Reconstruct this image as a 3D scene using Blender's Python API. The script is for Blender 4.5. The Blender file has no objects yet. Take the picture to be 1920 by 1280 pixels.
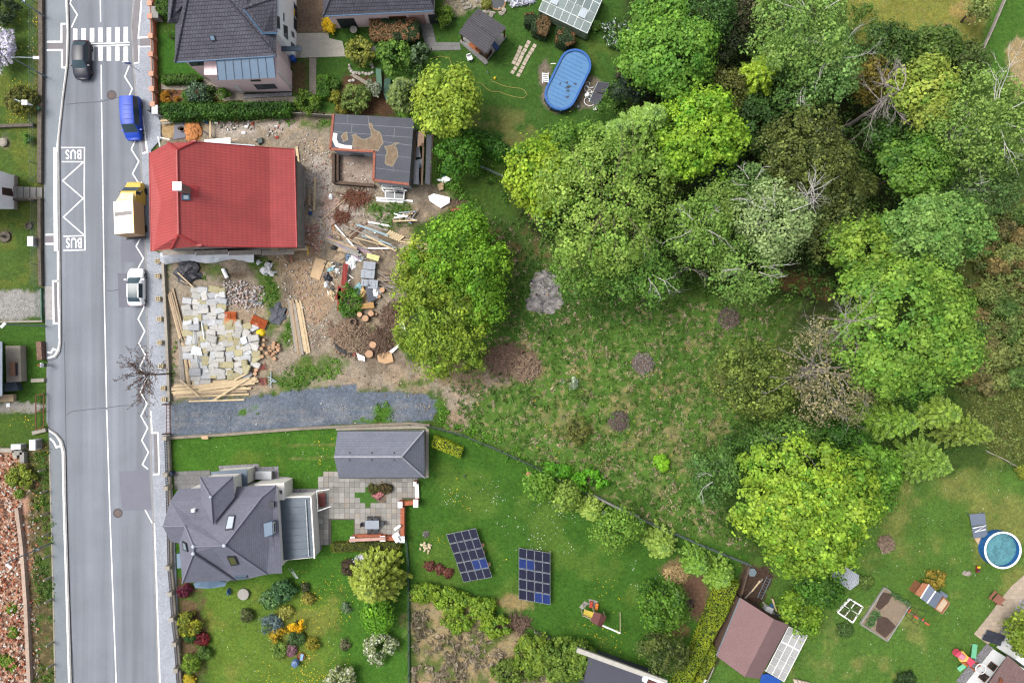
import bpy,bmesh,math,random
import numpy as np
from mathutils import Vector,Matrix
R=math.radians
scene=bpy.context.scene
C=scene.collection

# ---------------------------------------------------------------- camera, sky, sun, exposure
H,F=76.8,1280.0                      # drone height above ground (m), focal length in photo pixels
cd=bpy.data.cameras.new('camera');cam=bpy.data.objects.new('camera',cd);C.objects.link(cam)
cam.location=(0,0,H);cam.rotation_euler=(0,0,0)
cd.sensor_width=36.0;cd.lens=36.0*F/1920.0;cd.clip_end=2000.0;cd.clip_start=1.0
scene.camera=cam
SUN_EL,SUN_AZ=60.0,158.0             # light comes from the upper left of the picture
w=bpy.data.worlds.new('World');scene.world=w;w.use_nodes=True
nt=w.node_tree
sky=nt.nodes.new('ShaderNodeTexSky');sky.sky_type='NISHITA';sky.sun_disc=False
sky.sun_elevation=R(SUN_EL);sky.sun_rotation=R(90-SUN_AZ);sky.air_density=0.7;sky.dust_density=5.0;sky.ozone_density=1.0
bg=nt.nodes['Background'];bg.inputs[1].default_value=0.15
hs=nt.nodes.new('ShaderNodeHueSaturation');hs.inputs['Saturation'].default_value=0.4   # thin cloud greys the blue
nt.links.new(sky.outputs[0],hs.inputs['Color']);nt.links.new(hs.outputs[0],bg.inputs[0])
sd=bpy.data.lights.new('sun','SUN');sd.energy=1.1;sd.angle=R(22);sd.color=(1.0,0.96,0.9)
sun=bpy.data.objects.new('sun',sd);C.objects.link(sun)
dv=Vector((math.cos(R(SUN_EL))*math.cos(R(SUN_AZ)),math.cos(R(SUN_EL))*math.sin(R(SUN_AZ)),math.sin(R(SUN_EL))))
sun.rotation_euler=dv.to_track_quat('Z','Y').to_euler();sun.location=(0,0,60)
scene.view_settings.view_transform='Standard';scene.view_settings.look='None'
scene.view_settings.gamma=1.0;scene.view_settings.use_curve_mapping=False
scene.view_settings.exposure=1.25
scene.render.engine='CYCLES'
cy=scene.cycles
cy.max_bounces=5;cy.diffuse_bounces=3;cy.glossy_bounces=2;cy.transmission_bounces=4;cy.transparent_max_bounces=6
cy.use_denoising=True;cy.denoiser='OPENIMAGEDENOISE';cy.denoising_input_passes='RGB_ALBEDO_NORMAL'
cy.filter_width=1.3 if hasattr(cy,'filter_width')else None

# ---------------------------------------------------------------- helpers
def P(px,py,z=0.0):                    # photo pixel at a known height -> world point
    k=(H-z)/F
    return((px-960)*k,(640-py)*k,z)
def P2(px,py,z=0.0):
    p=P(px,py,z);return(p[0],p[1])
def PP(pts,z=0.0):return[P2(a,b,z)for a,b in pts]
def rot2(x,y,a):c,s=math.cos(a),math.sin(a);return(x*c-y*s,x*s+y*c)
def lin(v):
    v/=255.0
    return v/12.92 if v<=0.04045 else((v+0.055)/1.055)**2.4
def S(r,g,b,k=0.42):                  # a colour read off the photograph -> surface albedo
    return tuple(min(0.85,lin(c)*k)for c in(r,g,b))
rng=np.random.default_rng(7)
random.seed(5)
U=random.uniform

def _h(ix,iy,seed):
    n=(ix*374761393+iy*668265263+seed*974634777)&0x7fffffff
    n=((n^(n>>13))*1274126177)&0x7fffffff
    return((n^(n>>16))&0xffff)/65535.0
def vnoise(x,y,seed=0):
    x=np.asarray(x,float);y=np.asarray(y,float)
    ix=np.floor(x).astype(np.int64);iy=np.floor(y).astype(np.int64)
    fx=x-ix;fy=y-iy;fx=fx*fx*(3-2*fx);fy=fy*fy*(3-2*fy)
    a=_h(ix,iy,seed);b=_h(ix+1,iy,seed);c=_h(ix,iy+1,seed);d=_h(ix+1,iy+1,seed)
    return(a*(1-fx)+b*fx)*(1-fy)+(c*(1-fx)+d*fx)*fy
def fbm(x,y,seed=0,o=4):
    t=0;a=0.5;n=0
    for i in range(o):
        t=t+a*vnoise(x*2**i+17.3*i,y*2**i-9.1*i,seed+i);n+=a;a*=0.55
    return t/n
def sdist(X,Y,poly):                   # signed distance, positive inside
    n=len(poly);d=np.full(X.shape,1e9);ins=np.zeros(X.shape,bool)
    for i in range(n):
        x0,y0=poly[i];x1,y1=poly[(i+1)%n]
        ex,ey=x1-x0,y1-y0;L=ex*ex+ey*ey+1e-12
        t=np.clip(((X-x0)*ex+(Y-y0)*ey)/L,0,1)
        d=np.minimum(d,np.hypot(X-x0-t*ex,Y-y0-t*ey))
        if y0!=y1:
            c=((y0>Y)!=(y1>Y))&(X<(x1-x0)*(Y-y0)/(y1-y0)+x0)
            ins^=c
    return np.where(ins,d,-d)
def inside(x,y,poly):
    return bool(sdist(np.array([x]),np.array([y]),poly)[0]>0)

# ---------------------------------------------------------------- materials
MATS={}
def nn(t,kind,**kw):
    n=t.nodes.new(kind)
    for k,v in kw.items():setattr(n,k,v)
    return n
def mat(name,col,rough=0.8,var=0.18,scale=1.5,bump=0.0,bscale=12.0,metal=0.0,spec=0.3,col2=None,fine=0.12,fscale=14.0,uvfx=None,alpha=1.0,trans=0.0,emit=0.0):
    if name in MATS:return MATS[name]
    m=bpy.data.materials.new(name);m.use_nodes=True;MATS[name]=m
    t=m.node_tree;L=t.links.new;b=t.nodes['Principled BSDF']
    b.inputs['Roughness'].default_value=rough;b.inputs['Metallic'].default_value=metal
    b.inputs['Specular IOR Level'].default_value=spec
    if trans:b.inputs['Transmission Weight'].default_value=trans
    if alpha<1:b.inputs['Alpha'].default_value=alpha
    geo=nn(t,'ShaderNodeNewGeometry')
    c1=tuple(col)+(1,);c2=tuple(col2)+(1,)if col2 else tuple(min(0.9,c*(1+var))for c in col)+(1,)
    if not col2:c1=tuple(c*(1-var)for c in col)+(1,)
    n1=nn(t,'ShaderNodeTexNoise');n1.inputs['Scale'].default_value=scale;n1.inputs['Detail'].default_value=5;n1.inputs['Roughness'].default_value=0.6
    L(geo.outputs['Position'],n1.inputs['Vector'])
    rp=nn(t,'ShaderNodeValToRGB');rp.color_ramp.elements[0].position=0.33;rp.color_ramp.elements[1].position=0.67
    rp.color_ramp.elements[0].color=c1;rp.color_ramp.elements[1].color=c2
    L(n1.outputs['Fac'],rp.inputs['Fac'])
    n2=nn(t,'ShaderNodeTexNoise');n2.inputs['Scale'].default_value=fscale;n2.inputs['Detail'].default_value=4
    L(geo.outputs['Position'],n2.inputs['Vector'])
    mr=nn(t,'ShaderNodeMapRange');mr.inputs['From Min'].default_value=0.3;mr.inputs['From Max'].default_value=0.7
    mr.inputs['To Min'].default_value=1-fine;mr.inputs['To Max'].default_value=1+fine
    L(n2.outputs['Fac'],mr.inputs['Value'])
    mx=nn(t,'ShaderNodeVectorMath',operation='SCALE')
    L(rp.outputs['Color'],mx.inputs[0]);L(mr.outputs['Result'],mx.inputs['Scale'])
    # every piece of a kind differs a little
    oi=nn(t,'ShaderNodeObjectInfo');orr=nn(t,'ShaderNodeMapRange')
    orr.inputs['To Min'].default_value=0.9;orr.inputs['To Max'].default_value=1.1
    L(oi.outputs['Random'],orr.inputs['Value'])
    mo=nn(t,'ShaderNodeVectorMath',operation='SCALE');L(mx.outputs[0],mo.inputs[0]);L(orr.outputs['Result'],mo.inputs['Scale'])
    out=mo.outputs[0];hgt=None
    if uvfx:
        out,hgt=uvfx(t,out)
    L(out,b.inputs['Base Color'])
    if bump or hgt is not None:
        bp=nn(t,'ShaderNodeBump');bp.inputs['Strength'].default_value=bump if bump else 0.6;bp.inputs['Distance'].default_value=0.05
        if hgt is None:
            n3=nn(t,'ShaderNodeTexNoise');n3.inputs['Scale'].default_value=bscale;n3.inputs['Detail'].default_value=5
            L(geo.outputs['Position'],n3.inputs['Vector']);hgt=n3.outputs['Fac']
        L(hgt,bp.inputs['Height']);L(bp.outputs['Normal'],b.inputs['Normal'])
    if emit: 
        L(out,b.inputs['Emission Color']);b.inputs['Emission Strength'].default_value=emit
    return m
def fx_tiles(wid,hei,dark=0.6,jit=0.18,edge=0.12,round_=True):     # roof tiles, shingles, slabs: rows along the slope, joints recessed
    def f(t,col):
        L=t.links.new
        uv=nn(t,'ShaderNodeUVMap'); 
        br=nn(t,'ShaderNodeTexBrick');br.inputs['Scale'].default_value=1.0;br.inputs['Brick Width'].default_value=wid;br.inputs['Row Height'].default_value=hei
        br.inputs['Mortar Size'].default_value=hei*edge*0.5;br.inputs['Mortar Smooth'].default_value=0.4;br.inputs['Bias'].default_value=0.0
        br.inputs['Color1'].default_value=(1-jit,)*3+(1,);br.inputs['Color2'].default_value=(1+jit,)*3+(1,);br.inputs['Mortar'].default_value=(dark,)*3+(1,)
        L(uv.outputs[0],br.inputs['Vector'])
        mu=nn(t,'ShaderNodeVectorMath',operation='MULTIPLY');L(col,mu.inputs[0]);L(br.outputs['Color'],mu.inputs[1])
        sx=nn(t,'ShaderNodeSeparateXYZ');L(uv.outputs[0],sx.inputs[0])
        d=nn(t,'ShaderNodeMath',operation='DIVIDE');d.inputs[1].default_value=hei;L(sx.outputs['Y'],d.inputs[0])
        fr=nn(t,'ShaderNodeMath',operation='FRACT');L(d.outputs[0],fr.inputs[0])
        iv=nn(t,'ShaderNodeMath',operation='SUBTRACT');iv.inputs[0].default_value=1.0;L(fr.outputs[0],iv.inputs[1])
        ad=nn(t,'ShaderNodeMath',operation='SUBTRACT');L(iv.outputs[0],ad.inputs[0]);L(br.outputs['Fac'],ad.inputs[1])
        return mu.outputs[0],ad.outputs[0]
    return f
def fx_ribs(period,dark=0.8,axis='X',step=0.0,sdark=0.75):          # standing seams / corrugation running up the slope, optional cross steps
    def f(t,col):
        L=t.links.new
        uv=nn(t,'ShaderNodeUVMap');sx=nn(t,'ShaderNodeSeparateXYZ');L(uv.outputs[0],sx.inputs[0])
        m=nn(t,'ShaderNodeMath',operation='MULTIPLY');m.inputs[1].default_value=2*math.pi/period;L(sx.outputs[axis],m.inputs[0])
        s=nn(t,'ShaderNodeMath',operation='SINE');L(m.outputs[0],s.inputs[0])
        mr=nn(t,'ShaderNodeMapRange');mr.inputs['From Min'].default_value=-1;mr.inputs['From Max'].default_value=1;mr.inputs['To Min'].default_value=dark;mr.inputs['To Max'].default_value=1.08
        L(s.outputs[0],mr.inputs['Value']);fac=mr.outputs['Result'];hg=s.outputs[0]
        if step:
            other='Y' if axis=='X' else 'X'
            d=nn(t,'ShaderNodeMath',operation='DIVIDE');d.inputs[1].default_value=step;L(sx.outputs[other],d.inputs[0])
            fr=nn(t,'ShaderNodeMath',operation='FRACT');L(d.outputs[0],fr.inputs[0])
            m2=nn(t,'ShaderNodeMapRange');m2.inputs['From Min'].default_value=0.0;m2.inputs['From Max'].default_value=0.3;m2.inputs['To Min'].default_value=sdark;m2.inputs['To Max'].default_value=1
            L(fr.outputs[0],m2.inputs['Value'])
            mm=nn(t,'ShaderNodeMath',operation='MULTIPLY');L(fac,mm.inputs[0]);L(m2.outputs['Result'],mm.inputs[1]);fac=mm.outputs[0]
            a2=nn(t,'ShaderNodeMath',operation='SUBTRACT');L(hg,a2.inputs[0]);L(fr.outputs[0],a2.inputs[1]);hg=a2.outputs[0]
        sc=nn(t,'ShaderNodeVectorMath',operation='SCALE');L(col,sc.inputs[0]);L(fac,sc.inputs['Scale'])
        return sc.outputs[0],hg
    return f
def leaf_mat(name,trans=0.35,rough=0.55):
    if name in MATS:return MATS[name]
    m=bpy.data.materials.new(name);m.use_nodes=True;MATS[name]=m
    t=m.node_tree;L=t.links.new;b=t.nodes['Principled BSDF'];o=t.nodes['Material Output']
    at=nn(t,'ShaderNodeAttribute',attribute_name='Col')
    b.inputs['Roughness'].default_value=rough;b.inputs['Specular IOR Level'].default_value=0.25
    L(at.outputs['Color'],b.inputs['Base Color'])
    tr=nn(t,'ShaderNodeBsdfTranslucent');L(at.outputs['Color'],tr.inputs['Color'])
    mx=nn(t,'ShaderNodeMixShader');mx.inputs[0].default_value=trans
    L(b.outputs[0],mx.inputs[1]);L(tr.outputs[0],mx.inputs[2]);L(mx.outputs[0],o.inputs['Surface'])
    return m

# ---------------------------------------------------------------- mesh builder
class MB:
    def __init__(s):s.v=[];s.f=[]
    def add(s,vs,fs):
        n=len(s.v);s.v.extend([tuple(p)for p in vs]);s.f.extend([tuple(i+n for i in f)for f in fs]);return s
    def poly(s,pts):return s.add(pts,[tuple(range(len(pts)))])
    def prism(s,poly,z0,z1,poly1=None):
        q=poly1 or poly;n=len(poly)
        ar=sum(poly[i][0]*poly[(i+1)%n][1]-poly[(i+1)%n][0]*poly[i][1]for i in range(n))
        if ar<0:poly=poly[::-1];q=q[::-1]
        vs=[(x,y,z0)for x,y in poly]+[(x,y,z1)for x,y in q]
        fs=[tuple(range(n))[::-1],tuple(range(n,2*n))]+[(i,(i+1)%n,n+(i+1)%n,n+i)for i in range(n)]
        return s.add(vs,fs)
    def box(s,c,sz,rz=0.0,rx=0.0,ry=0.0):          # c: centre of the base
        X,Y,Z=sz[0]/2,sz[1]/2,sz[2]
        vs=[(-X,-Y,0),(X,-Y,0),(X,Y,0),(-X,Y,0),(-X,-Y,Z),(X,-Y,Z),(X,Y,Z),(-X,Y,Z)]
        M=Matrix.Rotation(rz,3,'Z')@Matrix.Rotation(ry,3,'Y')@Matrix.Rotation(rx,3,'X')
        vs=[tuple(M@Vector(p)+Vector(c))for p in vs]
        return s.add(vs,[(3,2,1,0),(4,5,6,7),(0,1,5,4),(1,2,6,5),(2,3,7,6),(3,0,4,7)])
    def beam(s,a,b,wd,ht):                           # bar from a to b, width across, height
        a=Vector(a);b=Vector(b);d=b-a; 
        side=Vector((-d.y,d.x,0)); 
        if side.length<1e-6:side=Vector((1,0,0))
        side=side.normalized()*wd/2;up=d.cross(side)
        up=(-up if up.z<0 else up).normalized()*ht/2 if up.length>1e-9 else Vector((0,0,ht/2))
        vs=[a-side-up,a+side-up,a+side+up,a-side+up,b-side-up,b+side-up,b+side+up,b-side+up]
        return s.add(vs,[(3,2,1,0),(4,5,6,7),(0,1,5,4),(1,2,6,5),(2,3,7,6),(3,0,4,7)])
    def tube(s,path,r,n=6,cap=True):
        path=[Vector(p)for p in path];m=len(path);rs=r if isinstance(r,(list,tuple))else[r]*m
        vs=[];fs=[];prev=None
        for i,p in enumerate(path):
            d=(path[min(i+1,m-1)]-path[max(i-1,0)]).normalized()
            ref=Vector((0,0,1))if abs(d.z)<0.9 else Vector((1,0,0))
            x=d.cross(ref).normalized()if prev is None else(prev-d*prev.dot(d)).normalized()
            prev=x;y=d.cross(x)
            for k in range(n):
                a=2*math.pi*k/n;vs.append(p+(x*math.cos(a)+y*math.sin(a))*rs[i])
        for i in range(m-1):
            for k in range(n):
                fs.append((i*n+k,i*n+(k+1)%n,(i+1)*n+(k+1)%n,(i+1)*n+k))
        if cap:fs+=[tuple(range(n))[::-1],tuple(range((m-1)*n,m*n))]
        return s.add(vs,fs)
    def lathe(s,c,prof,n=20,sx=1.0,sy=1.0,rz=0.0,cap=True):  # prof [(r,z)] bottom to top
        vs=[];fs=[];m=len(prof)
        for r_,z in prof:
            for k in range(n):
                a=2*math.pi*k/n;x,y=rot2(r_*sx*math.cos(a),r_*sy*math.sin(a),rz);vs.append((c[0]+x,c[1]+y,c[2]+z))
        for i in range(m-1):
            for k in range(n):fs.append((i*n+k,i*n+(k+1)%n,(i+1)*n+(k+1)%n,(i+1)*n+k))
        if cap and prof[0][0]>1e-4:fs.append(tuple(range(n))[::-1])
        if cap and prof[-1][0]>1e-4:fs.append(tuple(range((m-1)*n,m*n)))
        return s.add(vs,fs)
    def cyl(s,c,r,h,n=16,r2=None):return s.lathe(c,[(r,0),(r if r2 is None else r2,h)],n)
    def ball(s,c,rx,ry,rz,n=10,jit=0.0,seed=0,low=-1.0):
        rr=random.Random(seed);m=max(4,n//2+1);vs=[];fs=[]
        for i in range(m+1):
            th=math.pi*(i/m);z=-math.cos(th);q=math.sin(th)
            z=max(z,low)
            for k in range(n):
                a=2*math.pi*k/n;j=1+rr.uniform(-jit,jit)
                vs.append((c[0]+rx*q*j*math.cos(a),c[1]+ry*q*j*math.sin(a),c[2]+rz*z*(1+(j-1)*.5)))
        for i in range(m):
            for k in range(n):fs.append((i*n+k,i*n+(k+1)%n,(i+1)*n+(k+1)%n,(i+1)*n+k))
        return s.add(vs,fs)
    def slab(s,pts,t=0.12,up=None):                   # a flat panel given by its top outline, with thickness
        p=[Vector(q)for q in pts];n=len(p)
        nrm=Vector((0,0,0))
        for i in range(n):nrm+=p[i].cross(p[(i+1)%n])
        nrm.normalize()
        if nrm.z<0:p=p[::-1];nrm=-nrm
        lo=[q-nrm*t for q in p]
        return s.add(p+lo,[tuple(range(n)),tuple(range(n,2*n))[::-1]]+[(i,n+i,n+(i+1)%n,(i+1)%n)for i in range(n)])
def mesh_uv(me):                                          # metric UVs: u level along each face, v up its slope
    n=len(me.polygons)
    if n==0 or n>60000:return
    uvl=me.uv_layers.new(name='UVMap');data=np.zeros(len(me.loops)*2,np.float32)
    vs=me.vertices
    for p in me.polygons:
        N=p.normal
        if abs(N.z)>0.995:ux=Vector((1,0,0));vx=Vector((0,1,0))
        else:
            ux=Vector((-N.y,N.x,0)).normalized();vx=N.cross(ux)
        for li in p.loop_indices:
            co=vs[me.loops[li].vertex_index].co;data[2*li]=co.dot(ux);data[2*li+1]=co.dot(vx)
    uvl.data.foreach_set('uv',data)
ORG={}
def tag(o,label=None,cat=None,group=None,kind=None):
    if label:o['label']=label
    if cat:
        o['category']=cat
        if not kind and 'kind' not in o:o['kind']='thing'
    if group:o['group']=group
    if kind:o['kind']=kind
    return o
def obj(name,mb,m,parent=None,smooth=False,org=None):
    me=bpy.data.meshes.new(name)
    v=np.array([tuple(p)for p in mb.v],float).reshape(-1,3)
    if org is None:
        if parent is not None:org=ORG[parent.name]
        else:org=((v[:,0].min()+v[:,0].max())/2,(v[:,1].min()+v[:,1].max())/2,v[:,2].min())
    v=v-np.array(org)
    me.from_pydata([tuple(p)for p in v],[],mb.f);me.update()
    mesh_uv(me)
    ms=m if isinstance(m,(list,tuple))else[m]
    for q in ms:me.materials.append(q)
    if smooth:me.polygons.foreach_set('use_smooth',[True]*len(me.polygons))
    o=bpy.data.objects.new(name,me);C.objects.link(o)
    ORG[o.name]=org
    if parent is not None:o.parent=parent
    else:o.location=org
    return o
def thing(name,label,cat,loc,group=None):
    o=bpy.data.objects.new(name,None);C.objects.link(o);o.location=loc;o.empty_display_size=0.3
    ORG[o.name]=tuple(loc);return tag(o,label,cat,group)
def one(name,mb,m,label,cat,group=None,smooth=False):return tag(obj(name,mb,m,None,smooth),label,cat,group)
def struct(name,mb,m,parent=None):
    o=obj(name,mb,m,parent)
    if parent is None:o['kind']='structure'
    return o
def inst(name,me,loc,rot=(0,0,0),sc=(1,1,1),parent=None):      # another object on shared mesh data
    o=bpy.data.objects.new(name,me);C.objects.link(o);o.rotation_euler=rot;o.scale=sc
    if parent is not None:
        g=ORG[parent.name];o.parent=parent;o.location=(loc[0]-g[0],loc[1]-g[1],loc[2]-g[2])
    else:o.location=loc
    ORG[o.name]=tuple(loc);return o
def mesh_of(name,mb,m):
    me=bpy.data.meshes.new(name);me.from_pydata(mb.v,[],mb.f);me.update();mesh_uv(me);me.materials.append(m);return me
def line_strip(mb,pts,wd,z,closed=False):             # flat painted line along a polyline
    pts=[Vector((p[0],p[1],0))for p in pts];n=len(pts)
    L=[];Rr=[]
    for i,p in enumerate(pts):
        if closed:a,b=pts[i-1],pts[(i+1)%n]
        else:a,b=pts[max(i-1,0)],pts[min(i+1,n-1)]
        d1=(p-a).normalized()if(p-a).length>1e-6 else(b-p).normalized();d2=(b-p).normalized()if(b-p).length>1e-6 else d1
        n1=Vector((-d1.y,d1.x,0));n2=Vector((-d2.y,d2.x,0));m=(n1+n2)
        m=m.normalized()if m.length>1e-6 else n1
        k=min(2.5,1.0/max(0.3,m.dot(n1)));m=m*(wd/2*k)
        L.append((p.x+m.x,p.y+m.y,z));Rr.append((p.x-m.x,p.y-m.y,z))
    vs=L+Rr;seg=n if closed else n-1
    mb.add(vs,[(n+i,n+(i+1)%n,(i+1)%n,i)for i in range(seg)]);return mb

# ---------------------------------------------------------------- ground: one sheet to the horizon, soil and turf zones as surface colour
def axis(a,b,st,far): 
    inner=list(np.arange(a,b+1e-6,st));out=[b+st*3**k for k in range(1,8)if b+st*3**k<far]+[far]
    return np.array([-(abs(a)+(q-b))for q in out][::-1]+inner+out)
gx=axis(-60.0,60.0,0.2,600.0);gy=axis(-41.0,41.0,0.2,600.0)
GX,GY=np.meshgrid(gx,gy)
gcol=np.zeros(GX.shape+(3,));gaux=np.zeros(GX.shape+(3,))       # aux: R straw flecks, G stony flecks, B turf relief
gcol[:]=S(74,104,42);gaux[...,2]=0.8
RAG=fbm(GX*0.55,GY*0.55,3,4)-0.5;RAG2=fbm(GX*2.2,GY*2.2,11,3)-0.5
def zone(pts,col,soft=0.4,rag=1.0,aux=None,amt=1.0,fine=0.5,z=0.0):
    poly=PP(pts,z);xs=[p[0]for p in poly];ys=[p[1]for p in poly];m=3.0
    i0,i1=np.searchsorted(gx,[min(xs)-m,max(xs)+m]);j0,j1=np.searchsorted(gy,[min(ys)-m,max(ys)+m])
    s=(slice(j0,j1),slice(i0,i1))
    d=sdist(GX[s],GY[s],poly)+rag*2*RAG[s]+fine*2*RAG2[s]
    k=np.clip((d+soft)/(2*soft),0,1);k=(k*k*(3-2*k))*amt
    gcol[s]=gcol[s]*(1-k[...,None])+np.array(col)*k[...,None]
    if aux is not None:gaux[s]=gaux[s]*(1-k[...,None])+np.array(aux)*k[...,None]
def spot(px,py,rx,col,ry=None,**kw):
    ry=ry or rx;zone([(px+rx*math.cos(a),py+ry*math.sin(a))for a in np.linspace(0,2*math.pi,14,endpoint=False)],col,**kw)
def blotch(pts,col,thr,scale,seed,amt=1.0,soft=0.08,z=0.0):       # patchy second colour inside a polygon
    poly=PP(pts,z);d=sdist(GX,GY,poly);n=fbm(GX*scale,GY*scale,seed,4)
    k=np.clip((n-thr)/soft,0,1)*np.clip(d/1.2+0.5,0,1)*amt
    gcol[:]=gcol*(1-k[...,None])+np.array(col)*k[...,None]
TURF=(0,0,0.8);SOIL=(0,0.55,0.25);GRAV=(0,1.0,0.1);WILD=(1.0,0,1.0)
# right-hand land, woods and rough
zone([(1380,-60),(2200,-60),(2200,1400),(1330,1400),(1380,1050),(1320,700),(1450,560),(1400,200)],S(72,98,42),1.5,2,TURF)
zone([(1150,-40),(1600,-40),(1680,300),(1640,560),(1500,600),(1300,520),(960,480),(960,300),(1100,240),(1180,120)],S(56,64,36),1.5,2,SOIL)
zone([(1560,200),(1700,240),(1760,560),(1640,560),(1500,560),(1520,350)],S(52,64,32),1.5,1.5,SOIL)
zone([(1545,-40),(1880,-40),(1840,90),(1740,120),(1600,70)],S(136,142,68),1.0,1.5,(0.25,0,0.9))
zone([(1880,-40),(2100,-40),(2100,180),(1860,170),(1830,110)],S(80,122,48),0.5,0.5,TURF)
spot(1772,62,24,S(176,150,108),16,rag=0.5);spot(1812,25,26,S(165,150,90),18)
spot(1910,120,22,S(178,160,120),60,rag=1.2)
zone([(1790,380),(2100,330),(2100,900),(1930,890),(1840,830),(1790,720),(1810,560)],S(92,104,52),1.2,1.5,(0.3,0.2,1.0))
zone([(1440,505),(1560,520),(1560,560),(1450,540)],S(112,90,58),0.3,0.4,SOIL)
zone([(1330,1040),(1440,1060),(1700,900),(2000,860),(2000,1400),(1330,1400)],S(90,128,54),1.0,1.0,TURF)
blotch([(1540,880),(1900,850),(1960,1110),(1700,1120),(1540,1000)],S(134,142,76),0.42,0.30,31,0.85,0.2)
blotch([(1400,1140),(1720,1140),(1760,1290),(1420,1290)],S(138,146,82),0.52,0.33,37,0.7,0.15)
# rough meadow in the middle
MEADOW=[(840,380),(960,420),(1250,560),(1500,560),(1440,640),(1335,690),(1400,800),(1290,860),(1400,1030),(1240,985),(1090,905),(960,850),(865,800),(850,720),(960,560),(900,470)]
zone(MEADOW,S(92,130,56),1.2,1.5,WILD)
blotch(MEADOW,S(66,106,40),0.54,0.22,51,0.6,0.12)
blotch([(1220,640),(1340,640),(1390,800),(1290,870),(1300,960),(1180,900),(1150,700)],S(156,146,104),0.52,0.55,53,0.55,0.12)
blotch([(960,640),(1100,600),(1240,900),(1060,880),(960,740)],S(152,142,100),0.6,0.6,57,0.55,0.07)
zone([(850,400),(950,410),(1010,430),(1040,490),(960,500),(930,520),(905,470)],S(112,92,66),0.7,1.8,SOIL,0.85)
blotch([(850,390),(1050,400),(1010,520),(910,520)],S(72,104,46),0.5,0.5,59,0.9)
zone([(955,480),(1180,560),(1220,600),(1040,640),(950,610)],S(56,94,36),1.5,1.5,(0.35,0,1.0),0.7)
# top garden
zone([(560,-30),(1170,-30),(1170,230),(1000,290),(900,300),(790,220),(560,210)],S(72,110,46),0.8,0.4,TURF)
blotch([(850,200),(1010,210),(1000,290),(900,290)],S(128,132,78),0.5,0.4,61,0.8,0.12)
blotch([(980,80),(1170,40),(1170,160),(1060,110)],S(92,116,52),0.5,0.35,63,0.8)
zone([(545,-20),(622,-20),(612,62),(552,62)],S(140,122,104),0.2,0.1,SOIL,fine=0.1)
zone([(700,-30),(700,-30),(900,-30),(905,8),(850,30),(830,12),(820,-30)],S(168,158,132),0.3,0.5,GRAV)
PG=S(136,126,110)
spot(1021,140,11,PG,28,soft=.2,rag=.4,aux=GRAV);zone([(1088,140),(1122,148),(1132,158),(1122,202),(1085,206)],PG,0.2,0.3,GRAV,fine=0.2);spot(1052,180,36,PG,34,soft=.15,rag=.2,aux=GRAV,fine=.15)
zone([(640,140),(720,140),(740,215),(660,215),(630,190)],S(92,70,52),0.4,0.8,SOIL)
zone([(545,110),(575,110),(575,170),(548,170)],S(112,92,68),0.4,0.6,SOIL,0.9)
zone([(625,165),(660,160),(660,212),(630,212)],S(120,104,78),0.4,0.6,SOIL,0.8)
zone([(300,60),(345,60),(395,150),(300,150)],S(66,112,40),0.2,0.1,TURF)
zone([(300,155),(420,155),(450,190),(300,192)],S(130,92,70),0.3,0.4,SOIL)
# building plot
YARD=[(296,216),(620,216),(650,340),(800,345),(850,378),(830,400),(770,420),(745,640),(770,680),(905,690),(1000,640),(1015,690),(960,720),(890,730),(872,800),(838,808),(825,738),(600,726),(480,740),(318,752),(312,480),(300,470)]
zone(YARD,S(166,154,136),0.5,0.8,SOIL)
blotch(YARD,S(128,114,98),0.53,0.35,71,0.75,0.1)
blotch(YARD,S(186,166,140),0.56,0.5,73,0.7,0.1)
for a in[(600,330,26,44),(640,400,34,26),(600,420,26,30),(690,430,24,14),(655,320,30,22),(440,245,42,16),(520,235,30,12),(720,405,20,14)]:
    spot(a[0],a[1],a[2],S(206,196,186),a[3],soft=0.8,rag=1.3,aux=(0,1.0,0.2),amt=0.75)
spot(580,445,16,S(186,130,108),22,rag=0.8,aux=(0,1,0.3),amt=0.8);spot(625,390,22,S(196,160,146),30,rag=1,amt=0.6)
spot(316,242,16,S(206,176,128),14,rag=0.3);spot(550,470,44,S(178,152,124),40,rag=1.2,amt=0.7);spot(590,540,40,S(182,156,128),60,rag=1.5,amt=0.8)
spot(360,500,30,S(104,86,72),22,amt=0.9);spot(445,515,26,S(98,84,68),14,amt=0.9)
GREEN=S(84,118,44)
for a in[(400,505,16,12),(500,520,20,24),(515,575,18,50),(480,495,14,10),(585,695,50,22),(540,715,40,16),(620,680,24,16),(700,390,18,12),(745,395,16,10),(735,425,18,14),(540,625,18,30),(610,232,40,8),(700,630,12,10),(780,720,40,8)]:
    spot(a[0],a[1],a[2],GREEN,a[3],soft=0.6,rag=1.2,aux=(0.2,0,1),amt=0.9)
zone([(318,758),(400,748),(480,744),(540,736),(600,726),(665,722),(668,738),(700,734),(800,738),(822,752),(822,770),(812,790),(700,795),(560,803),(318,822)],S(114,124,138),0.12,0.35,(0,0.5,0.05),fine=0.35)
blotch([(320,758),(815,745),(815,790),(320,820)],S(138,144,152),0.52,0.4,79,0.6)
for y_ in(768,784):zone([(325,y_+10),(560,y_+1),(800,y_-10),(800,y_-6),(560,y_+5),(325,y_+14)],S(150,148,144),.25,.3,amt=.4)
for a in[(455,772,10,8),(478,768,11,9),(720,770,18,14),(722,758,8,5),(700,790,40,3),(828,770,12,26)]:spot(a[0],a[1],a[2],S(84,128,44),a[3],soft=0.25,rag=0.7,aux=TURF)
spot(975,680,42,S(128,104,82),34,rag=0.8,aux=SOIL);spot(850,790,18,S(168,148,124),26,rag=1,aux=SOIL)
spot(860,700,50,S(150,132,104),30,rag=1.5,aux=SOIL,amt=0.8)
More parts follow.
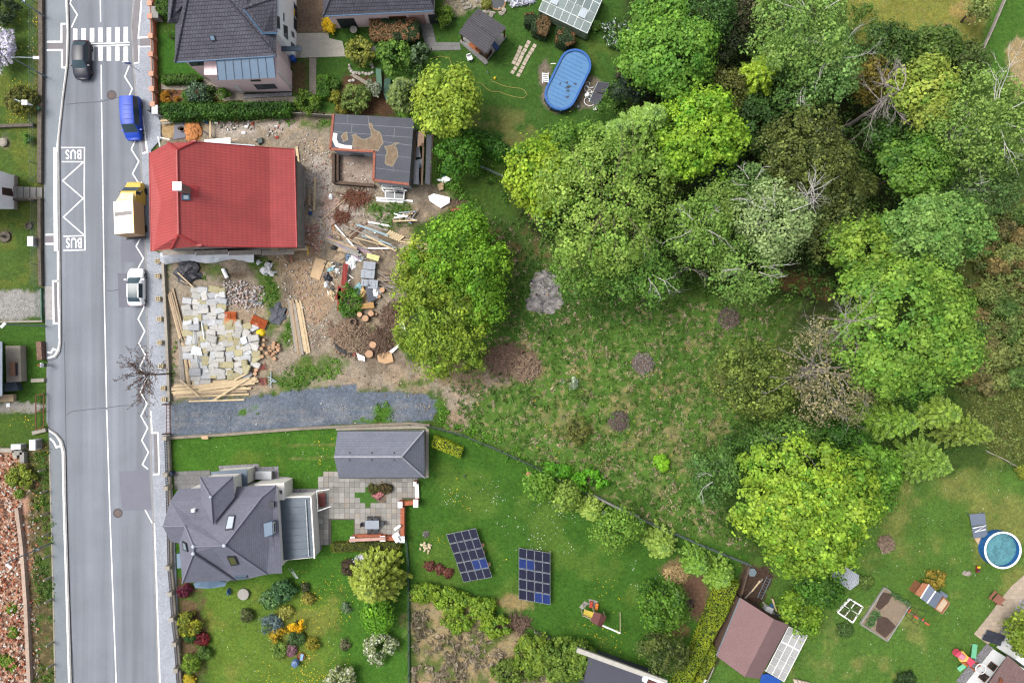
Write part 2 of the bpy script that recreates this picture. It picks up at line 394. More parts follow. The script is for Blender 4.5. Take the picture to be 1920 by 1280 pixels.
# slate house plot
zone([(322,822),(560,803),(760,796),(870,812),(770,1000),(768,1300),(340,1300),(325,960)],S(76,122,42),0.1,0.1,TURF,fine=0.1)
zone([(380,1095),(520,1090),(620,1130),(640,1300),(380,1300)],S(104,134,52),1.5,1.5,TURF)
blotch([(380,1095),(640,1095),(640,1290),(380,1290)],S(138,142,70),0.52,0.35,83,0.6,0.14)
zone([(330,1085),(378,1085),(385,1290),(345,1290)],S(116,98,72),0.3,0.5,SOIL)
blotch([(330,1085),(378,1085),(385,1290),(345,1290)],S(86,112,48),0.5,0.8,85,0.9)
blotch([(330,825),(620,805),(620,880),(330,880)],S(108,132,54),0.55,0.3,87,0.6,0.14)
for y_ in(834,858):zone([(540,y_),(628,y_-2),(628,y_+1),(540,y_+3)],S(150,146,92),.15,.1,amt=.6,fine=.15)
zone([(640,796),(800,796),(800,806),(640,806)],S(120,104,80),0.2,0.3,SOIL)
# solar panel garden
zone([(770,870),(872,815),(1000,872),(1110,930),(1240,992),(1405,1040),(1395,1075),(1270,1290),(1150,1290),(900,1160),(770,1130)],S(70,114,40),0.5,0.4,TURF)
blotch([(800,860),(1100,930),(1380,1060),(1260,1260),(900,1140),(780,1080)],S(96,128,52),0.53,0.28,91,0.7,0.14)
zone([(772,1120),(870,1130),(980,1170),(1060,1300),(772,1300)],S(172,156,120),0.8,1.8,(0.5,0,1),0.95)
blotch([(772,1120),(870,1130),(980,1170),(1060,1300),(772,1300)],S(92,114,54),0.46,0.6,93,0.9,0.12)
spot(960,1130,40,S(166,144,106),14,rag=0.8,amt=0.8)
spot(1300,1120,26,S(120,94,76),42,rag=0.8,aux=SOIL);spot(1268,1068,30,S(132,116,84),20,rag=0.5,aux=SOIL);spot(1270,1178,16,S(140,112,84),12,amt=0.8)
zone([(1395,1060),(1440,1060),(1455,1080),(1400,1180),(1350,1230),(1310,1300),(1290,1300),(1330,1210)],S(82,66,56),0.3,0.2,SOIL)
# left of the road
zone([(-400,-300),(84,-300),(84,540),(-400,540)],S(84,112,50),0.1,0.05,TURF,fine=0.05)
blotch([(-100,-20),(84,-20),(84,540),(-100,540)],S(112,126,56),0.5,0.35,95,0.7)
zone([(66,-300),(86,-300),(86,540),(70,540)],S(104,108,66),0.3,0.4,(0.4,0.2,0.8))
zone([(-400,545),(82,543),(82,592),(40,602),(-400,600)],S(166,164,160),0.2,0.5,GRAV)
zone([(-400,604),(86,604),(86,700),(70,752),(-400,752)],S(72,112,42),0.2,0.2,TURF)
zone([(-400,752),(66,755),(80,762),(66,776),(-400,774)],S(170,166,158),0.15,0.3,GRAV)
zone([(-400,775),(86,775),(96,830),(-400,850)],S(82,112,46),0.3,0.5,TURF)
zone([(-400,835),(60,842),(92,830),(96,940),(104,1300),(-400,1300)],S(104,96,66),0.4,0.8,(0.5,0.6,1.0))
zone([(-400,845),(42,845),(50,960),(64,1300),(-400,1300)],S(206,164,140),0.4,0.6,(0,1.4,0.5))
blotch([(62,850),(94,845),(104,1290),(66,1290)],S(76,104,44),0.47,0.9,97,0.9)
spot(10,265,9,S(140,130,118),12,rag=0.2);spot(10,444,11,S(96,88,78),11,rag=0.2)
hz=(fbm(GX*0.8,GY*0.8,21,3)-0.5)*0.10*gaux[...,2].clip(0.15,1);hz=np.minimum(hz,0.0)-0.012
hz+=-0.01
ny,nx=GX.shape
me=bpy.data.meshes.new('ground')
co=np.stack([GX,GY,hz],-1).reshape(-1,3).astype(np.float32)
ii=np.arange((ny-1)*(nx-1));r_=ii//(nx-1);c_=ii%(nx-1);b0=r_*nx+c_
quads=np.stack([b0,b0+1,b0+nx+1,b0+nx],1).astype(np.int32)
me.vertices.add(len(co));me.vertices.foreach_set('co',co.ravel())
me.loops.add(quads.size);me.loops.foreach_set('vertex_index',quads.ravel())
me.polygons.add(len(quads));me.polygons.foreach_set('loop_start',np.arange(0,quads.size,4,dtype=np.int32));me.polygons.foreach_set('loop_total',np.full(len(quads),4,np.int32))
me.update(calc_edges=True)
for nm,arr in(('Col',gcol),('Aux',gaux)):
    a=me.attributes.new(nm,'FLOAT_COLOR','POINT')
    a.data.foreach_set('color',np.concatenate([arr.reshape(-1,3),np.ones((len(co),1))],1).astype(np.float32).ravel())
def ground_material():
    m=bpy.data.materials.new('turf_and_soil');m.use_nodes=True;t=m.node_tree;L=t.links.new;b=t.nodes['Principled BSDF']
    b.inputs['Roughness'].default_value=0.95;b.inputs['Specular IOR Level'].default_value=0.1
    col=nn(t,'ShaderNodeAttribute',attribute_name='Col');aux=nn(t,'ShaderNodeAttribute',attribute_name='Aux');sep=nn(t,'ShaderNodeSeparateColor');L(aux.outputs['Color'],sep.inputs[0])
    geo=nn(t,'ShaderNodeNewGeometry')
    def noise(sc,det=4,rough=0.6):
        n=nn(t,'ShaderNodeTexNoise');n.inputs['Scale'].default_value=sc;n.inputs['Detail'].default_value=det;n.inputs['Roughness'].default_value=rough
        L(geo.outputs['Position'],n.inputs['Vector']);return n.outputs['Fac']
    def mapr(v,a,b_,c,d):
        n=nn(t,'ShaderNodeMapRange');L(v,n.inputs['Value'])
        for k,x in zip(('From Min','From Max','To Min','To Max'),(a,b_,c,d)):n.inputs[k].default_value=x
        return n.outputs['Result']
    def math2(op,a,b_):
        n=nn(t,'ShaderNodeMath',operation=op)
        for i,x in enumerate((a,b_)):
            if isinstance(x,(int,float)):n.inputs[i].default_value=x
            else:L(x,n.inputs[i])
        return n.outputs[0]
    big=mapr(noise(0.45,3),0.3,0.7,0.86,1.14);mid=mapr(noise(2.6,5,0.7),0.3,0.7,0.70,1.3);fin=mapr(noise(8.0,5,0.8),0.3,0.7,0.50,1.5)
    f=math2('MULTIPLY',math2('MULTIPLY',big,mid),fin)
    sc=nn(t,'ShaderNodeVectorMath',operation='SCALE');L(col.outputs['Color'],sc.inputs[0]);L(f,sc.inputs['Scale'])
    hue=nn(t,'ShaderNodeMix',data_type='RGBA',blend_type='MULTIPLY');L(math2('MULTIPLY',mapr(noise(1.1,3),0.4,0.7,0.0,0.7),sep.outputs['Blue']),hue.inputs['Factor']);L(sc.outputs[0],hue.inputs['A']);hue.inputs['B'].default_value=(1.25,1.04,0.85,1)
    # straw flecks in the rough grass
    st=math2('MULTIPLY',mapr(noise(1.35,4,0.62),0.545,0.60,0,1),sep.outputs['Red'])
    st2=nn(t,'ShaderNodeMix',data_type='RGBA');L(math2('MULTIPLY',st,0.6),st2.inputs['Factor']);L(hue.outputs['Result'],st2.inputs['A'])
    sv=nn(t,'ShaderNodeVectorMath',operation='SCALE');sv.inputs[0].default_value=S(182,164,122);L(fin,sv.inputs['Scale']);L(sv.outputs[0],st2.inputs['B'])
    # stones and chips
    vo=nn(t,'ShaderNodeTexVoronoi');vo.inputs['Scale'].default_value=6.5;L(geo.outputs['Position'],vo.inputs['Vector'])
    ss=nn(t,'ShaderNodeSeparateColor');L(vo.outputs['Color'],ss.inputs[0])
    chip=math2('MULTIPLY',math2('MULTIPLY',mapr(ss.outputs['Red'],0.55,0.75,0,1),mapr(vo.outputs['Distance'],0.25,0.6,1,0)),sep.outputs['Green'])
    st3=nn(t,'ShaderNodeVectorMath',operation='SCALE');L(st2.outputs['Result'],st3.inputs[0]);L(math2('ADD',1.0,math2('MULTIPLY',chip,mapr(ss.outputs['Green'],0,1,-0.45,0.7))),st3.inputs['Scale'])
    L(st3.outputs[0],b.inputs['Base Color'])
    bp=nn(t,'ShaderNodeBump');bp.inputs['Distance'].default_value=0.09;bp.inputs['Strength'].default_value=0.7
    hh=math2('ADD',math2('MULTIPLY',noise(7.0,5,0.7),math2('ADD',sep.outputs['Blue'],0.25)),math2('MULTIPLY',chip,0.6))
    L(hh,bp.inputs['Height']);L(bp.outputs[0],b.inputs['Normal']);return m
me.materials.append(ground_material())
ground=bpy.data.objects.new('ground',me);C.objects.link(ground);ground['kind']='structure'

# ---------------------------------------------------------------- road, kerbs, pavements, markings
asphalt=mat('asphalt',S(158,158,168),0.9,0.07,0.35,0.15,40,fine=0.10,fscale=22)
def fx_tracks(t,col):                                     # worn wheel tracks and dust along the street
    L=t.links.new;geo=nn(t,'ShaderNodeNewGeometry');mp=nn(t,'ShaderNodeMapping');mp.inputs['Rotation'].default_value=(0,0,R(1.35));mp.inputs['Scale'].default_value=(0.75,0.02,1)
    L(geo.outputs['Position'],mp.inputs['Vector']);n=nn(t,'ShaderNodeTexNoise');n.inputs['Scale'].default_value=1.0;n.inputs['Detail'].default_value=4;L(mp.outputs[0],n.inputs['Vector'])
    r_=nn(t,'ShaderNodeMapRange');r_.inputs['From Min'].default_value=0.3;r_.inputs['From Max'].default_value=0.7;r_.inputs['To Min'].default_value=0.74;r_.inputs['To Max'].default_value=1.2;L(n.outputs['Fac'],r_.inputs['Value'])
    s=nn(t,'ShaderNodeVectorMath',operation='SCALE');L(col,s.inputs[0]);L(r_.outputs['Result'],s.inputs['Scale']);return s.outputs[0],None
road_m=mat('road_asphalt_worn',S(158,164,174),0.9,0.07,0.25,0.12,40,fine=0.22,fscale=12,uvfx=fx_tracks)
LK=[(124,-260),(127,-60),(129,0),(131,60),(129,120),(120,190),(112.5,262),(113,320),(114.5,480),(116,640),(113.5,660),(106,671),(90,676),(87,690),(87,790),(92,802),(108,812),(119,826),(124,845),(126,960),(131,1120),(136,1280),(144,1500)]
RK=[(246,-260),(250,-60),(250.5,0),(246,50),(250,125),(255,182),(261,260),(265,320),(272,445),(275,570),(277,640),(281,800),(286,960),(291.5,1120),(297,1280),(305,1500)]
mb=MB();lp=PP(LK);rp_=PP(RK)
yy=sorted(set([p[1]for p in LK]+[p[1]for p in RK]),reverse=False)
def xat(line,y):
    return float(np.interp(y,[p[1]for p in line],[p[0]for p in line]))
for a,b in zip(yy[:-1],yy[1:]):
    mb.poly([P(xat(LK,b),b,.006),P(xat(RK,b),b,.006),P(xat(RK,a),a,.006),P(xat(LK,a),a,.006)])
road=struct('road',mb,road_m)
pave_l=mat('pavement_asphalt_bluish',S(152,160,166),0.9,0.06,0.6,0.25,30,fine=0.16,fscale=16)
pave_r=mat('pavement_small_setts',S(176,182,192),0.9,0.10,0.8,0.35,25,fine=0.34,fscale=11)
kerb_m=mat('kerb_granite',S(176,174,172),0.85,0.1,2,0.2,20)
LO=[(80,-260),(86,0),(85,200),(83.5,320),(84,480),(86,600),(88,672)]
LO2=[(92,804),(94,850),(96,960),(100,1120),(104,1280),(110,1500)]
mb=MB();mb.prism(PP(LO+[p for p in LK[::-1]if p[1]<=676 and p[0]>88]),-0.05,0.11);pv_l1=struct('pavement_left',mb,pave_l)
mb=MB();mb.prism(PP(LO2+[p for p in LK[::-1]if p[1]>=802]),-0.05,0.11);pv_l2=struct('pavement_left_lower',mb,pave_l)
RO=[(286,-260),(291,0),(293,180),(296,215),(302,230),(302,262),(284,282),(286,470),(308,476),(311,500),(315,640),(318,745),(319,830),(322,900),(326,960),(332,1100),(341,1280),(352,1500)]
mb=MB();mb.prism(PP([(p[0],p[1])for p in RK]+RO[::-1]),-0.05,0.12);pv_r=struct('pavement_right',mb,pave_r)
def kerb(name,pts,parent,side):                          # each kerb stone its own piece, 1 m long
    pl=[Vector((*P2(*p),0))for p in pts];me_=None
    d=[0.0]
    for a,b in zip(pl[:-1],pl[1:]):d.append(d[-1]+(b-a).length)
    xs=np.array([p.x for p in pl]);ys=np.array([p.y for p in pl]);n=int(d[-1])
    m_=MB();m_.box((0,0,0),(0.985,0.16,0.135));me_=mesh_of('kerb_stone',m_,kerb_m)
    for i in range(n):
        s0,s1=i*d[-1]/n,(i+1)*d[-1]/n
        a=(np.interp(s0,d,xs),np.interp(s0,d,ys));b=(np.interp(s1,d,xs),np.interp(s1,d,ys));an=math.atan2(b[1]-a[1],b[0]-a[0])
        inst('kerb_stone',me_,((a[0]+b[0])/2+side*.08*math.sin(an),(a[1]+b[1])/2-side*.08*math.cos(an),0.0),(0,0,an),(d[-1]/n,1,1),parent)
kerb('kerb',[p for p in LK if-60<=p[1]<=672],pv_l1,-1*-1);kerb('kerb',[p for p in LK if 802<=p[1]<=1300],pv_l2,1);kerb('kerb',[p for p in RK if-60<=p[1]<=1300],pv_r,-1)
white=mat('road_paint',(0.62,0.62,0.61),0.7,0.16,2.5,fine=0.3,fscale=7)
def mark(name,segs,z,parent,wd=0.14):
    for s_ in segs:obj(name,line_strip(MB(),PP(s_),wd,z),white,parent)
ZR=0.011
CL=[(186,-60),(188.5,0),(190.5,200),(192.5,320),(194.5,480),(197,640),(200,760),(203,880),(206,960),(212,1120),(218,1280),(222,1400)]
def cl(y):return(float(np.interp(y,[p[1]for p in CL],[p[0]for p in CL])),y)
mark('centre_line',[[cl(-60),cl(-20),cl(41)],[cl(122),cl(186)],[cl(192),cl(300),cl(420),cl(560),cl(763)],[cl(768),cl(960),cl(1120),cl(1280),cl(1400)]],ZR,road,0.11)
for k in range(7):
    x=141+k*15.8
    for ya,yb in((54-k*.5,80-k*.2),(88,114)): 
        m_=MB();m_.poly([P(x-4,yb,ZR),P(x+4,yb,ZR),P(x+4,ya,ZR),P(x-4,ya,ZR)]);obj('zebra_stripe',m_,white,road)
mark('guide_line',[[(140,83),(190,82),(243,80)],[(140,87.5),(190,86.5),(243,84.5)]],ZR+.003,road,0.12)
zl=[144+45.4*k for k in range(17)];pts=[]
for k,y in enumerate(zl):
    xl=float(np.interp(y,[144,274,451,632,862],[234,246,255,260,267]));pts.append((xl,y));pts.append((xl+14-(1.5 if y>500 else 0),y+22.5))
mark('zigzag_line',[[(242,124)]+pts[:-1]+[(277.5,879)],[(272,955),(286,981)],[(136,-10),(131.5,7),(145,28),(134,52)]],ZR,road,0.125)
mark('bus_bay_line',[[(115,277),(158.5,277),(158,360),(159.5,468.5),(119,469.5)],[(116,303.5),(157,303.5)],[(156.5,304),(117.5,339),(156,372),(119,407),(158,441)],[(119,443),(158.5,442)]],ZR,road,0.125)
def word(txt,px0,py0,px1,py1):                          # painted word, read from the far lane (turned half round)
    cu=bpy.data.curves.new('word','FONT');cu.body=txt;cu.size=1.0;cu.space_character=1.12;cu.offset=0.012
    o=bpy.data.objects.new('word',cu);C.objects.link(o);dg=bpy.context.evaluated_depsgraph_get()
    me_=bpy.data.meshes.new_from_object(o.evaluated_get(dg));bpy.data.objects.remove(o)
    co_=np.zeros(len(me_.vertices)*3);me_.vertices.foreach_get('co',co_);co_=co_.reshape(-1,3)
    mn,mx_=co_.min(0),co_.max(0);a=P(px0,py0);b=P(px1,py1)
    u=(co_-mn)/np.maximum(mx_-mn,1e-6)
    out=np.zeros_like(co_);out[:,0]=b[0]+(a[0]-b[0])*u[:,0];out[:,1]=b[1]+(a[1]-b[1])*u[:,1];out[:,2]=ZR+.002
    # the baseline lies towards the top of the picture
    me_.vertices.foreach_set('co',out.ravel().astype(np.float32));me_.materials.append(white);me_.update()
    o=bpy.data.objects.new('bus_lettering',me_);C.objects.link(o);o.parent=road;g=ORG[road.name];o.location=(-g[0],-g[1],-g[2])
word('BUS',123,299,152.5,281);word('BUS',124,465,153.5,446)
patch_m=mat('asphalt_patch',S(136,137,150),0.9,0.05,0.5,0.15,40,fine=0.12,fscale=18)
for q in([(227,448),(268,446),(271,491),(227.5,491.5)],[(220.5,512.5),(271,512),(274,575),(223,576)],[(223,883.5),(279,880),(284.5,956),(229,957)]):
    obj('asphalt_patch',MB().poly([P(a,b,ZR-.002)for a,b in q[::-1]]),patch_m,road)
crack_m=mat('asphalt_crack',S(88,88,96),0.95)
for q in([(124,196),(150,193.5),(190,191),(203,187),(224,182.5),(244,183)],[(125,778),(134,771),(150,769),(180,766),(200,764),(230,760),(252,760)],[(200,544.5),(212,545),(222,543)],[(121,640),(123,760),(125,900),(131,1120),(139,1290)]):
    obj('asphalt_crack',line_strip(MB(),PP(q),0.06,ZR-.001),crack_m,road)
iron=mat('cast_iron',S(120,104,100),0.7,0.2,6,0.3,30)
iron2=mat('cast_iron_dark',S(96,90,92),0.7,0.2,6)
for x,y in((209.5,178.5),(221,961.5)):
    o=thing('manhole_cover','round brown iron manhole cover beside the road crack below the zebra crossing' if y<400 else 'round brown iron manhole cover touching the big dark asphalt patch','manhole',P(x,y,.006))
    m_=MB();m_.lathe(P(x,y,.002),[(0.55,0),(0.55,.012)],24);obj('surround',m_,iron2,o)
    m_=MB();m_.lathe(P(x,y,.003),[(0.36,0),(0.36,.02),(.3,.022)],24);obj('lid',m_,iron,o)
# pavement markings
ZP=0.116
mark('edge_line',[[(125,-20),(126,20),(128,60),(126.5,120),(118,190),(109,270),(108,285)],[(109.5,470),(110,540),(111.5,600),(113,640),(110,656),(103,667),(90,671)]],ZP,pv_l1,0.17)
mark('boarding_edge',[[(105,277),(105,380),(106,471)]],ZP+.003,pv_l1,0.42)
mark('path_line',[[(89,79.5),(116.5,79.5),(116.5,46),(124,46)],[(89,95),(117.5,95),(117.5,127.5),(124,128)],[(86,440.5),(103,440)],[(86,457.5),(103,457.5)],[(111,527),(100.5,527),(102,606),(112,606)],[(90,660),(97,661),(101,654),(109,657)]],ZP,pv_l1,0.2)
mark('edge_line',[[(93,806),(106,815),(114,828),(118.5,846),(121,960),(126,1120),(131,1290)]],ZP,pv_l2,0.19)
mark('path_line',[[(95,821),(102,828),(107,838),(115,835)]],ZP,pv_l2,0.2)
mark('edge_line',[[(290,980),(293,1060),(297,1180),(301,1290)],[(283,770),(286,812)]],ZP+.006,pv_r,0.17)
mark('path_line',[[(266,-5),(264,30),(259.5,72),(291,70)],[(292,87),(261,88.5),(260.5,118),(251,120)],[(268,218),(271,240),(277,286),(268,288)],[(286,811),(297,811),(299,888),(288,889)]],ZP+.006,pv_r,0.18)
grey_m=mat('pavement_grey_strip',S(150,146,150),0.9,0.06,1,fine=0.1)
for q,pr in(([(89,81),(118,81),(118,94),(89,94)],pv_l1),([(117.5,48),(124,48),(124,126),(118,126)],pv_l1),([(86,442),(102,442),(102,456),(86,456)],pv_l1),([(102,529),(110,529),(111,604),(103,604)],pv_l1)):
    obj('path_strip',MB().poly([P(a,b,.1125)for a,b in q[::-1]]),grey_m,pr)
for q in([(262,73),(291,71),(291,86),(262,87)],[(253,0),(264,0),(258,72),(260,116),(252,118),(248,50)],[(288,813),(295,813),(297,886),(290,887)],[(262,230),(267,220),(274,284),(268,286)]):
    obj('path_strip',MB().poly([P(a,b,.1225)for a,b in q[::-1]]),grey_m,pv_r)
obj('drive_crossing',MB().poly([P(a,b,.1135)for a,b in[(86,599),(99,599),(98,537),(85,537)]]),mat('drive_crossing_setts',S(186,182,180),0.9,0.1,2,0.3,20,fine=0.25),pv_l1)

# ---------------------------------------------------------------- vegetation
def unit(a):return a/np.maximum(np.linalg.norm(a,axis=-1,keepdims=True),1e-9)
def leaf_mesh(name,c,nrm,sz,col,m,parent=None,long=1.35,dirv=None,g=None):
    n=len(c)
    if n==0:return None
    nrm=unit(nrm)
    if dirv is None:dirv=g.normal(size=(n,3))
    a=dirv-nrm*(dirv*nrm).sum(1,keepdims=True);a=unit(a);b=np.cross(nrm,a)
    sz=np.asarray(sz).reshape(-1,1)*np.ones((n,1));L=a*sz*0.5*long;W=b*sz*0.5
    fold=nrm*sz*0.10
    v=np.stack([c-L,c+W+fold,c+L,c-W+fold],1).reshape(-1,3)
    org=ORG[parent.name]if parent is not None else(float(c[:,0].mean()),float(c[:,1].mean()),0.0)
    v=(v-np.array(org)).astype(np.float32)
    me=bpy.data.meshes.new(name);me.vertices.add(4*n);me.vertices.foreach_set('co',v.ravel())
    me.loops.add(4*n);me.loops.foreach_set('vertex_index',np.arange(4*n,dtype=np.int32))
    me.polygons.add(n);me.polygons.foreach_set('loop_start',np.arange(0,4*n,4,dtype=np.int32));me.polygons.foreach_set('loop_total',np.full(n,4,np.int32))
    me.update(calc_edges=True)
    at=me.attributes.new('Col','FLOAT_COLOR','FACE');at.data.foreach_set('color',np.concatenate([np.clip(col*(1.0 if m is PETAL else GAIN*np.array([.98,.98,1.2])),0,0.8),np.ones((n,1))],1).astype(np.float32).ravel())
    me.materials.append(m);o=bpy.data.objects.new(name,me);C.objects.link(o);ORG[o.name]=org
    if parent is not None:o.parent=parent
    else:o.location=org
    return o
GAIN=1.85
LEAF=leaf_mat('leaf',0.45);LEAFD=leaf_mat('leaf_leathery',0.15,0.45);PETAL=leaf_mat('petal',0.2,0.7)
bark=mat('bark_brown',S(110,92,76),0.95,0.25,4,0.6,20);bark_w=mat('bark_birch',S(226,222,216),0.8,0.15,6,0.3,20);bark_g=mat('bark_weathered_grey',S(186,176,170),0.9,0.15,5,0.4,20)
twig_m=mat('twig_brown',S(112,92,78),0.95,0.25,4)
def lobes_of(c,R_,rz,n,g,spread=0.55,sub=0.55):
    L=[(c[0],c[1],c[2],R_*0.74,R_*0.74,rz*.9)];nb=n*2+5
    for i in range(nb):
        u=-.15+1.05*((i+.5)/nb);q=math.sqrt(max(0,1-min(1,u)**2));a=i*2.39996+g.uniform(-.35,.35);k=g.uniform(.62,.84);r=R_*g.uniform(.25,.44)
        L.append((c[0]+R_*k*q*math.cos(a),c[1]+R_*k*q*math.sin(a),c[2]+rz*k*u,r,r,min(r*.85,rz*.6)))
    return L
def clumps(lobes,dens,g,low=-0.35,shell=(0.84,1.06)):
    cs=[];ds=[];hs=[]
    for i,l in enumerate(lobes):
        n=int(dens*4*math.pi*(l[3]*l[4]+l[3]*l[5]+l[4]*l[5])/3*0.66)+4
        d=unit(g.normal(size=(n*2,3)));d=d[d[:,2]>low][:n]
        k=g.uniform(shell[0],shell[1],(len(d),1));q=fbm(d[:,0]*2.3+i*7,d[:,1]*2.3+d[:,2]*1.7,40+i,3)[:,None]
        c=np.array(l[:3])+d*np.array(l[3:6])*k*(0.78+0.44*q)
        keep=np.ones(len(c),bool)
        for j,m_ in enumerate(lobes):
            if j!=i:keep&=(((c-np.array(m_[:3]))/np.array(m_[3:6]))**2).sum(1)>0.62
        cs.append(c[keep]);ds.append(d[keep]);hs.append(np.full(keep.sum(),g.uniform(0,1)))
    return np.concatenate(cs),np.concatenate(ds),np.concatenate(hs)
def crown_leaves(lobes,g,colA,colB,dens,nleaf,rc,leaf,flat=0.7,up=0.5,low=-0.35,inner=True,clumpvar=0.22,mixw=0.5,droop=0.0):
    c,d,h=clumps(lobes,dens,g,low)
    if inner:
        c2,d2,h2=clumps([(l[0],l[1],l[2],l[3]*.72,l[4]*.72,l[5]*.72)for l in lobes],dens*0.45,g,low);c=np.concatenate([c,c2]);d=np.concatenate([d,d2]);h=np.concatenate([h,h2])
    kp=fbm(c[:,0]*.9+c[:,2]*.6,c[:,1]*.9-c[:,2]*.5,77,3)>.36;c,d,h=c[kp],d[kp],h[kp]
    N=len(c);nl=nleaf
    off=g.normal(size=(N,nl,3))*0.55;off[...,2]*=flat
    rr=rc*g.uniform(.65,1.35,(N,1,1));pos=c[:,None]+off*rr+d[:,None]*0.0
    if droop:pos[...,2]-=droop*np.abs(g.normal(size=(N,nl))) 
    nr=d[:,None]*0.55+unit(off)*0.7+np.array([0,0,up])+g.normal(size=(N,nl,3))*0.35
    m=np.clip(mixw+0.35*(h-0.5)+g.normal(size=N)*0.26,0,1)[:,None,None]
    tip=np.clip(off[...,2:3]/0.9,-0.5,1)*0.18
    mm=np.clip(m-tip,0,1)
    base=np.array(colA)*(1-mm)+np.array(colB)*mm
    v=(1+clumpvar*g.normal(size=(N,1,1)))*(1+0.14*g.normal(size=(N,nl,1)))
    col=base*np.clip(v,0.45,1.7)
    return pos.reshape(-1,3),nr.reshape(-1,3),leaf*np.repeat(g.uniform(.75,1.3,N),nl)*g.uniform(.55,1.45,N*nl),col.reshape(-1,3)
def limbs(mb,base,lobes,r0,g,n=5):
    top=lobes[0];t=Vector((top[0],top[1],top[2]));b=Vector(base)
    mid=b.lerp(t,0.5)+Vector((g.uniform(-.3,.3),g.uniform(-.3,.3),0))
    mb.tube([b,b.lerp(mid,.5),mid,t],[r0*1.25,r0,r0*.8,r0*.35],8)
    for l in lobes[1:1+n]:
        e=Vector(l[:3]);s=b.lerp(t,g.uniform(.35,.7));mb.tube([s,s.lerp(e,.5)+Vector((0,0,.4)),e],[r0*.45,r0*.3,r0*.1],5)
def branch(mb,p,d,L,r,depth,g,spread=0.6,gravity=0.0,nsub=3):
    pts=[Vector(p)];dd=Vector(d).normalized();k=4
    for i in range(k):
        dd=(dd+Vector(g.normal(size=3)*0.16)+Vector((0,0,-gravity))).normalized();pts.append(pts[-1]+dd*L/k)
    mb.tube(pts,[r*(1-.17*i)for i in range(k+1)],4 if depth<2 else 5,False)
    if depth<=0:return
    for j in range(nsub):
        i=int(g.integers(1,k+1));s=Vector(unit(g.normal(size=3)))*spread;branch(mb,pts[i],dd+s,L*g.uniform(.45,.7),r*.5,depth-1,g,spread,gravity,nsub)
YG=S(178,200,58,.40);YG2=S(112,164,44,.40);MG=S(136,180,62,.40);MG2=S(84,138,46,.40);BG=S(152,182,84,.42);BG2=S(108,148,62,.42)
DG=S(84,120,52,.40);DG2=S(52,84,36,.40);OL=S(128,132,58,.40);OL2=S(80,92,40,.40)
KINDS_=dict(maple=dict(dens=1.15,nleaf=38,rc=0.60,leaf=0.225,flat=0.65,clumpvar=0.16),lush=dict(dens=1.3,nleaf=28,rc=0.52,leaf=0.2,clumpvar=0.22),
    birch=dict(dens=1.5,nleaf=16,rc=0.6,leaf=0.17,flat=0.9,clumpvar=0.2,droop=0.25),willow=dict(dens=1.1,nleaf=18,rc=0.66,leaf=0.18,clumpvar=0.2,droop=0.1),yew=dict(dens=1.8,nleaf=18,rc=0.5,leaf=0.17,clumpvar=0.28))
SEED=[100]
def tree(name,label,px,py,rpx,kind,h,A,B,nl=6,rpy=None,rz=None,zc=None,group=None,mixw=0.5,bk=None,show=0,spread=.55,sub=.55,**kw):
    SEED[0]+=1;g=np.random.default_rng(SEED[0]);zc=zc if zc else h*0.62;c=P(px,py,zc);k=(H-zc)/F;R_=rpx*k
    rz=rz or min(h-zc,R_*0.85);asp=(rpy or rpx)/rpx
    o=thing(name,label,'tree',(c[0],c[1],0),group);L=lobes_of(c,R_,rz,nl,g,spread,sub)
    L=[(l[0],c[1]+(l[1]-c[1])*asp,l[2],l[3],l[4]*asp,l[5])for l in L]
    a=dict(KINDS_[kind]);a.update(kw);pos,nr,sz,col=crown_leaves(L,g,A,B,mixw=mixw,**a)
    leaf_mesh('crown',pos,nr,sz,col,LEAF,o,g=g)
    m_=MB();limbs(m_,(c[0],c[1],-0.1),L,max(.12,R_*.05),g,nl);obj('trunk',m_,bk or(bark_w if kind=='birch' else bark),o)
    for i in range(show):                                  # pale boughs that break through the crown
        m_=MB();a_=g.uniform(0,6.28);s=(c[0]+R_*.25*math.cos(a_),c[1]+R_*.25*math.sin(a_),c[2]+rz*.75)
        branch(m_,s,(math.cos(a_),math.sin(a_),.35),R_*g.uniform(.45,.7),0.05,2,g,.7,0,3);obj('bough',m_,bk or bark_w,o)
    return o
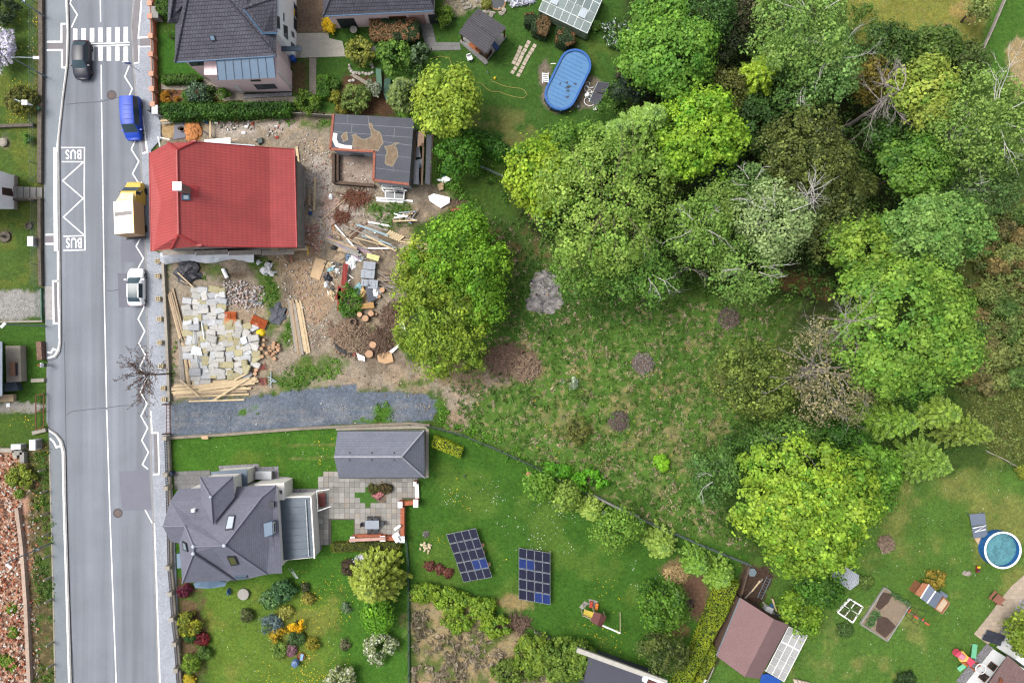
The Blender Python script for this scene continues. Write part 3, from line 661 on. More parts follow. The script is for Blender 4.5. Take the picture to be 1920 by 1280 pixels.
def conifer(name,label,px,py,rpx,h,A,B,group=None,nb=9,lv=11,sp=0.36,zb=0.15,bk=None):
    SEED[0]+=1;g=np.random.default_rng(SEED[0]);zc=h*0.5;c=P(px,py,zc);R_=rpx*(H-zc)/F;o=thing(name,label,'tree',(c[0],c[1],0),group)
    pos=[];nr=[];dr=[];cl_=[];szs=[]
    for i in range(lv):
        t=i/lv;z=h*(zb+(1-zb)*t);Lb=R_*(1-t)**.75+0.15
        for j in range(nb):
            a=2*math.pi*(j+.5*(i%2)+g.uniform(-.25,.25))/nb;l=Lb*g.uniform(.8,1.15);n=max(3,int(l/.13));u=np.array([math.cos(a),math.sin(a),0]);s_=np.array([-u[1],u[0],0])
            for side in(-1,1,0):
                q=np.linspace(.12,1,n);w_=(1-q)*.42*l*.5+.1
                for f in((0.35,.8)if side else(0,)):
                    p=np.array([c[0],c[1],z])+np.outer(q*l,u)+side*np.outer(w_*f,s_)+np.outer(-q**1.5*l*.18,[0,0,1])+g.normal(size=(n,3))*.05
                    pos.append(p);nr.append(np.array([0,0,1.0])+g.normal(size=(n,3))*.35);dr.append(np.tile(u+side*s_*.7,(n,1))+g.normal(size=(n,3))*.2)
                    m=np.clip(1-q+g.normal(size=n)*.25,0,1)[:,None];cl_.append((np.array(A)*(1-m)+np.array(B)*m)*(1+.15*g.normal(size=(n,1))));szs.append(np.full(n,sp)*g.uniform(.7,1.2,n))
    pos=np.concatenate(pos);leaf_mesh('crown',pos,np.concatenate(nr),np.concatenate(szs)*.55,np.concatenate(cl_),LEAFD,o,long=2.0,dirv=np.concatenate(dr),g=g)
    m_=MB();m_.tube([(c[0],c[1],-.1),(c[0],c[1],h*.5),(c[0],c[1],h*.98)],[max(.1,R_*.05),max(.07,R_*.03),.02],7);obj('trunk',m_,bk or bark,o);return o
def bush(name,label,px,py,rpx,h,A,B,rpy=None,group=None,leaf=.13,dens=5.0,nleaf=16,rc=.22,nl=4,m=None,flowers=None,cat='shrub',mixw=.5,low=-.5,spread=.45,sub=.55):
    SEED[0]+=1;g=np.random.default_rng(SEED[0]);zc=h*.45;c=P(px,py,zc);R_=rpx*(H-zc)/F;o=thing(name,label,cat,(c[0],c[1],0),group);asp=(rpy or rpx)/rpx
    L=lobes_of(c,R_,h*.5,nl,g,spread,sub);L=[(l[0],c[1]+(l[1]-c[1])*asp,min(l[2],h*.6),l[3],l[4]*asp,min(l[5],h*.5))for l in L]
    pos,nr,sz,col=crown_leaves(L,g,A,B,dens,nleaf,rc,leaf,low=low,mixw=mixw,clumpvar=.16);pos[:,2]=np.maximum(pos[:,2],.03)
    if flowers:
        k=g.uniform(size=len(col))<flowers[1];col[k]=np.array(flowers[0])*g.uniform(.75,1.15,(k.sum(),1))
    leaf_mesh('foliage',pos,nr,sz,col,m or LEAF,o,g=g)
    m_=MB()
    for i in range(4):
        a=i*1.6;m_.tube([(c[0],c[1],-.05),(c[0]+.3*R_*math.cos(a),c[1]+.3*R_*math.sin(a)*asp,h*.35),(c[0]+.6*R_*math.cos(a),c[1]+.6*R_*math.sin(a)*asp,h*.55)],[.05,.035,.015],5)
    obj('stem',m_,bark,o);return o
def hedge(name,label,pts,h,A,B,leaf=.13,dens=130,group=None,brown=None,m=None,rough=.10,cat='hedge',rnd=.25):
    SEED[0]+=1;g=np.random.default_rng(SEED[0]);poly=PP(pts,h);xs=[p[0]for p in poly];ys=[p[1]for p in poly];cx,cy=sum(xs)/len(xs),sum(ys)/len(ys)
    o=thing(name,label,cat,(cx,cy,0),group)
    per=sum(math.dist(poly[i],poly[(i+1)%len(poly)])for i in range(len(poly)));ar=abs(sum(poly[i][0]*poly[(i+1)%len(poly)][1]-poly[(i+1)%len(poly)][0]*poly[i][1]for i in range(len(poly))))/2
    n=int(ar*dens*2.5*(max(xs)-min(xs))*(max(ys)-min(ys))/max(ar,.1)/2.5);x=g.uniform(min(xs),max(xs),n);y=g.uniform(min(ys),max(ys),n);d=sdist(x,y,poly);k=d>0;x,y,d=x[k],y[k],d[k]
    lump=fbm(x*1.8,y*1.8,SEED[0],3)-.5;z=h+lump*rough*3+g.normal(size=len(x))*rough*.5-rnd*np.clip(1-d/.35,0,1)**2
    top=np.stack([x,y,z],1);tn=np.array([0,0,1.0])+g.normal(size=top.shape)*.5
    ns=int(per*h*dens*.7);sp=[];sn=[]
    for i in range(len(poly)):
        a,b=np.array(poly[i]),np.array(poly[(i+1)%len(poly)]);q=int(ns*math.dist(a,b)/per);t=g.uniform(size=(q,1));p2=a+(b-a)*t;nrm=np.array([(b-a)[1],-(b-a)[0]]);nrm=nrm/(np.linalg.norm(nrm)+1e-9)
        if inside(*((a+b)/2+nrm*.05),poly):nrm=-nrm
        zz=g.uniform(.05,h,(q,1));p2=p2+nrm*(g.normal(size=(q,1))*rough-rnd*.3*(zz/h)**3);sp.append(np.concatenate([p2,zz],1));sn.append(np.tile([nrm[0],nrm[1],.5],(q,1))+g.normal(size=(q,3))*.5)
    pos=np.concatenate([top]+sp);nr=np.concatenate([tn]+sn);q=fbm(pos[:,0]*1.2+pos[:,2],pos[:,1]*1.2,SEED[0]+5,3);mm=np.clip((q-.5)*2.2+.5+g.normal(size=len(pos))*.25,0,1)[:,None]
    col=(np.array(A)*(1-mm)+np.array(B)*mm)*(1+.16*g.normal(size=(len(pos),1)))
    if brown is not None:
        b_=fbm(pos[:,0]*.9,pos[:,1]*.9,SEED[0]+9,3);kk=(b_>brown[1])&(pos[:,2]>h*.7);col[kk]=np.array(brown[0])*g.uniform(.7,1.25,(kk.sum(),1))
    leaf_mesh('foliage',pos,nr,leaf*g.uniform(.7,1.35,len(pos)),col,m or LEAF,o,g=g)
    m_=MB();sh=lambda p,f:(cx+(p[0]-cx)*f,cy+(p[1]-cy)*f);m_.prism([sh(p,.93)for p in poly],0,h-.18-rough);obj('inner_twigs',m_,mat('hedge_inside',S(58,70,38),.95,.3,6,.8,14),o);return o
def scatter(name,label,polys,n,A,B,leaf,hmax,kindn=(0,0,1),cat=None,nleaf=10,rc=.25,m=None,thr=None,seed=1,z=0.0,long=1.35,upw=.8,soft=None,nscale=.5):
    g=np.random.default_rng(seed);P_=[]
    for poly in polys:
        poly=PP(poly,z);xs=[p[0]for p in poly];ys=[p[1]for p in poly];ar=(max(xs)-min(xs))*(max(ys)-min(ys));q=int(n*ar);x=g.uniform(min(xs),max(xs),q);y=g.uniform(min(ys),max(ys),q)
        d=sdist(x,y,poly)+(fbm(x*.6,y*.6,seed,3)-.5)*2;k=d>0
        if thr is not None:k&=fbm(x*nscale,y*nscale,seed+3,3)>thr
        P_.append(np.stack([x[k],y[k]],1))
    P_=np.concatenate(P_);N=len(P_);hh=hmax*np.clip(fbm(P_[:,0]*.4,P_[:,1]*.4,seed+7,3)*1.6-.2,.1,1)*g.uniform(.4,1,N)
    off=g.normal(size=(N,nleaf,3))*.5*np.array([1,1,.35]);pos=np.concatenate([P_,hh[:,None]],1)[:,None]+off*rc;pos[...,2]=np.maximum(pos[...,2]-g.uniform(0,1,(N,nleaf))*hh[:,None]*.5,.02)
    nr=unit(off)*.7+np.array([0,0,upw])+g.normal(size=off.shape)*.4;mm=np.clip(fbm(P_[:,0]*.35,P_[:,1]*.35,seed+11,3)[:,None,None]*1.6-.3+g.normal(size=(N,1,1))*.22,0,1)
    col=(np.array(A)*(1-mm)+np.array(B)*mm)*(1+.18*g.normal(size=(N,1,1)))*(1+.12*g.normal(size=(N,nleaf,1)))
    o=leaf_mesh(name,pos.reshape(-1,3),nr.reshape(-1,3),leaf*g.uniform(.6,1.4,N*nleaf),col.reshape(-1,3),m or LEAF,g=g,long=long);tag(o,label,cat,None,'stuff');return o
def bare_tree(name,label,base,top,L,n,m,seed,spread=.5,depth=2,gravity=0.03,r=.14,star=False):
    g=np.random.default_rng(seed);b=Vector(P(base[0],base[1]));h=top[2];t=Vector(P(top[0],top[1],h));o=thing(name,label,'tree',tuple(b))
    m_=MB();m_.tube([b-Vector((0,0,.1)),b.lerp(t,.5),t],[r*1.3,r,r*.3],7);obj('trunk',m_,m,o)
    for i in range(n):
        f=g.uniform(.55,1.0);a=2*math.pi*i/n*2.4+g.uniform(-.2,.2);s=b.lerp(t,f);m_=MB();q=L*(1.25-f*.5)*g.uniform(.7,1.1)
        branch(m_,s,(math.cos(a),math.sin(a),g.uniform(-.15,.35)),q,r*.32,depth,g,spread,gravity,4 if not star else 2);obj('branch',m_,m,o)
    return o

# ---------------------------------------------------------------- trees, wood at the top and right of the plot
T=tree
W='trees of the small wood behind the plot'
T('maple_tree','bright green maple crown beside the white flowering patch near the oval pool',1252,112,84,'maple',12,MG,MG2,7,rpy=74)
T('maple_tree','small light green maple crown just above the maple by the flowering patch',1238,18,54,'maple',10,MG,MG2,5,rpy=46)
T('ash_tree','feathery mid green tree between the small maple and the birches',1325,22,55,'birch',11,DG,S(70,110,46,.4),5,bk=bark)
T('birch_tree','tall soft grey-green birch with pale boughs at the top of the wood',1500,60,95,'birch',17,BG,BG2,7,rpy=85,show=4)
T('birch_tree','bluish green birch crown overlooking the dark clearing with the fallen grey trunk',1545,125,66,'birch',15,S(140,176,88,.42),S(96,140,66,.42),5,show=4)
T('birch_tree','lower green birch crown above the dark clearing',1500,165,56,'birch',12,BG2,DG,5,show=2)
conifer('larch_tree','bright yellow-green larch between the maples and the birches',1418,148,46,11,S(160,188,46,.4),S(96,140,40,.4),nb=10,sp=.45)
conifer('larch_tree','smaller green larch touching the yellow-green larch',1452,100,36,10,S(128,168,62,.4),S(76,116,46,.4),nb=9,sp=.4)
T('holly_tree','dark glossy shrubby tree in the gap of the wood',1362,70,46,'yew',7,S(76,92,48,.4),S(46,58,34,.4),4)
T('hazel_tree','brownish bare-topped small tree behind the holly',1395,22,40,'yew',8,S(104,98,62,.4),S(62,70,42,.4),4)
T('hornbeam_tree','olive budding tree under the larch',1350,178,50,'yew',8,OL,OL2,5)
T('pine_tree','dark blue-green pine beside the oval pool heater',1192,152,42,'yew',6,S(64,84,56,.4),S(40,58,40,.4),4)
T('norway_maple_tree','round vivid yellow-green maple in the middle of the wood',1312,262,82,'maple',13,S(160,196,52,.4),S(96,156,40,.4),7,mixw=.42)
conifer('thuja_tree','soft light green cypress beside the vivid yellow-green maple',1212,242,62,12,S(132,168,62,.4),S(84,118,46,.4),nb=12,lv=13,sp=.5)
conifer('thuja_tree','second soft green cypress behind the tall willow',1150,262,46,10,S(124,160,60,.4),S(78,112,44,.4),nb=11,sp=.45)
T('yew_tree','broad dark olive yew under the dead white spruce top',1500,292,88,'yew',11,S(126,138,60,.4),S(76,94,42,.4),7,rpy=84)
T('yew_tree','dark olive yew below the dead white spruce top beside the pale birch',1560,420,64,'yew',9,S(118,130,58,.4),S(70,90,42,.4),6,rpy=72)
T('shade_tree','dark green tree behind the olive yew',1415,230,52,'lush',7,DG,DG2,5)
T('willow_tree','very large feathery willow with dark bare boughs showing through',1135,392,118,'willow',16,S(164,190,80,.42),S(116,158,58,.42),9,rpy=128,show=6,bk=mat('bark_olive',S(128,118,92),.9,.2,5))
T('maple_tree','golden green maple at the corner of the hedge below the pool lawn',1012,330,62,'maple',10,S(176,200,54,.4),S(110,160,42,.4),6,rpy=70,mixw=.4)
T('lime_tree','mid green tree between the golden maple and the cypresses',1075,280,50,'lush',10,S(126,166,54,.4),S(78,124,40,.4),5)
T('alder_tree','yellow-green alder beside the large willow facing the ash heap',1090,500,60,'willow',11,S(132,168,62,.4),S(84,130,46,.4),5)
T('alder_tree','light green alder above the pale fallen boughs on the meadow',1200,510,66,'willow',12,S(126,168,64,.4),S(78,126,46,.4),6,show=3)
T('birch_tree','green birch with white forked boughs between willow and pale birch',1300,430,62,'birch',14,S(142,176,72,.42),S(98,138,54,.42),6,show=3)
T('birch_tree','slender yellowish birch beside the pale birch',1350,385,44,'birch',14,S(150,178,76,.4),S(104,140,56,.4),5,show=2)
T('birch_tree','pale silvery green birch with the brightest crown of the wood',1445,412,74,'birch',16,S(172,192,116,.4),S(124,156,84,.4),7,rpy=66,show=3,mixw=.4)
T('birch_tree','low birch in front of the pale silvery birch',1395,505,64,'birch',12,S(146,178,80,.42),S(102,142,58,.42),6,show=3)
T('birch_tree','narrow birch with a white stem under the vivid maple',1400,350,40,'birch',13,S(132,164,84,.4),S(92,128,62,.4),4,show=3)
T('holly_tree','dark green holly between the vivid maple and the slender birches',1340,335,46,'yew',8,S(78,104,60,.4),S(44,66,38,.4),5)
# right hand group
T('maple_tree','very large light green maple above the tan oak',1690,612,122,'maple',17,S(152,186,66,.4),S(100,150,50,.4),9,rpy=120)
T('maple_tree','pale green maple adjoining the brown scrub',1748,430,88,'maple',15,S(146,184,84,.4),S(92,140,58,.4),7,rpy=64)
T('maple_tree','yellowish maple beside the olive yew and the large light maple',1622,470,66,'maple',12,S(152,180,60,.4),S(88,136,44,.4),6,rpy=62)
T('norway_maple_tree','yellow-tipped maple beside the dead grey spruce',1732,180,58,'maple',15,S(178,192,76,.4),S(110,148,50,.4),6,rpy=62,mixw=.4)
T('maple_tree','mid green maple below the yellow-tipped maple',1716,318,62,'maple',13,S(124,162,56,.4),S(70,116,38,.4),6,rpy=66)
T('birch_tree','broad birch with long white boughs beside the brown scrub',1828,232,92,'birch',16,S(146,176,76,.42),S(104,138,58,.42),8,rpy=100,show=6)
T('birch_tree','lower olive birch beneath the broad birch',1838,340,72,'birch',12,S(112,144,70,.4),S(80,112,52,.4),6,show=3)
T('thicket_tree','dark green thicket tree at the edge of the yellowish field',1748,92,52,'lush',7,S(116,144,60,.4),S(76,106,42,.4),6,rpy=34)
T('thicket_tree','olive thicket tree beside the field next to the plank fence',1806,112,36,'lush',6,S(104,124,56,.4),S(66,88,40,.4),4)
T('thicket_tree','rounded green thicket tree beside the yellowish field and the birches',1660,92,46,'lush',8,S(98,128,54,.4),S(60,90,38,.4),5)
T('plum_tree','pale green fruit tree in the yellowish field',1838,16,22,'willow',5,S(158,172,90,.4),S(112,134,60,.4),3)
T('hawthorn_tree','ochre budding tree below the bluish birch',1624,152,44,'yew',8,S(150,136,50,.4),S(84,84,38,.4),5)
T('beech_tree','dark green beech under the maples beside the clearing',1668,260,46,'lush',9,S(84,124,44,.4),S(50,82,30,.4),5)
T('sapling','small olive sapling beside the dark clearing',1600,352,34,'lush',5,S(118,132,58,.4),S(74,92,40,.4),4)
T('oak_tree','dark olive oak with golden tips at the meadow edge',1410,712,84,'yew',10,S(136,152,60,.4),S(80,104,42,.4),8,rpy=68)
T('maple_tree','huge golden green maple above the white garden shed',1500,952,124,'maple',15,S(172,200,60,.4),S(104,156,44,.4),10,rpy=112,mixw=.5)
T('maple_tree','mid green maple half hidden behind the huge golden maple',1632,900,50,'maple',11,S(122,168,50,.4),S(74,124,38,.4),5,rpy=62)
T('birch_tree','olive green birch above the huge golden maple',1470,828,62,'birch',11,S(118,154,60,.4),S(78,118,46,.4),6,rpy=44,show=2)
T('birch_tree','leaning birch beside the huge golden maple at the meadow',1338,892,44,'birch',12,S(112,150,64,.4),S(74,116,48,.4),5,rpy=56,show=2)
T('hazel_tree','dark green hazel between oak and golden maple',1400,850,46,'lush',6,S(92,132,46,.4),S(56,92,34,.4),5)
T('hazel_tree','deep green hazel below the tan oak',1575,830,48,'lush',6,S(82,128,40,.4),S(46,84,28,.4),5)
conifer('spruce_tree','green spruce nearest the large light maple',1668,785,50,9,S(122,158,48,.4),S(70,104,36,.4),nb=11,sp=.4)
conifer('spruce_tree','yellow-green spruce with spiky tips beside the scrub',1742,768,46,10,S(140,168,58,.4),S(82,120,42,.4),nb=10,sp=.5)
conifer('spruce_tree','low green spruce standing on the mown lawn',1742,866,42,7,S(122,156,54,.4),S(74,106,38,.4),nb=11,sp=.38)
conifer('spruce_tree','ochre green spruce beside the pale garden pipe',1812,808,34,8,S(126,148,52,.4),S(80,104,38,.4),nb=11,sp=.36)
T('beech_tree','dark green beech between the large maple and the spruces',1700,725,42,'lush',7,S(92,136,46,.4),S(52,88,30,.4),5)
# the tan oak coming into leaf
SEED[0]+=1;g_=np.random.default_rng(901);c_=P(1552,695,8.0)
o_=thing('oak_tree','tan oak just coming into leaf with all its grey twigs showing','tree',(c_[0],c_[1],0))
L_=lobes_of(c_,95*(H-8)/F,3.4,7,g_)
pos_,nr_,sz_,col_=crown_leaves(L_,g_,S(174,160,112,.4),S(124,132,72,.4),2.0,10,.6,.15,inner=False);leaf_mesh('crown',pos_,nr_,sz_,col_,LEAF,o_,g=g_)
m_=MB();limbs(m_,(c_[0],c_[1],-.1),L_,.3,g_,8);obj('trunk',m_,bark_g,o_)
for i in range(26):
    a_=i*2.4;m_=MB();branch(m_,(c_[0]+.8*math.cos(a_),c_[1]+.8*math.sin(a_),8+g_.uniform(-1,2.2)),(math.cos(a_),math.sin(a_),g_.uniform(-.1,.5)),g_.uniform(2.2,4.2),.06,2,g_,.7,0,4);obj('branch',m_,bark_g,o_)
# dead trees
bare_tree('dead_tree','dead grey spruce leaning over the dark clearing on a long bare trunk',(1590,236),(1692,166,11.2),3.0,22,bark_g,11,.5,2,.05,.16)
bare_tree('dead_tree','dead white spruce top with straight radiating branches above the yews',(1482,388),(1526,356,12.5),2.3,26,mat('bark_bleached',S(214,210,204),.85,.1,4),12,.12,1,-.03,.12,True)
bare_tree('dead_tree','thin dead white tree beside the olive yew near the clearing',(1535,258),(1562,240,9),1.4,6,bark_g,13,.8,2,.02,.07)
bare_tree('dead_tree','dead white boughs poking through the large light maple',(1535,595),(1605,603,15.5),3.4,9,bark_g,14,.7,2,.02,.12)
bare_tree('dead_tree','dead pale birch drooping over the meadow in front of the alders',(1190,540),(1212,536,7.5),3.2,5,bark_g,15,.3,2,.12,.09)
bare_tree('dead_tree','dead pale forked tree beside the low birch above the meadow',(1282,500),(1300,506,8.5),2.4,5,bark_g,16,.6,2,.08,.08)
# street tree: bare, seed heads, leaning over the pavement from the fence
g_=np.random.default_rng(77);b_=P(322,700);o_=thing('street_tree','leafless tree with brown seed heads reaching over the pavement and kerb','tree',b_)
m_=MB();m_.tube([(b_[0],b_[1],-.1),(b_[0]-.3,b_[1],2.2),(b_[0]-.9,b_[1]+.1,4.2)],[.1,.08,.05],8);obj('trunk',m_,bark,o_)
def arch(mb,p,q,r,g,depth):
    p=Vector(p);q=Vector(q);k=5;L=(q-p).length;pts=[p.lerp(q,i/k)+Vector((g.normal()*L*.025,g.normal()*L*.025,math.sin(math.pi*i/k)*L*.06))for i in range(k+1)]
    mb.tube(pts,[r*(1-.75*i/k)+.006 for i in range(k+1)],5,False);tips.append(pts[-1])
    if depth:
        for j in range(5):
            i=1+int(g.integers(0,k));d=(q-p)*g.uniform(.25,.5);d.rotate(Matrix.Rotation(g.uniform(-.9,.9),3,'Z'));d.z+=g.normal()*.25;arch(mb,pts[i],pts[i]+d,r*.5,g,depth-1)
tips=[];twig_g=mat('twig_grey_brown',S(122,112,106),.95,.2,4)
for ex,ey in((240,690),(247,668),(262,655),(236,706),(250,722),(264,745),(270,762),(285,668),(300,690),(255,700),(278,735),(296,752),(244,680),(252,690),(262,712),(270,700),(284,720),(276,672),(258,735),(290,705)):
    m_=MB();arch(m_,(b_[0]-.75,b_[1]+.05,3.6),P(ex,ey,6.0),.026,g_,2);obj('branch',m_,twig_g,o_)
m_=MB();rr=random.Random(3)
for t_ in tips:
    m_.ball((t_[0]+rr.uniform(-.1,.1),t_[1]+rr.uniform(-.1,.1),t_[2]),.06,.06,.05,5,.3,1)
obj('seed_heads',m_,mat('seed_head_brown',S(122,96,84),.95,.2,8),o_)['kind']='stuff'
# trees standing on the plots
T('willow_tree','big yellow-green shrubby tree standing between the timber heaps and the meadow',866,478,78,'lush',8,S(140,184,46,.4),S(86,142,36,.4),8,rpy=82,leaf=.18)
T('willow_tree','yellow-green shrubby tree just above the soil heap with twigs',830,602,86,'lush',7,S(160,182,54,.4),S(104,140,42,.4),9,rpy=98,leaf=.18)
T('willow_tree','bright green dense tree squeezed between the two yellow-green shrubby trees',894,548,48,'lush',7.5,S(136,180,46,.4),S(86,138,36,.4),5,rpy=74,leaf=.18)
T('willow_tree','yellowish shrubby tree overhanging the long grey branches',795,510,52,'lush',6,S(170,186,58,.4),S(112,146,44,.4),6,rpy=62,leaf=.18)
T('maple_tree','golden green maple between the felt-roofed ruin and the garden lawn',834,192,56,'maple',8,S(180,200,66,.4),S(126,162,52,.4),6,rpy=62,mixw=.4)
T('elder_tree','dense green elder behind the collapsed lean-to',862,288,36,'lush',5,S(96,150,40,.4),S(58,104,30,.4),5,rpy=44)
T('lilac_tree','small green tree in the middle of the garden beside the sandpit',1245,1140,40,'lush',5,S(108,150,42,.4),S(66,108,32,.4),5,rpy=44)
T('birch_tree','dark green tree with a grey edge between the garden shed hedge and flat roof',1243,1218,42,'yew',5,S(112,126,52,.4),S(56,74,34,.4),6)
T('plum_tree','light green fruit tree with white ground flowers beside the retaining wall',1158,990,44,'willow',5,S(140,178,62,.4),S(96,142,48,.4),6,rpy=36)
T('plum_tree','small light green fruit tree touching the mesh fence below the meadow',1014,910,24,'willow',3.5,S(136,178,58,.4),S(92,140,42,.4),4)
T('plum_tree','slim yellow-green fruit tree with white flowers below the green mesh fence',1062,930,21,'willow',3.5,S(158,186,76,.4),S(116,150,52,.4),4)
conifer('spruce_tree','small yellow-green spruce beside the retaining wall',1110,956,22,4,S(150,176,66,.4),S(98,132,44,.4),nb=9,lv=8,sp=.3)
conifer('spruce_tree','young light green spruce among yellow flowers near the mesh fence',1242,1020,30,4,S(140,168,62,.4),S(88,122,42,.4),nb=10,lv=8,sp=.32)
conifer('spruce_tree','young green spruce between two others near the mesh fence',1308,1056,28,4.2,S(116,156,50,.4),S(72,112,38,.4),nb=10,lv=8,sp=.32)
conifer('spruce_tree','young spruce at the end of the clipped yellow-green hedge',1350,1078,30,4.2,S(126,162,52,.4),S(78,116,38,.4),nb=10,lv=8,sp=.32)
conifer('larch_tree','yellow-green larch with drooping sprays on the slate house lawn',700,1092,54,7,S(148,164,52,.4),S(92,114,40,.4),nb=13,lv=12,sp=.42)
T('lilac_tree','vivid green rounded shrub tree touching the drooping larch',708,1152,28,'lush',3.5,S(128,180,42,.4),S(84,140,34,.4),4,leaf=.2)
bush('flowering_shrub','pale blossoming round shrub on the slate house lawn',711,1216,29,2.4,S(166,178,112),S(110,134,66),leaf=.16,flowers=(S(226,228,190),.25))
bush('flowering_shrub','pale blossoming shrub at the bottom of the slate house lawn',638,1276,28,2.2,S(168,176,110),S(116,136,64),leaf=.16,flowers=(S(224,224,186),.25))
T('elm_tree','dark green tree behind the white garden shed',1536,1100,38,'lush',6,S(94,142,40,.4),S(56,98,30,.4),6,rpy=36)
T('elder_tree','yellow-green dense tree overhanging the polycarbonate lean-to',1502,1146,34,'lush',4.5,S(142,176,46,.4),S(88,134,36,.4),5,rpy=40)
T('lime_tree','clipped yellow-green tree beside the bottom edge house with brown roof',1914,1186,27,'lush',4,S(150,172,46,.4),S(96,124,36,.4),5,rpy=36)

# ---------------------------------------------------------------- hedges, shrubs, beds, wild growth
k4=.42
HG=S(92,132,40,k4);HG2=S(56,92,28,k4);DK=S(74,100,54,k4);DK2=S(44,66,36,k4)
hedge('hedge','long green hedge between the pink house and the building plot',[(302,195),(420,192),(538,190),(545,200),(542,212),(420,218),(312,221),(303,210)],1.5,S(82,126,38,k4),S(48,84,26,k4),.16,rough=.16)
hedge('hedge','short clipped hedge along the garden path of the pink house',[(301,138),(340,137),(366,138),(374,145),(367,152),(302,155)],1.1,HG,HG2,.11,rough=.05)
hedge('hedge','clipped hedge block by the street pillar and grey cabinet of the pink house',[(290,-6),(316,-6),(316,26),(304,27),(290,18)],1.6,HG,HG2,.12,rough=.06)
hedge('hedge','dark boxy hedge with a browned top beside the second pink building',[(691,34),(780,33),(786,45),(785,70),(770,75),(700,74),(692,66)],2.0,S(66,94,50,k4),S(40,62,34,k4),.11,rough=.06,brown=(S(156,120,76,.42),.52))
hedge('hedge','browned clipped box shrub standing alone by the greenhouse gable',[(984,24),(1000,21),(1004,40),(994,46),(984,42)],1.5,DK,DK2,.11,rough=.06,brown=(S(140,112,70,.42),.55))
hedge('hedge','browned clipped box shrub beside the greenhouse door end',[(1002,26),(1030,30),(1033,48),(1024,66),(998,58),(996,44)],1.7,DK,DK2,.11,rough=.06,brown=(S(140,112,70,.42),.5))
hedge('hedge','browned clipped box shrub between greenhouse and oval pool',[(1044,48),(1062,50),(1079,62),(1078,78),(1062,86),(1042,76)],1.6,DK,DK2,.11,rough=.06,brown=(S(150,110,66,.42),.5))
hedge('hedge','loose green hedge along the lower end of the pool lawn',[(884,246),(905,244),(945,268),(978,292),(970,310),(930,290),(888,264)],1.8,S(76,128,34,k4),S(42,84,24,k4),.17,rough=.2)
hedge('hedge','small clipped hedge block beside the long path of the pink house',[(593,140),(616,138),(617,178),(606,181),(593,178)],1.2,S(104,150,40,k4),S(66,110,30,k4),.12,rough=.06)
hedge('hedge','olive clipped hedge under the terrace brick wall',[(620,1019),(700,1017),(750,1016),(751,1030),(620,1036)],1.0,S(128,130,40,k4),S(86,96,32,k4),.09,rough=.03,rnd=.08)
hedge('hedge','short bright yellow-green clipped hedge beside the slate garage',[(814,817),(868,840),(862,859),(809,837)],1.2,S(196,206,44,k4),S(148,170,36,k4),.10,rough=.04,rnd=.1)
hedge('hedge','long yellow-green clipped hedge beside the brown roofed shed',[(1352,1090),(1388,1094),(1366,1150),(1330,1215),(1288,1300),(1258,1300),(1296,1230),(1324,1165)],1.7,S(160,176,40,k4),S(112,138,34,k4),.12,rough=.07)
hedge('hedge','yellow-green hedge stub in the passage beside the brown roofed shed',[(1338,1210),(1352,1225),(1330,1262),(1310,1296),(1300,1292),(1322,1240)],1.2,S(160,172,40,k4),S(104,128,34,k4),.12,rough=.1)
B=bush
gp='clipped golden ball shrubs by the street wall'
for q in((305,178.5,4.5),(311.5,176,5.5),(320,174.5,6.5),(327,171,4.5),(306,186,5),(313.5,189.5,5.5),(331,185,5)):
    B('ball_shrub','small clipped golden orange ball shrub beside the street wall pillar',q[0],q[1],q[2],.55,S(206,150,40,.4),S(150,110,34,.4),leaf=.06,dens=14,nleaf=14,rc=.1,nl=0,group=gp)
B('ball_shrub','clipped round green shrub on the front lawn of the pink house',320,69,10,1.2,HG,HG2,leaf=.09,nl=2)
B('shrub','big blue-green rounded shrub inside the long hedge',371,174,19,1.8,S(84,112,72,k4),S(48,72,46,k4),m=LEAFD)
B('shrub','dark green low shrub next to the blue-green rounded shrub',390,184,11,1.0,S(62,84,44,k4),S(38,56,30,k4),m=LEAFD)
B('shrub','light green shrub squeezed beside the blue-green rounded shrub',352,180,8,1.1,S(108,148,48,k4),S(72,110,36,k4))
B('shrub','dark green shrub behind the clipped green cone',398,175,11,1.1,S(70,98,36,k4),S(42,64,26,k4))
B('shrub','dark purple barberry between the green shrubs and the pink annex',414,168,10,.9,S(88,52,50,k4),S(52,32,32,k4))
B('ball_shrub','clipped green cone shrub inside the long hedge',416,178,14,1.7,S(106,148,42,k4),S(66,104,32,k4),leaf=.1,nl=1)
B('forsythia','bright yellow forsythia at the gravel yard corner',617,47,12,1.4,S(240,206,36,.5),S(190,160,34,.5),rpy=13,leaf=.12,nl=3)
B('shrub','yellow-green shrub beside the pale paved patio',673,98,25,2.6,S(174,176,74,k4),S(108,124,48,k4),leaf=.16)
B('shrub','large round bright green shrub in the middle of the garden',739,108,31,3.0,S(128,166,62,k4),S(78,120,44,k4),leaf=.15,nl=5)
B('palm_shrub','dark spiky shrub beside the large round shrub',786,103,18,2.4,S(84,108,62,k4),S(46,66,40,k4),leaf=.2,m=LEAFD)
B('shrub','rounded green shrub above the felt-roofed ruin',668,184,25,2.4,S(138,158,72,k4),S(84,114,46,k4),leaf=.14)
B('shrub','pale flowering shrub beside the mulch bed',700,165,14,1.8,S(170,176,140,k4),S(110,126,84,k4),leaf=.13,nl=3)
conifer('pine_tree','dark drooping pine above the felt-roofed ruin',756,172,32,5.5,S(116,136,62,k4),S(60,80,40,k4),nb=12,lv=10,sp=.4)
B('shrub','light green leafy shrub at the corner of the felt-roofed ruin',762,210,14,1.5,S(110,152,48,k4),S(68,108,36,k4),leaf=.17)
B('shrub','small green shrub at the stair of the path',782,138,18,1.6,S(92,126,54,k4),S(52,82,34,k4))
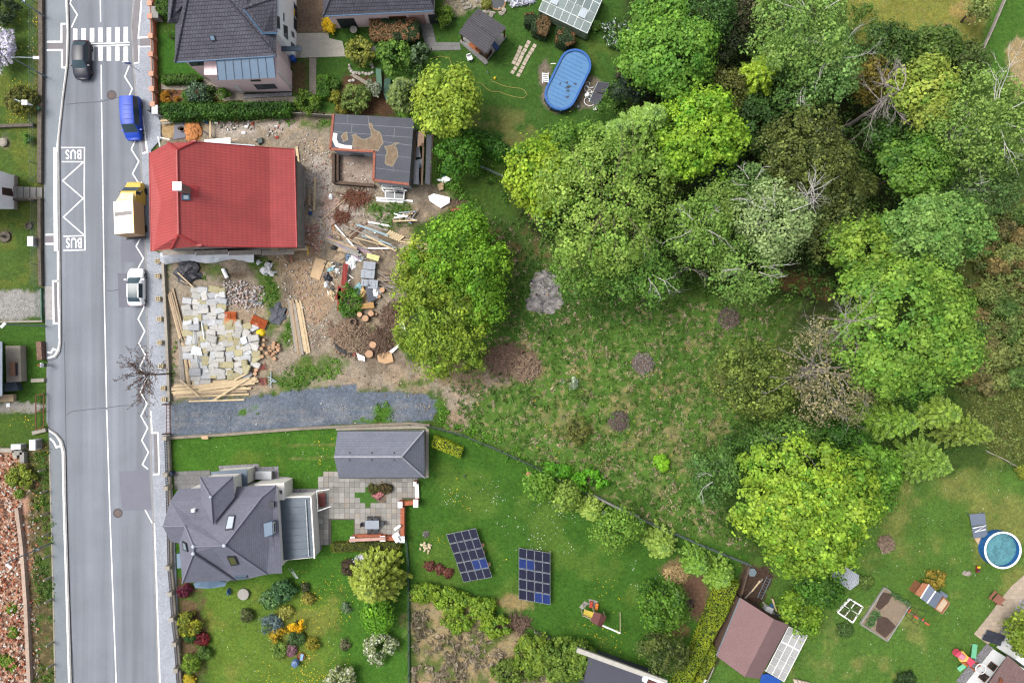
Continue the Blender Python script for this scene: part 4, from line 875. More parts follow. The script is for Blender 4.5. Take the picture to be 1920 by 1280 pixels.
B('shrub','round spiky green shrub by the bins and the dark fence',578,191,22,1.7,S(122,152,46,k4),S(78,112,34,k4),leaf=.12)
B('shrub','small green shrub beside the clipped hedge block',625,158,10,1.0,S(96,134,44,k4),S(58,94,32,k4))
B('shrub','small yellow-green shrub near the sand bed',626,180,10,.8,S(158,160,50,k4),S(108,122,38,k4))
B('shrub','low ochre shrub by the dark fence',642,205,11,.8,S(148,140,48,k4),S(104,104,36,k4),rpy=8)
B('shrub','light green shrub beside the rockery',834,28,15,1.8,S(132,164,50,k4),S(84,122,38,k4),rpy=21)
B('shrub','tiny golden shrub in the rockery',912,7,7,.7,S(150,150,60,k4),S(100,112,44,k4))
B('creeping_phlox','white carpet of flowers behind the garden house',968,3,32,.4,S(244,244,248,.45),S(150,160,130,.42),rpy=9,leaf=.12,nl=3,cat='flowers',low=.0)
B('flowering_shrub','green shrub dotted white beside the maple by the oval pool',1155,62,26,.9,S(84,122,56,k4),S(50,82,36,k4),rpy=30,leaf=.12,flowers=(S(236,238,232,.5),.16),low=.0)
B('shrub','small leafy plant at the greenhouse corner',1117,47,8,.5,S(116,158,60,k4),S(76,116,44,k4),leaf=.2,nl=2)
B('shrub','tall green weeds at the side of the solar heater mats',1155,175,16,1.2,S(92,132,46,k4),S(56,92,32,k4),rpy=24)
B('shrub','rust-coloured shrub beside the oval pool heater',1168,142,11,1.0,S(140,98,62,k4),S(92,70,46,k4))
# left of the street
B('shrub','dark gold-edged shrub by the bus stop post',38,188,28,2.0,S(132,132,48,k4),S(62,76,34,k4),leaf=.15)
B('magnolia','white blossoming tree at the street lamp',2,90,26,3.0,S(246,240,244,.5),S(170,170,160,.45),rpy=40,leaf=.16,dens=3)
B('shrub','dark green shrub above the white blossoming tree',8,18,28,2.4,S(72,92,52,k4),S(44,60,36,k4))
B('ball_shrub','small bright green clipped shrub on the lawn by the street',47,262,13,1.1,S(104,150,50,k4),S(68,110,38,k4),leaf=.1,nl=1)
B('shrub','yellow-green bush growing on the brick rubble lot',40,893,26,1.4,S(158,172,58,k4),S(104,128,42,k4),rpy=22,leaf=.15)
for q in((36,927,8),(12,1240,14),(22,1140,10),(28,1250,9),(25,1185,8)):
    B('weed','yellow-green weed clump growing through the brick rubble',q[0],q[1],q[2],.4,S(140,168,52,k4),S(92,126,40,k4),cat='weed',group='weed clumps on the brick rubble lot',nl=2,low=0)
# slate house garden
B('barberry','dark crimson shrub at the corner bay of the slate house',345,1106,13,1.0,S(122,42,60,k4),S(70,26,38,k4))
B('shrub','yellow and green variegated shrub beside the brown street fence',358,1166,24,1.6,S(176,176,48,k4),S(76,104,34,k4),leaf=.14)
B('barberry','red shrub below the variegated shrub',379,1197,12,.8,S(146,48,50,k4),S(80,40,36,k4),nl=2)
B('shrub','dark green shrub between variegated shrub and red shrub',356,1192,11,.8,S(70,110,40,k4),S(44,74,28,k4))
B('juniper','bright green pointed juniper beside the brown street fence',358,1242,18,1.6,S(138,168,46,k4),S(84,120,34,k4),leaf=.1)
B('juniper','low green juniper behind the bright pointed juniper',384,1224,11,1.0,S(96,128,46,k4),S(60,90,34,k4))
B('forsythia','yellow flowering bush at the bottom of the street fence',354,1274,9,.8,S(226,200,44,.45),S(150,146,50,k4))
B('rhododendron','large dark green rhododendron on the slate house lawn',530,1106,20,1.6,S(72,112,56,k4),S(40,72,36,k4),m=LEAFD,leaf=.16)
B('rhododendron','lighter rhododendron leaning on the large dark one',506,1122,17,1.3,S(92,128,62,k4),S(56,86,42,k4),m=LEAFD,leaf=.16)
B('shrub','olive dwarf conifer between stone disc and rhododendron',462,1153,11,1.0,S(112,122,62,k4),S(70,82,44,k4))
B('blue_spruce','silvery blue dwarf spruce in the flower bed',508,1168,18,1.2,S(128,150,136,k4),S(76,98,88,k4),leaf=.12)
B('shrub','pale yellow dwarf conifer above the silvery dwarf spruce',536,1148,11,.9,S(188,186,84,k4),S(136,142,58,k4))
B('forsythia','vivid yellow bush in the flower bed',555,1167,14,1.0,S(248,200,24,.5),S(206,158,24,.5),rpy=15,leaf=.13)
B('forsythia','yellow speckled bush under the silvery dwarf spruce',522,1190,16,.9,S(214,176,40,.45),S(120,122,40,k4),rpy=13)
B('shrub','light green bush in front of the blue rain barrel',526,1216,16,1.0,S(138,166,66,k4),S(90,122,46,k4))
B('azalea','pink flowering azalea beside the blue rain barrel',545,1219,10,.7,S(196,128,150,.45),S(96,100,60,k4),rpy=12)
B('shrub','small dark juniper above the pink azalea',557,1196,13,.8,S(92,122,60,k4),S(58,84,42,k4))
B('shrub','round olive gold shrub by the blue rain barrel',587,1206,13,1.0,S(164,156,44,k4),S(116,116,36,k4),leaf=.1,nl=2)
B('shrub','small yellow tipped shrub among the dandelions',577,1121,10,.7,S(180,172,70,k4),S(104,112,48,k4))
B('shrub','tiny dark shrub under the wall ladder',571,1101,6,.5,S(90,96,56,k4),S(60,66,40,k4),nl=1)
B('flowering_shrub','white flowering shrub under the terrace hedge',683,1050,16,1.3,S(240,240,236,.45),S(120,134,80,k4),rpy=10)
B('barberry','dark brown-red shrub beside the white flowering shrub',655,1062,13,1.2,S(92,74,52,k4),S(64,58,40,k4),rpy=15)
B('shrub','small variegated shrub on the mown lawn under the larch',650,1139,8,.5,S(128,150,104,k4),S(84,110,66,k4),nl=1)
B('shrub','small reddish variegated shrub on the mown lawn',648,1206,10,.5,S(140,130,90,k4),S(84,104,60,k4),nl=1)
B('heather','rounded brown heather in the terrace bed',722,916,12,.7,S(104,92,50,k4),S(66,64,36,k4),rpy=8,nl=2)
B('heather','rounded olive heather beside the brown one in the terrace bed',700,916,9,.7,S(106,104,46,k4),S(68,74,34,k4),rpy=7,nl=1)
B('flowers','pink and coral flowers in the terrace bed',708,927,8,.35,S(236,150,150,.45),S(150,130,90,k4),nl=1,cat='flowers',rpy=6)
for x,y,t in((805,1060,'nearest the terrace'),(824,1066,'in the middle of its row of three'),(840,1074,'closest to the sloping solar array')):
    B('heather','small red-brown heather '+t,x,y,7,.4,S(138,84,64,k4),S(96,66,50,k4),nl=1)
# solar garden and edges
for i,q in enumerate(((800,1110,30,18,'touching the green wire fence'),(850,1128,34,26,'above the straw grass'),(900,1140,30,20,'close to the sloping solar array'),(860,1165,26,20,'reaching into the straw grass'),(930,1172,30,22,'between the two solar arrays below'))):
    B('shrub','bright green wild bush '+q[4],q[0],q[1],q[2],1.6,S(148,176,48,k4),S(92,132,38,k4),rpy=q[3],leaf=.17)
B('shrub','large green wild bush beside the grey flat roof',1060,1236,52,3.0,S(138,164,56,k4),S(84,118,40,k4),rpy=40,leaf=.18,nl=7)
B('shrub','yellow-green wild bush among twigs above the grey flat roof',1000,1228,34,2.0,S(140,164,50,k4),S(86,120,38,k4),rpy=38,leaf=.18,nl=5)
B('shrub','small wild bush in the straw grass below the drive',950,1262,26,1.2,S(128,150,54,k4),S(82,108,40,k4),leaf=.15)
B('shrub','vivid green bramble mound on the mesh fence',1106,902,32,1.0,S(122,190,40,k4),S(76,146,32,k4),rpy=20,leaf=.15,nl=5)
B('shrub','vivid green bramble patch along the mesh fence',1045,882,26,.8,S(112,178,40,k4),S(70,134,32,k4),rpy=14,leaf=.15,nl=4)
B('shrub','olive thorny shrub alone on the rough meadow',1082,806,24,1.6,S(138,142,62,k4),S(82,96,44,k4),leaf=.14,dens=3)
B('flowering_shrub','small white blossoming sapling on the rough meadow',1069,716,14,1.3,S(214,220,190,.45),S(120,150,84,k4),leaf=.12,dens=2,nl=3)
B('shrub','small vivid yellow-green shrub alone near the leaning birch',1241,867,14,1.2,S(152,204,42,.45),S(104,160,34,k4),leaf=.16,nl=3)
B('shrub','deep green shrub below the middle garden tree',1222,1112,26,2.0,S(96,142,40,k4),S(60,102,32,k4))
B('shrub','small round shrub beside the white garden shed',1622,1091,12,.8,S(118,142,58,k4),S(78,106,44,k4),nl=2)
B('shrub','low shrub on the lawn under the square herb bed',1584,1182,14,.7,S(98,128,56,k4),S(62,92,42,k4),nl=2)
B('shrub','golden shrub behind the wooden playhouse',1752,1086,18,1.3,S(190,166,62,k4),S(128,122,46,k4),nl=3)
B('shrub','dark green shrub at the bottom of the playhouse lawn',1696,1276,18,1.0,S(66,92,40,k4),S(40,62,28,k4))
B('shrub','yellow-green bush at the end of the pale garden pipe',1917,884,12,1.0,S(150,160,50,k4),S(100,116,38,k4))
rs=random.Random(17);q_=[]
while len(q_)<24:
    a=(rs.uniform(1806,1922),rs.uniform(395,725))
    if a[0]>1806+max(0,560-a[1])*.12 and all(math.dist(a,b)>19 for b in q_):q_.append(a)
for i,(x,y)in enumerate(q_):
    c_=((S(150,158,78,k4),S(90,116,52,k4)),(S(160,140,78,k4),S(104,104,56,k4)),(S(122,150,66,k4),S(72,106,44,k4)),(S(142,134,76,k4),S(96,100,56,k4)))[i%4]
    B('scrub_bush',('olive','ochre','green','rusty')[i%4]+' leafy bush growing in the dense scrub beside the large light maple',x,y,rs.uniform(15,24),rs.uniform(2,3.4),*c_,rpy=rs.uniform(13,20),group=('olive','ochre','green','rusty')[i%4]+' scrub bushes',leaf=.17,dens=3,rc=.3)
# what nobody could count
scatter('undergrowth','dense brown and olive scrub along the edge of the wood',[[(1795,400),(1930,380),(1930,730),(1800,730),(1815,600)]],1.9,S(146,160,80,k4),S(88,118,52,k4),.2,3.0,nleaf=34,rc=.5,seed=21)
scatter('undergrowth','rusty brown scrub twigs mixed into the olive scrub',[[(1800,420),(1930,400),(1930,730),(1810,710)]],1.0,S(154,138,80,k4),S(118,114,64,k4),.2,2.8,nleaf=24,rc=.5,seed=22,thr=.5)
scatter('undergrowth','rough green growth on the slope below the scrub',[[(1790,720),(1930,700),(1930,890),(1850,840),(1800,760)]],5,S(136,150,70,k4),S(92,112,50,k4),.16,.5,nleaf=12,rc=.4,seed=23)
scatter('undergrowth','low dark green growth on the floor of the wood',[[(960,420),(1200,540),(1500,570),(1640,520),(1760,560),(1760,200),(1640,20),(1340,0),(1180,130),(1050,300)]],2.0,S(104,142,52,k4),S(62,94,36,k4),.19,3.6,nleaf=16,rc=.5,seed=24)
scatter('undergrowth','green brambles and nettles between the ruin and the golden maple',[[(815,260),(900,300),(960,330),(940,420),(880,400),(850,360),(815,320)]],5,S(108,152,50,k4),S(62,104,34,k4),.17,.9,nleaf=14,rc=.35,seed=25,thr=.42)
scatter('undergrowth','ground cover under the huge maple and the spruces',[[(1290,850),(1420,780),(1620,790),(1800,740),(1800,850),(1640,860),(1400,1040),(1330,960)]],2.5,S(84,122,42,k4),S(48,80,28,k4),.16,.7,nleaf=12,rc=.4,seed=26)
scatter('undergrowth','weeds lining the gravel drive and meadow edge',[[(815,735),(840,740),(850,790),(900,800),(960,840),(1090,900),(1070,915),(930,850),(830,805)],[(300,190),(330,190),(330,222),(300,222)]],6,S(112,162,44,k4),S(70,120,34,k4),.15,.4,nleaf=10,rc=.3,seed=27,thr=.4)
scatter('undergrowth','weeds growing between the heaps on the building plot',[[(380,490),(420,490),(420,525),(385,525)],[(490,490),(525,500),(520,560),(500,600),(485,560)],[(540,600),(545,650),(520,650)],[(530,700),(640,670),(650,700),(560,730),(520,728)],[(600,222),(622,222),(622,236),(500,232)],[(690,380),(770,380),(770,440),(720,440)],[(640,540),(680,540),(680,580),(640,590)],[(316,640),(336,640),(336,720),(318,720)],[(445,762),(486,762),(486,780),(446,782)],[(712,752),(735,756),(735,785),(700,795)]],7,S(112,158,50,k4),S(72,116,36,k4),.13,.3,nleaf=9,rc=.25,seed=28,thr=.42)
scatter('undergrowth','green weeds on the verge below the brick rubble lot',[[(60,850),(94,840),(104,1290),(68,1290),(58,960)]],7,S(104,140,44,k4),S(66,100,34,k4),.13,.35,nleaf=9,rc=.25,seed=29,thr=.45)
scatter('grass','rough green meadow grass in tussocks',[MEADOW],2.8,S(122,160,66,.34),S(86,126,48,.34),.15,.22,nleaf=7,rc=.3,seed=31,long=2.4,upw=.5)
scatter('grass','dry straw tufts in the rough meadow',[MEADOW],3.6,S(206,190,144,.32),S(172,160,112,.32),.11,.16,nleaf=7,rc=.22,seed=32,long=2.4,upw=.7,thr=.55,nscale=.8)
scatter('grass','flattened dry straw grass beside the green wire fence',[[(772,1130),(860,1150),(980,1190),(1050,1300),(772,1300)]],5,S(200,184,146,.3),S(150,140,104,.3),.18,.25,nleaf=7,rc=.35,seed=33,long=3,upw=.6,thr=.45)
def flowers(name,label,polys,n,col,size,seed,thr=.5):
    o=scatter(name,label,polys,n,col,tuple(c*.9 for c in col),size,.08,nleaf=1,rc=.3,m=PETAL,seed=seed,thr=thr,long=1.0,upw=3,nscale=.8);return o
YL=S(244,214,40,.55);WH=(.6,.62,.6)
flowers('dandelion_flowers','yellow dandelions sprinkled over the slate house lawn',[[(540,1060),(660,1040),(660,1270),(560,1290),(500,1240),(560,1120)],[(590,805),(628,805),(628,880),(570,880)],[(480,1240),(620,1200),(620,1290),(480,1290)]],4.5,YL,.10,41)
flowers('dandelion_flowers','yellow dandelions in the solar panel garden',[[(830,900),(900,890),(890,960),(820,940)],[(920,1040),(965,1040),(965,1090),(920,1090)],[(1110,1080),(1170,1090),(1170,1150),(1120,1130)],[(1240,1000),(1390,1040),(1370,1080),(1230,1030)],[(800,1010),(840,1000),(830,1040),(800,1040)],[(1080,1160),(1180,1180),(1160,1220),(1090,1190)]],5,YL,.10,42,.47)
flowers('dandelion_flowers','yellow dandelions along the edge of the shrubby trees and meadow',[[(900,600),(960,560),(980,600),(910,700)],[(860,690),(960,700),(930,760),(870,760)],[(960,600),(1280,700),(1280,900),(1000,840)]],1.6,YL,.10,43,.52)
flowers('dandelion_flowers','yellow dandelions on the verge gardens across the street',[[(30,10),(76,10),(74,100),(40,110)],[(40,512),(76,510),(76,535),(42,535)],[(10,790),(66,780),(66,812),(10,812)],[(64,840),(92,840),(96,1010),(66,1010)],[(10,150),(70,140),(70,230),(10,230)]],8,YL,.11,44,.48)
flowers('daisy_flowers','white daisies sprinkled over the solar panel garden',[[(900,880),(1100,940),(1120,1040),(960,1040),(900,960)],[(830,900),(900,900),(890,960),(820,940)],[(1180,1020),(1240,1060),(1220,1110),(1180,1090)]],3.2,WH,.08,45,.52)
flowers('daisy_flowers','white daisies by the plum trees at the retaining wall',[[(1020,935),(1070,930),(1090,980),(1030,965)],[(960,1000),(1040,1000),(1030,1040),(970,1030)]],6,WH,.085,46,.42)
flowers('daisy_flowers','white daisies on the lawn beside the slate house',[[(330,830),(620,805),(620,905),(340,880)],[(400,1150),(640,1150),(640,1290),(400,1290)],[(1540,880),(1900,860),(1900,1260),(1540,1260)]],.9,WH,.07,47,.5)

# ---------------------------------------------------------------- buildings
CAM=Vector((0,0,H))
def ray(px,py):return Vector(((px-960)/F,(640-py)/F,-1.0))
def Pplane(px,py,a,b,c,up=0.0):                       # photo pixel on the plane through three points
    a,b,c=Vector(a),Vector(b),Vector(c);n=(b-a).cross(c-a).normalized();n=n if n.z>0 else-n
    d=ray(px,py);t=(a-CAM).dot(n)/d.dot(n);return CAM+d*t+n*up
def Px(px,py,x):d=ray(px,py);return CAM+d*(x/d.x)
def Py(px,py,y):d=ray(px,py);return CAM+d*(y/d.y)
frame_w=mat('window_frame_white',(.62,.62,.6),.5,.05);frame_b=mat('window_frame_blue_grey',S(86,112,138),.5,.08);frame_d=mat('window_frame_dark',S(60,62,70),.5,.08);frame_br=mat('window_frame_brown',S(128,74,46),.6,.1)
glass=mat('window_glass',S(92,108,118,.2),.06,.2,1.5,spec=.9,fine=.05);glass_pale=mat('skylight_glass',S(200,214,224,.42),.1,.06,1,spec=.8)
def opening(name,parent,q,m,gl=None,off=.03,fw=.08,bars=0):  # window: frame bars round a pane set in a wall or roof plane
    q=[Vector(p)for p in q];n=(q[1]-q[0]).cross(q[2]-q[0]).normalized();ctr=sum(q,Vector())/4
    if n.dot(CAM-ctr)<0:n=-n
    f=MB()
    for i in range(4):
        a,b=q[i],q[(i+1)%4];i_a,i_b=a.lerp(ctr,.0),b
        da=(ctr-a);db=(ctr-b);k=lambda v:v*min(.4,fw/max(.05,v.length)*1.4)
        f.add([a+n*off,b+n*off,b+k(db)+n*off,a+k(da)+n*off,a-n*.05,b-n*.05,b+k(db)-n*.05,a+k(da)-n*.05],[(0,1,2,3),(0,4,5,1),(3,2,6,7)])
    for j in range(bars):
        t=(j+1)/(bars+1);a=q[0].lerp(q[1],t);b=q[3].lerp(q[2],t);s=(q[1]-q[0]).normalized()*fw/2;f.add([a-s+n*off,a+s+n*off,b+s+n*off,b-s+n*off],[(0,1,2,3)])
    o=obj(name,MB().add([p.lerp(ctr,.05)+n*(off-.018)for p in q],[(0,1,2,3)]),gl or glass,parent);obj('frame',f,m,o);return o
def house(name,label,px,py,cat='house'):return thing(name,label,cat,P(px,py))
def inset(poly,d):                                          # shrink an outline (m)
    n=len(poly);A=sum(poly[i][0]*poly[(i+1)%n][1]-poly[(i+1)%n][0]*poly[i][1]for i in range(n));sg=1 if A>0 else-1;out=[]
    for i in range(n):
        p0,p,p1=Vector(poly[i-1]),Vector(poly[i]),Vector(poly[(i+1)%n]);e0=(p-p0).normalized();e1=(p1-p).normalized();m=Vector((-e0.y,e0.x))+Vector((-e1.y,e1.x));m=m.normalized()*d*sg/max(.4,m.normalized().dot(Vector((-e0.y,e0.x))));out.append((p.x+m.x,p.y+m.y))
    return out
def ridge(mb,pts,r=.13):
    for a,b in zip(pts[:-1],pts[1:]):mb.tube([Vector(a)+Vector((0,0,.02)),Vector(b)+Vector((0,0,.02))],r,6)
tile_dark=mat('roof_tile_anthracite',S(92,92,104),.75,.14,.8,.9,fine=.12,uvfx=fx_tiles(.30,.36,.45,.14))
tile_slate=mat('roof_shingle_slate',S(126,128,144),.75,.07,.5,.3,fine=.1,uvfx=fx_tiles(.28,.22,.78,.08))
tile_garage=mat('roof_tile_slate_grey',S(134,138,152),.75,.07,.5,.4,fine=.1,uvfx=fx_tiles(.34,.32,.72,.06))
red_roof=mat('roof_red_sheet_tile',S(196,80,78),.55,.12,.35,.25,fine=.04,spec=.4,uvfx=fx_ribs(.30,.90,'X',.48,.80))
red_plain=mat('roof_red_flashing',S(186,62,62),.5,.05,1)
zinc=mat('zinc_blue_grey',S(112,140,166),.45,.06,.5,spec=.5);zinc_d=mat('zinc_dark',S(92,112,132),.5,.08,.6,spec=.5);gutter=mat('gutter_blue',S(84,124,160),.5,.05)
pink=mat('render_pink',S(252,224,224,.62),.9,.05,.6,.1,30);pinkd=mat('render_salmon',S(226,178,172),.9,.06,.6,.1,30);wht=mat('render_white',(.62,.63,.64),.9,.05,.8);cream=mat('render_cream',(.60,.57,.53),.9,.05,.8)
stone_g=mat('concrete_grey',S(168,166,160),.9,.12,1.5,.3,14);brick_m=mat('brick_red',S(206,122,90),.9,.12,3,.5,uvfx=fx_tiles(.25,.09,.8,.2));brick_pier=mat('brick_salmon',S(222,160,130),.9,.1,3)
# --- pink house
h=house('pink_house','pink rendered house with dark tiled hipped roof and blue-grey metal lean-to',440,90)
z6=6.0;e1,e2,ap=P(328,117,z6),P(518,105,z6),P(365,-72,10.4);nw,ne,apn=P(331,-210,z6),P(520,-210,z6),P(396,-120,10.4)
m_=MB();m_.slab([e1,e2,ap],.16);m_.slab([e2,ne,apn,ap],.16);m_.slab([e1,ap,apn,nw],.16)
m_.slab([P(314,44,6.0),P(319,35,6.9),P(331,-40,8.4),P(318,-60,6.0)],.12);m_.slab([P(319,35,6.9),P(314,44,6.0),P(343,44,6.2),P(353,0,7.6),P(331,-40,8.4)],.12)
roof=obj('roof',m_,tile_dark,h)
g1=Pplane(455,17,e2,ne,ap,.12);g2=Pplane(492,64,e2,ne,ap,.12);g3=P(519,63,6.5);g4=P(519,-6,8.6);g5=Pplane(472,-22,e2,ne,ap,.12);g6=P(519,-62,6.5)
obj('gable_roof',MB().slab([g1,g2,g3,g4],.1).slab([g1,g4,g6,g5],.1),tile_dark,h)
m_=MB();ridge(m_,[e1,ap],.14);ridge(m_,[e2,ap],.14);ridge(m_,[ap,apn],.14);ridge(m_,[g1,g4],.12);ridge(m_,[P(319,35,6.95),P(331,-40,8.45)],.11);obj('ridge_tiles',m_,tile_dark,roof)
m_=MB();m_.tube([g1,g2,g3],.11,6);m_.tube([P(344,40,6.3),P(353,0,7.7)],.1,6);m_.tube([Vector(e1)-Vector((0,0,.05)),Vector(e2)-Vector((0,0,.05))],.08,6);obj('gutter',m_,gutter,roof)
opening('roof_hatch',roof,[Pplane(*q,e1,e2,ap,.1)for q in((392,66),(402,65.5),(405,75.5),(396,77))],frame_d,zinc,.05,.06)
W1=[P2(328,117,z6),P2(518,105,z6),P2(520,-210,z6),P2(331,-210,z6)];wl=inset(W1,.5)
obj('wall',MB().prism(wl,-.1,5.98),pink,h)
xa0,xa1=P(419,171)[0],P(547.5,171)[0];ya0,ya1=P(0,172)[1],wl[0][1]
ann=obj('annex_wall',MB().prism([(xa0,ya0),(xa1,ya0),(xa1,ya1+.9),(xa0,ya1+.5)],-.1,4.85),pink,h)
a1,a2,a3,a4=P(405,107,5.95),P(512,101,6.0),P(517,146,5.0),P(409,151,5.0);leanto=obj('lean_to_roof',MB().slab([a1,a2,a3,a4],.1),zinc,h)
for k in range(8):
    t=k/7;obj('standing_seam',MB().beam(Vector(a1).lerp(Vector(a2),t)+Vector((0,0,.03)),Vector(a4).lerp(Vector(a3),t)+Vector((0,0,.03)),.04,.07),zinc_d,leanto)
opening('window',ann,[Py(*q,ya0)for q in((475,158.5),(514,157),(521,166),(483,168))],frame_b,bars=1);opening('window',ann,[Py(*q,ya0)for q in((469,150),(488,149),(490,152.5),(471,153))],frame_d)
obj('garden_door',MB().add([Py(*q,ya0)-Vector((0,.03,0))for q in((437,161.5),(446,160.5),(459,174),(454,174.5))],[(0,1,2,3)]),wht,ann)
obj('downpipe',MB().tube([(xa1+.06,ya0+.4,.1),(xa1+.06,ya0+.4,4.6)],.06,6),frame_w,ann)
opening('window',h,[Py(*q,wl[0][1])for q in((354,117.5),(390,116),(394,122),(358,124))],frame_d)
bx0,bx1=wl[1][0]-.1,P(556,0)[0];by0=P(0,109)[1]
bay=obj('bay',MB().prism([(bx0,by0),(bx1,by0),(bx1,by0+9),(bx0,by0+9)],-.1,5.9),wht,h)
for q in(((518,30),(524,32),(525,56),(519,50)),((531,46),(539,50),(540,76),(532,68)),((546,58),(551,62),(552,72),(547,68)),((545,78),(552,84),(552,97),(546,91)),((531,24),(533,26),(533,42),(531,40))):opening('window',bay,[Px(*a,bx1)for a in q],frame_b)
obj('balcony_slab',MB().box(((bx0+bx1)/2+.6,by0-.25,2.9),(2.6,.5,.16)),zinc_d,bay)
grav=mat('pebble_strip',S(150,148,152),.95,.2,6,.8,16,fine=.5,fscale=9);liner=mat('black_liner',S(40,40,46),.8)
obj('pebble_strip',MB().prism(PP([(457,178),(548,173.5),(548,180),(458,185)]),0,.05),grav,h);obj('edging',MB().prism(PP([(457,175.5),(548,171.5),(548,173.4),(457,177.8)]),0,.1),liner,h)
# --- second pink building
h=house('pink_outbuilding','long pink outbuilding with dark tiled roof behind the browned hedge',710,10,'building')
s1,s2,s3,s4,r1,r2=P(605.5,31,3.6),P(814,21,3.6),P(814,-160,3.6),P(605,-160,3.6),P(643,-62,6.6),P(782,-64,6.6)
roof=obj('roof',MB().slab([s1,s2,r2,r1],.14).slab([s2,s3,r2],.14).slab([s1,r1,s4],.14).slab([s3,s4,r1,r2],.14),tile_dark,h);m_=MB();ridge(m_,[s1,r1,r2,s2],.12);obj('ridge_tiles',m_,tile_dark,roof);obj('gutter',MB().tube([s1,s2],.07,6),gutter,roof)
wl=inset([P2(605.5,31,3.6),P2(814,21,3.6),P2(814,-160,3.6),P2(605,-160,3.6)],.35);obj('wall',MB().prism(wl,-.1,3.55),pink,h)
def yw(x):return wl[0][1]+(wl[1][1]-wl[0][1])*(x-wl[0][0])/(wl[1][0]-wl[0][0])-.02
for x0,x1,m__ in((-19.2,-17.3,frame_d),(-13.5,-11.6,frame_br),(-11.3,-9.6,pinkd),(-9.2,-8.2,frame_d)):
    obj('door',MB().add([(x0,yw(x0)-.02,.05),(x1,yw(x1)-.02,.05),(x1,yw(x1)-.02,2.2),(x0,yw(x0)-.02,2.2)],[(0,1,2,3)]),m__,h)
# --- red roofed house under repair
h=house('red_roofed_house','house under renovation with a new red sheet-tile roof and white chimney',420,370)
A_,B_=P(332,281,10.3),P(335,440,10.3);L0,L1=P(280,287,6.6),P(283,471,6.6);T0,T1,T2=P(316,268,7.9),P(365,266,8.3),P(322,466,7.9);T3=P(376,462,8.0);K0,K1=P(505,277,5.35),P(508,463.5,5.35);T1=tuple(Pplane(365,266,A_,B_,K0));T3=tuple(Pplane(376,462,A_,B_,K0));K1=tuple(Pplane(508,463.5,A_,B_,K0));E0,E1=P(552,280,4.4),P(556.5,463.5,4.4)
rf=obj('roof',MB().slab([L0,T0,A_,B_,T2,L1],.1).slab([A_,T1,K0,K1,T3,B_],.1).slab([K0,E0,E1,K1],.1).slab([T0,T1,A_],.1).slab([T2,B_,T3],.1),red_roof,h)
m_=MB()
for a,b in((A_,B_),(A_,T0),(A_,T1),(B_,T2),(B_,T3)):ridge(m_,[a,b],.13)
obj('ridge_cap',m_,red_plain,rf);obj('eaves_trim',MB().tube([E0,E1],.1,6),red_plain,rf);obj('eaves_trim',MB().tube([L0,L1],.08,6),red_plain,rf);obj('verge_trim',MB().tube([T1,K0,E0],.06,5),red_plain,rf);obj('verge_trim',MB().tube([T3,K1,E1],.06,5),red_plain,rf)
obj('snow_guard',MB().box((T1[0],T1[1],T1[2]+.1),(.5,.15,.2)).box((T3[0],T3[1]+.1,T3[2]+.1),(.5,.15,.2)),red_plain,rf)
cb=Pplane(358,356,A_,K0,K1);ch=obj('chimney',MB().box((cb.x-.35,cb.y-.1,cb.z-1.0),(.68,.68,3.0)),mat('chimney_brick',S(176,140,132),.9,.15,4),rf);obj('chimney_cap',MB().box((cb.x-.35,cb.y-.1,cb.z+2.0),(.85,.85,.1)),wht,ch);obj('flashing',MB().box((cb.x-.1,cb.y-.1,cb.z-.32),(1.2,1.15,.35),ry=R(32)),red_plain,ch)
opening('skylight',rf,[Pplane(*q,A_,K0,K1,.1)for q in((340,364.5),(356,364),(356,376),(340,376))],frame_b,glass_pale,.08,.16)
foot=[P2(287,290,6.0),P2(322,275,7),P2(549,284,4.4),P2(553,460,4.4),P2(325,460,7),P2(289,466,6.0)];foot=inset([P2(284,290,6.4),P2(551,284,4.4),P2(555,460,4.4),P2(286,467,6.4)],.35)
obj('wall',MB().prism(foot,-.1,4.2),mat('raw_blockwork',S(186,180,172),.9,.15,1.2,.4,uvfx=fx_tiles(.5,.25,.75,.12)),h);obj('gable_wall',MB().prism(inset([P2(286,290,6.4),P2(505,284,4.9),P2(508,460,4.9),P2(288,467,6.4)],.5),4.2,5.2),stone_g,h)
bd=foot[2];obj('wall_plate',MB().beam((bd[0]+.2,foot[1][1],3.9),(bd[0]+.2,foot[2][1],3.9),.25,.2),mat('old_timber',S(150,140,124),.9,.2,4),h)
# --- slate house
h=house('slate_house','white house with a many-hipped slate roof, skylights and metal-roofed extension',420,990)
zr,zk,ze=7.6,5.2,4.3;A_,B_,C_=P(363,1024,zr),P(421,1022,zr),P(363,1037,7.45);WT=P(305,986,6.4);WR=P(347,985,6.75);NWk,NEk=P(319,939,zk),P(491,931,zk);NWe,NEe=P(335,916,ze),P(518,909,ze);SEk,SEe=P(500,1076,4.7),P(529,1074,4.15);S1,S2,S3=P(463,1085,4.4),P(441,1087,4.3),P(342,1092,4.3);W3=P(336,1018,5.35);W2=P(320,1015,5.4)
m_=MB()
for q in([WT,NWk,WR],[NWk,NEk,B_,A_,WR],[NWk,NWe,NEe,NEk],[WT,WR,W3,W2],[WR,A_,C_,W3],[W3,C_,S3],[C_,S3,S2],[A_,B_,SEk,S1,S2,C_],[B_,NEk,SEk],[NEk,NEe,SEe,SEk]):m_.slab(q,.14)
rf=obj('roof',m_,tile_slate,h)
m_=MB()
for q in([A_,B_],[B_,NEk,NEe],[B_,SEk],[WT,WR,A_],[C_,S3],[C_,S2],[A_,C_]):ridge(m_,q,.10)
obj('ridge_tiles',m_,mat('slate_ridge',S(142,142,160),.7,.08,3),rf);obj('valley',MB().tube([Vector(C_)+Vector((.05,-.02,.02)),Vector(S2)+Vector((0,0,.06))],.13,5),mat('valley_lead',S(96,98,112),.6),rf)
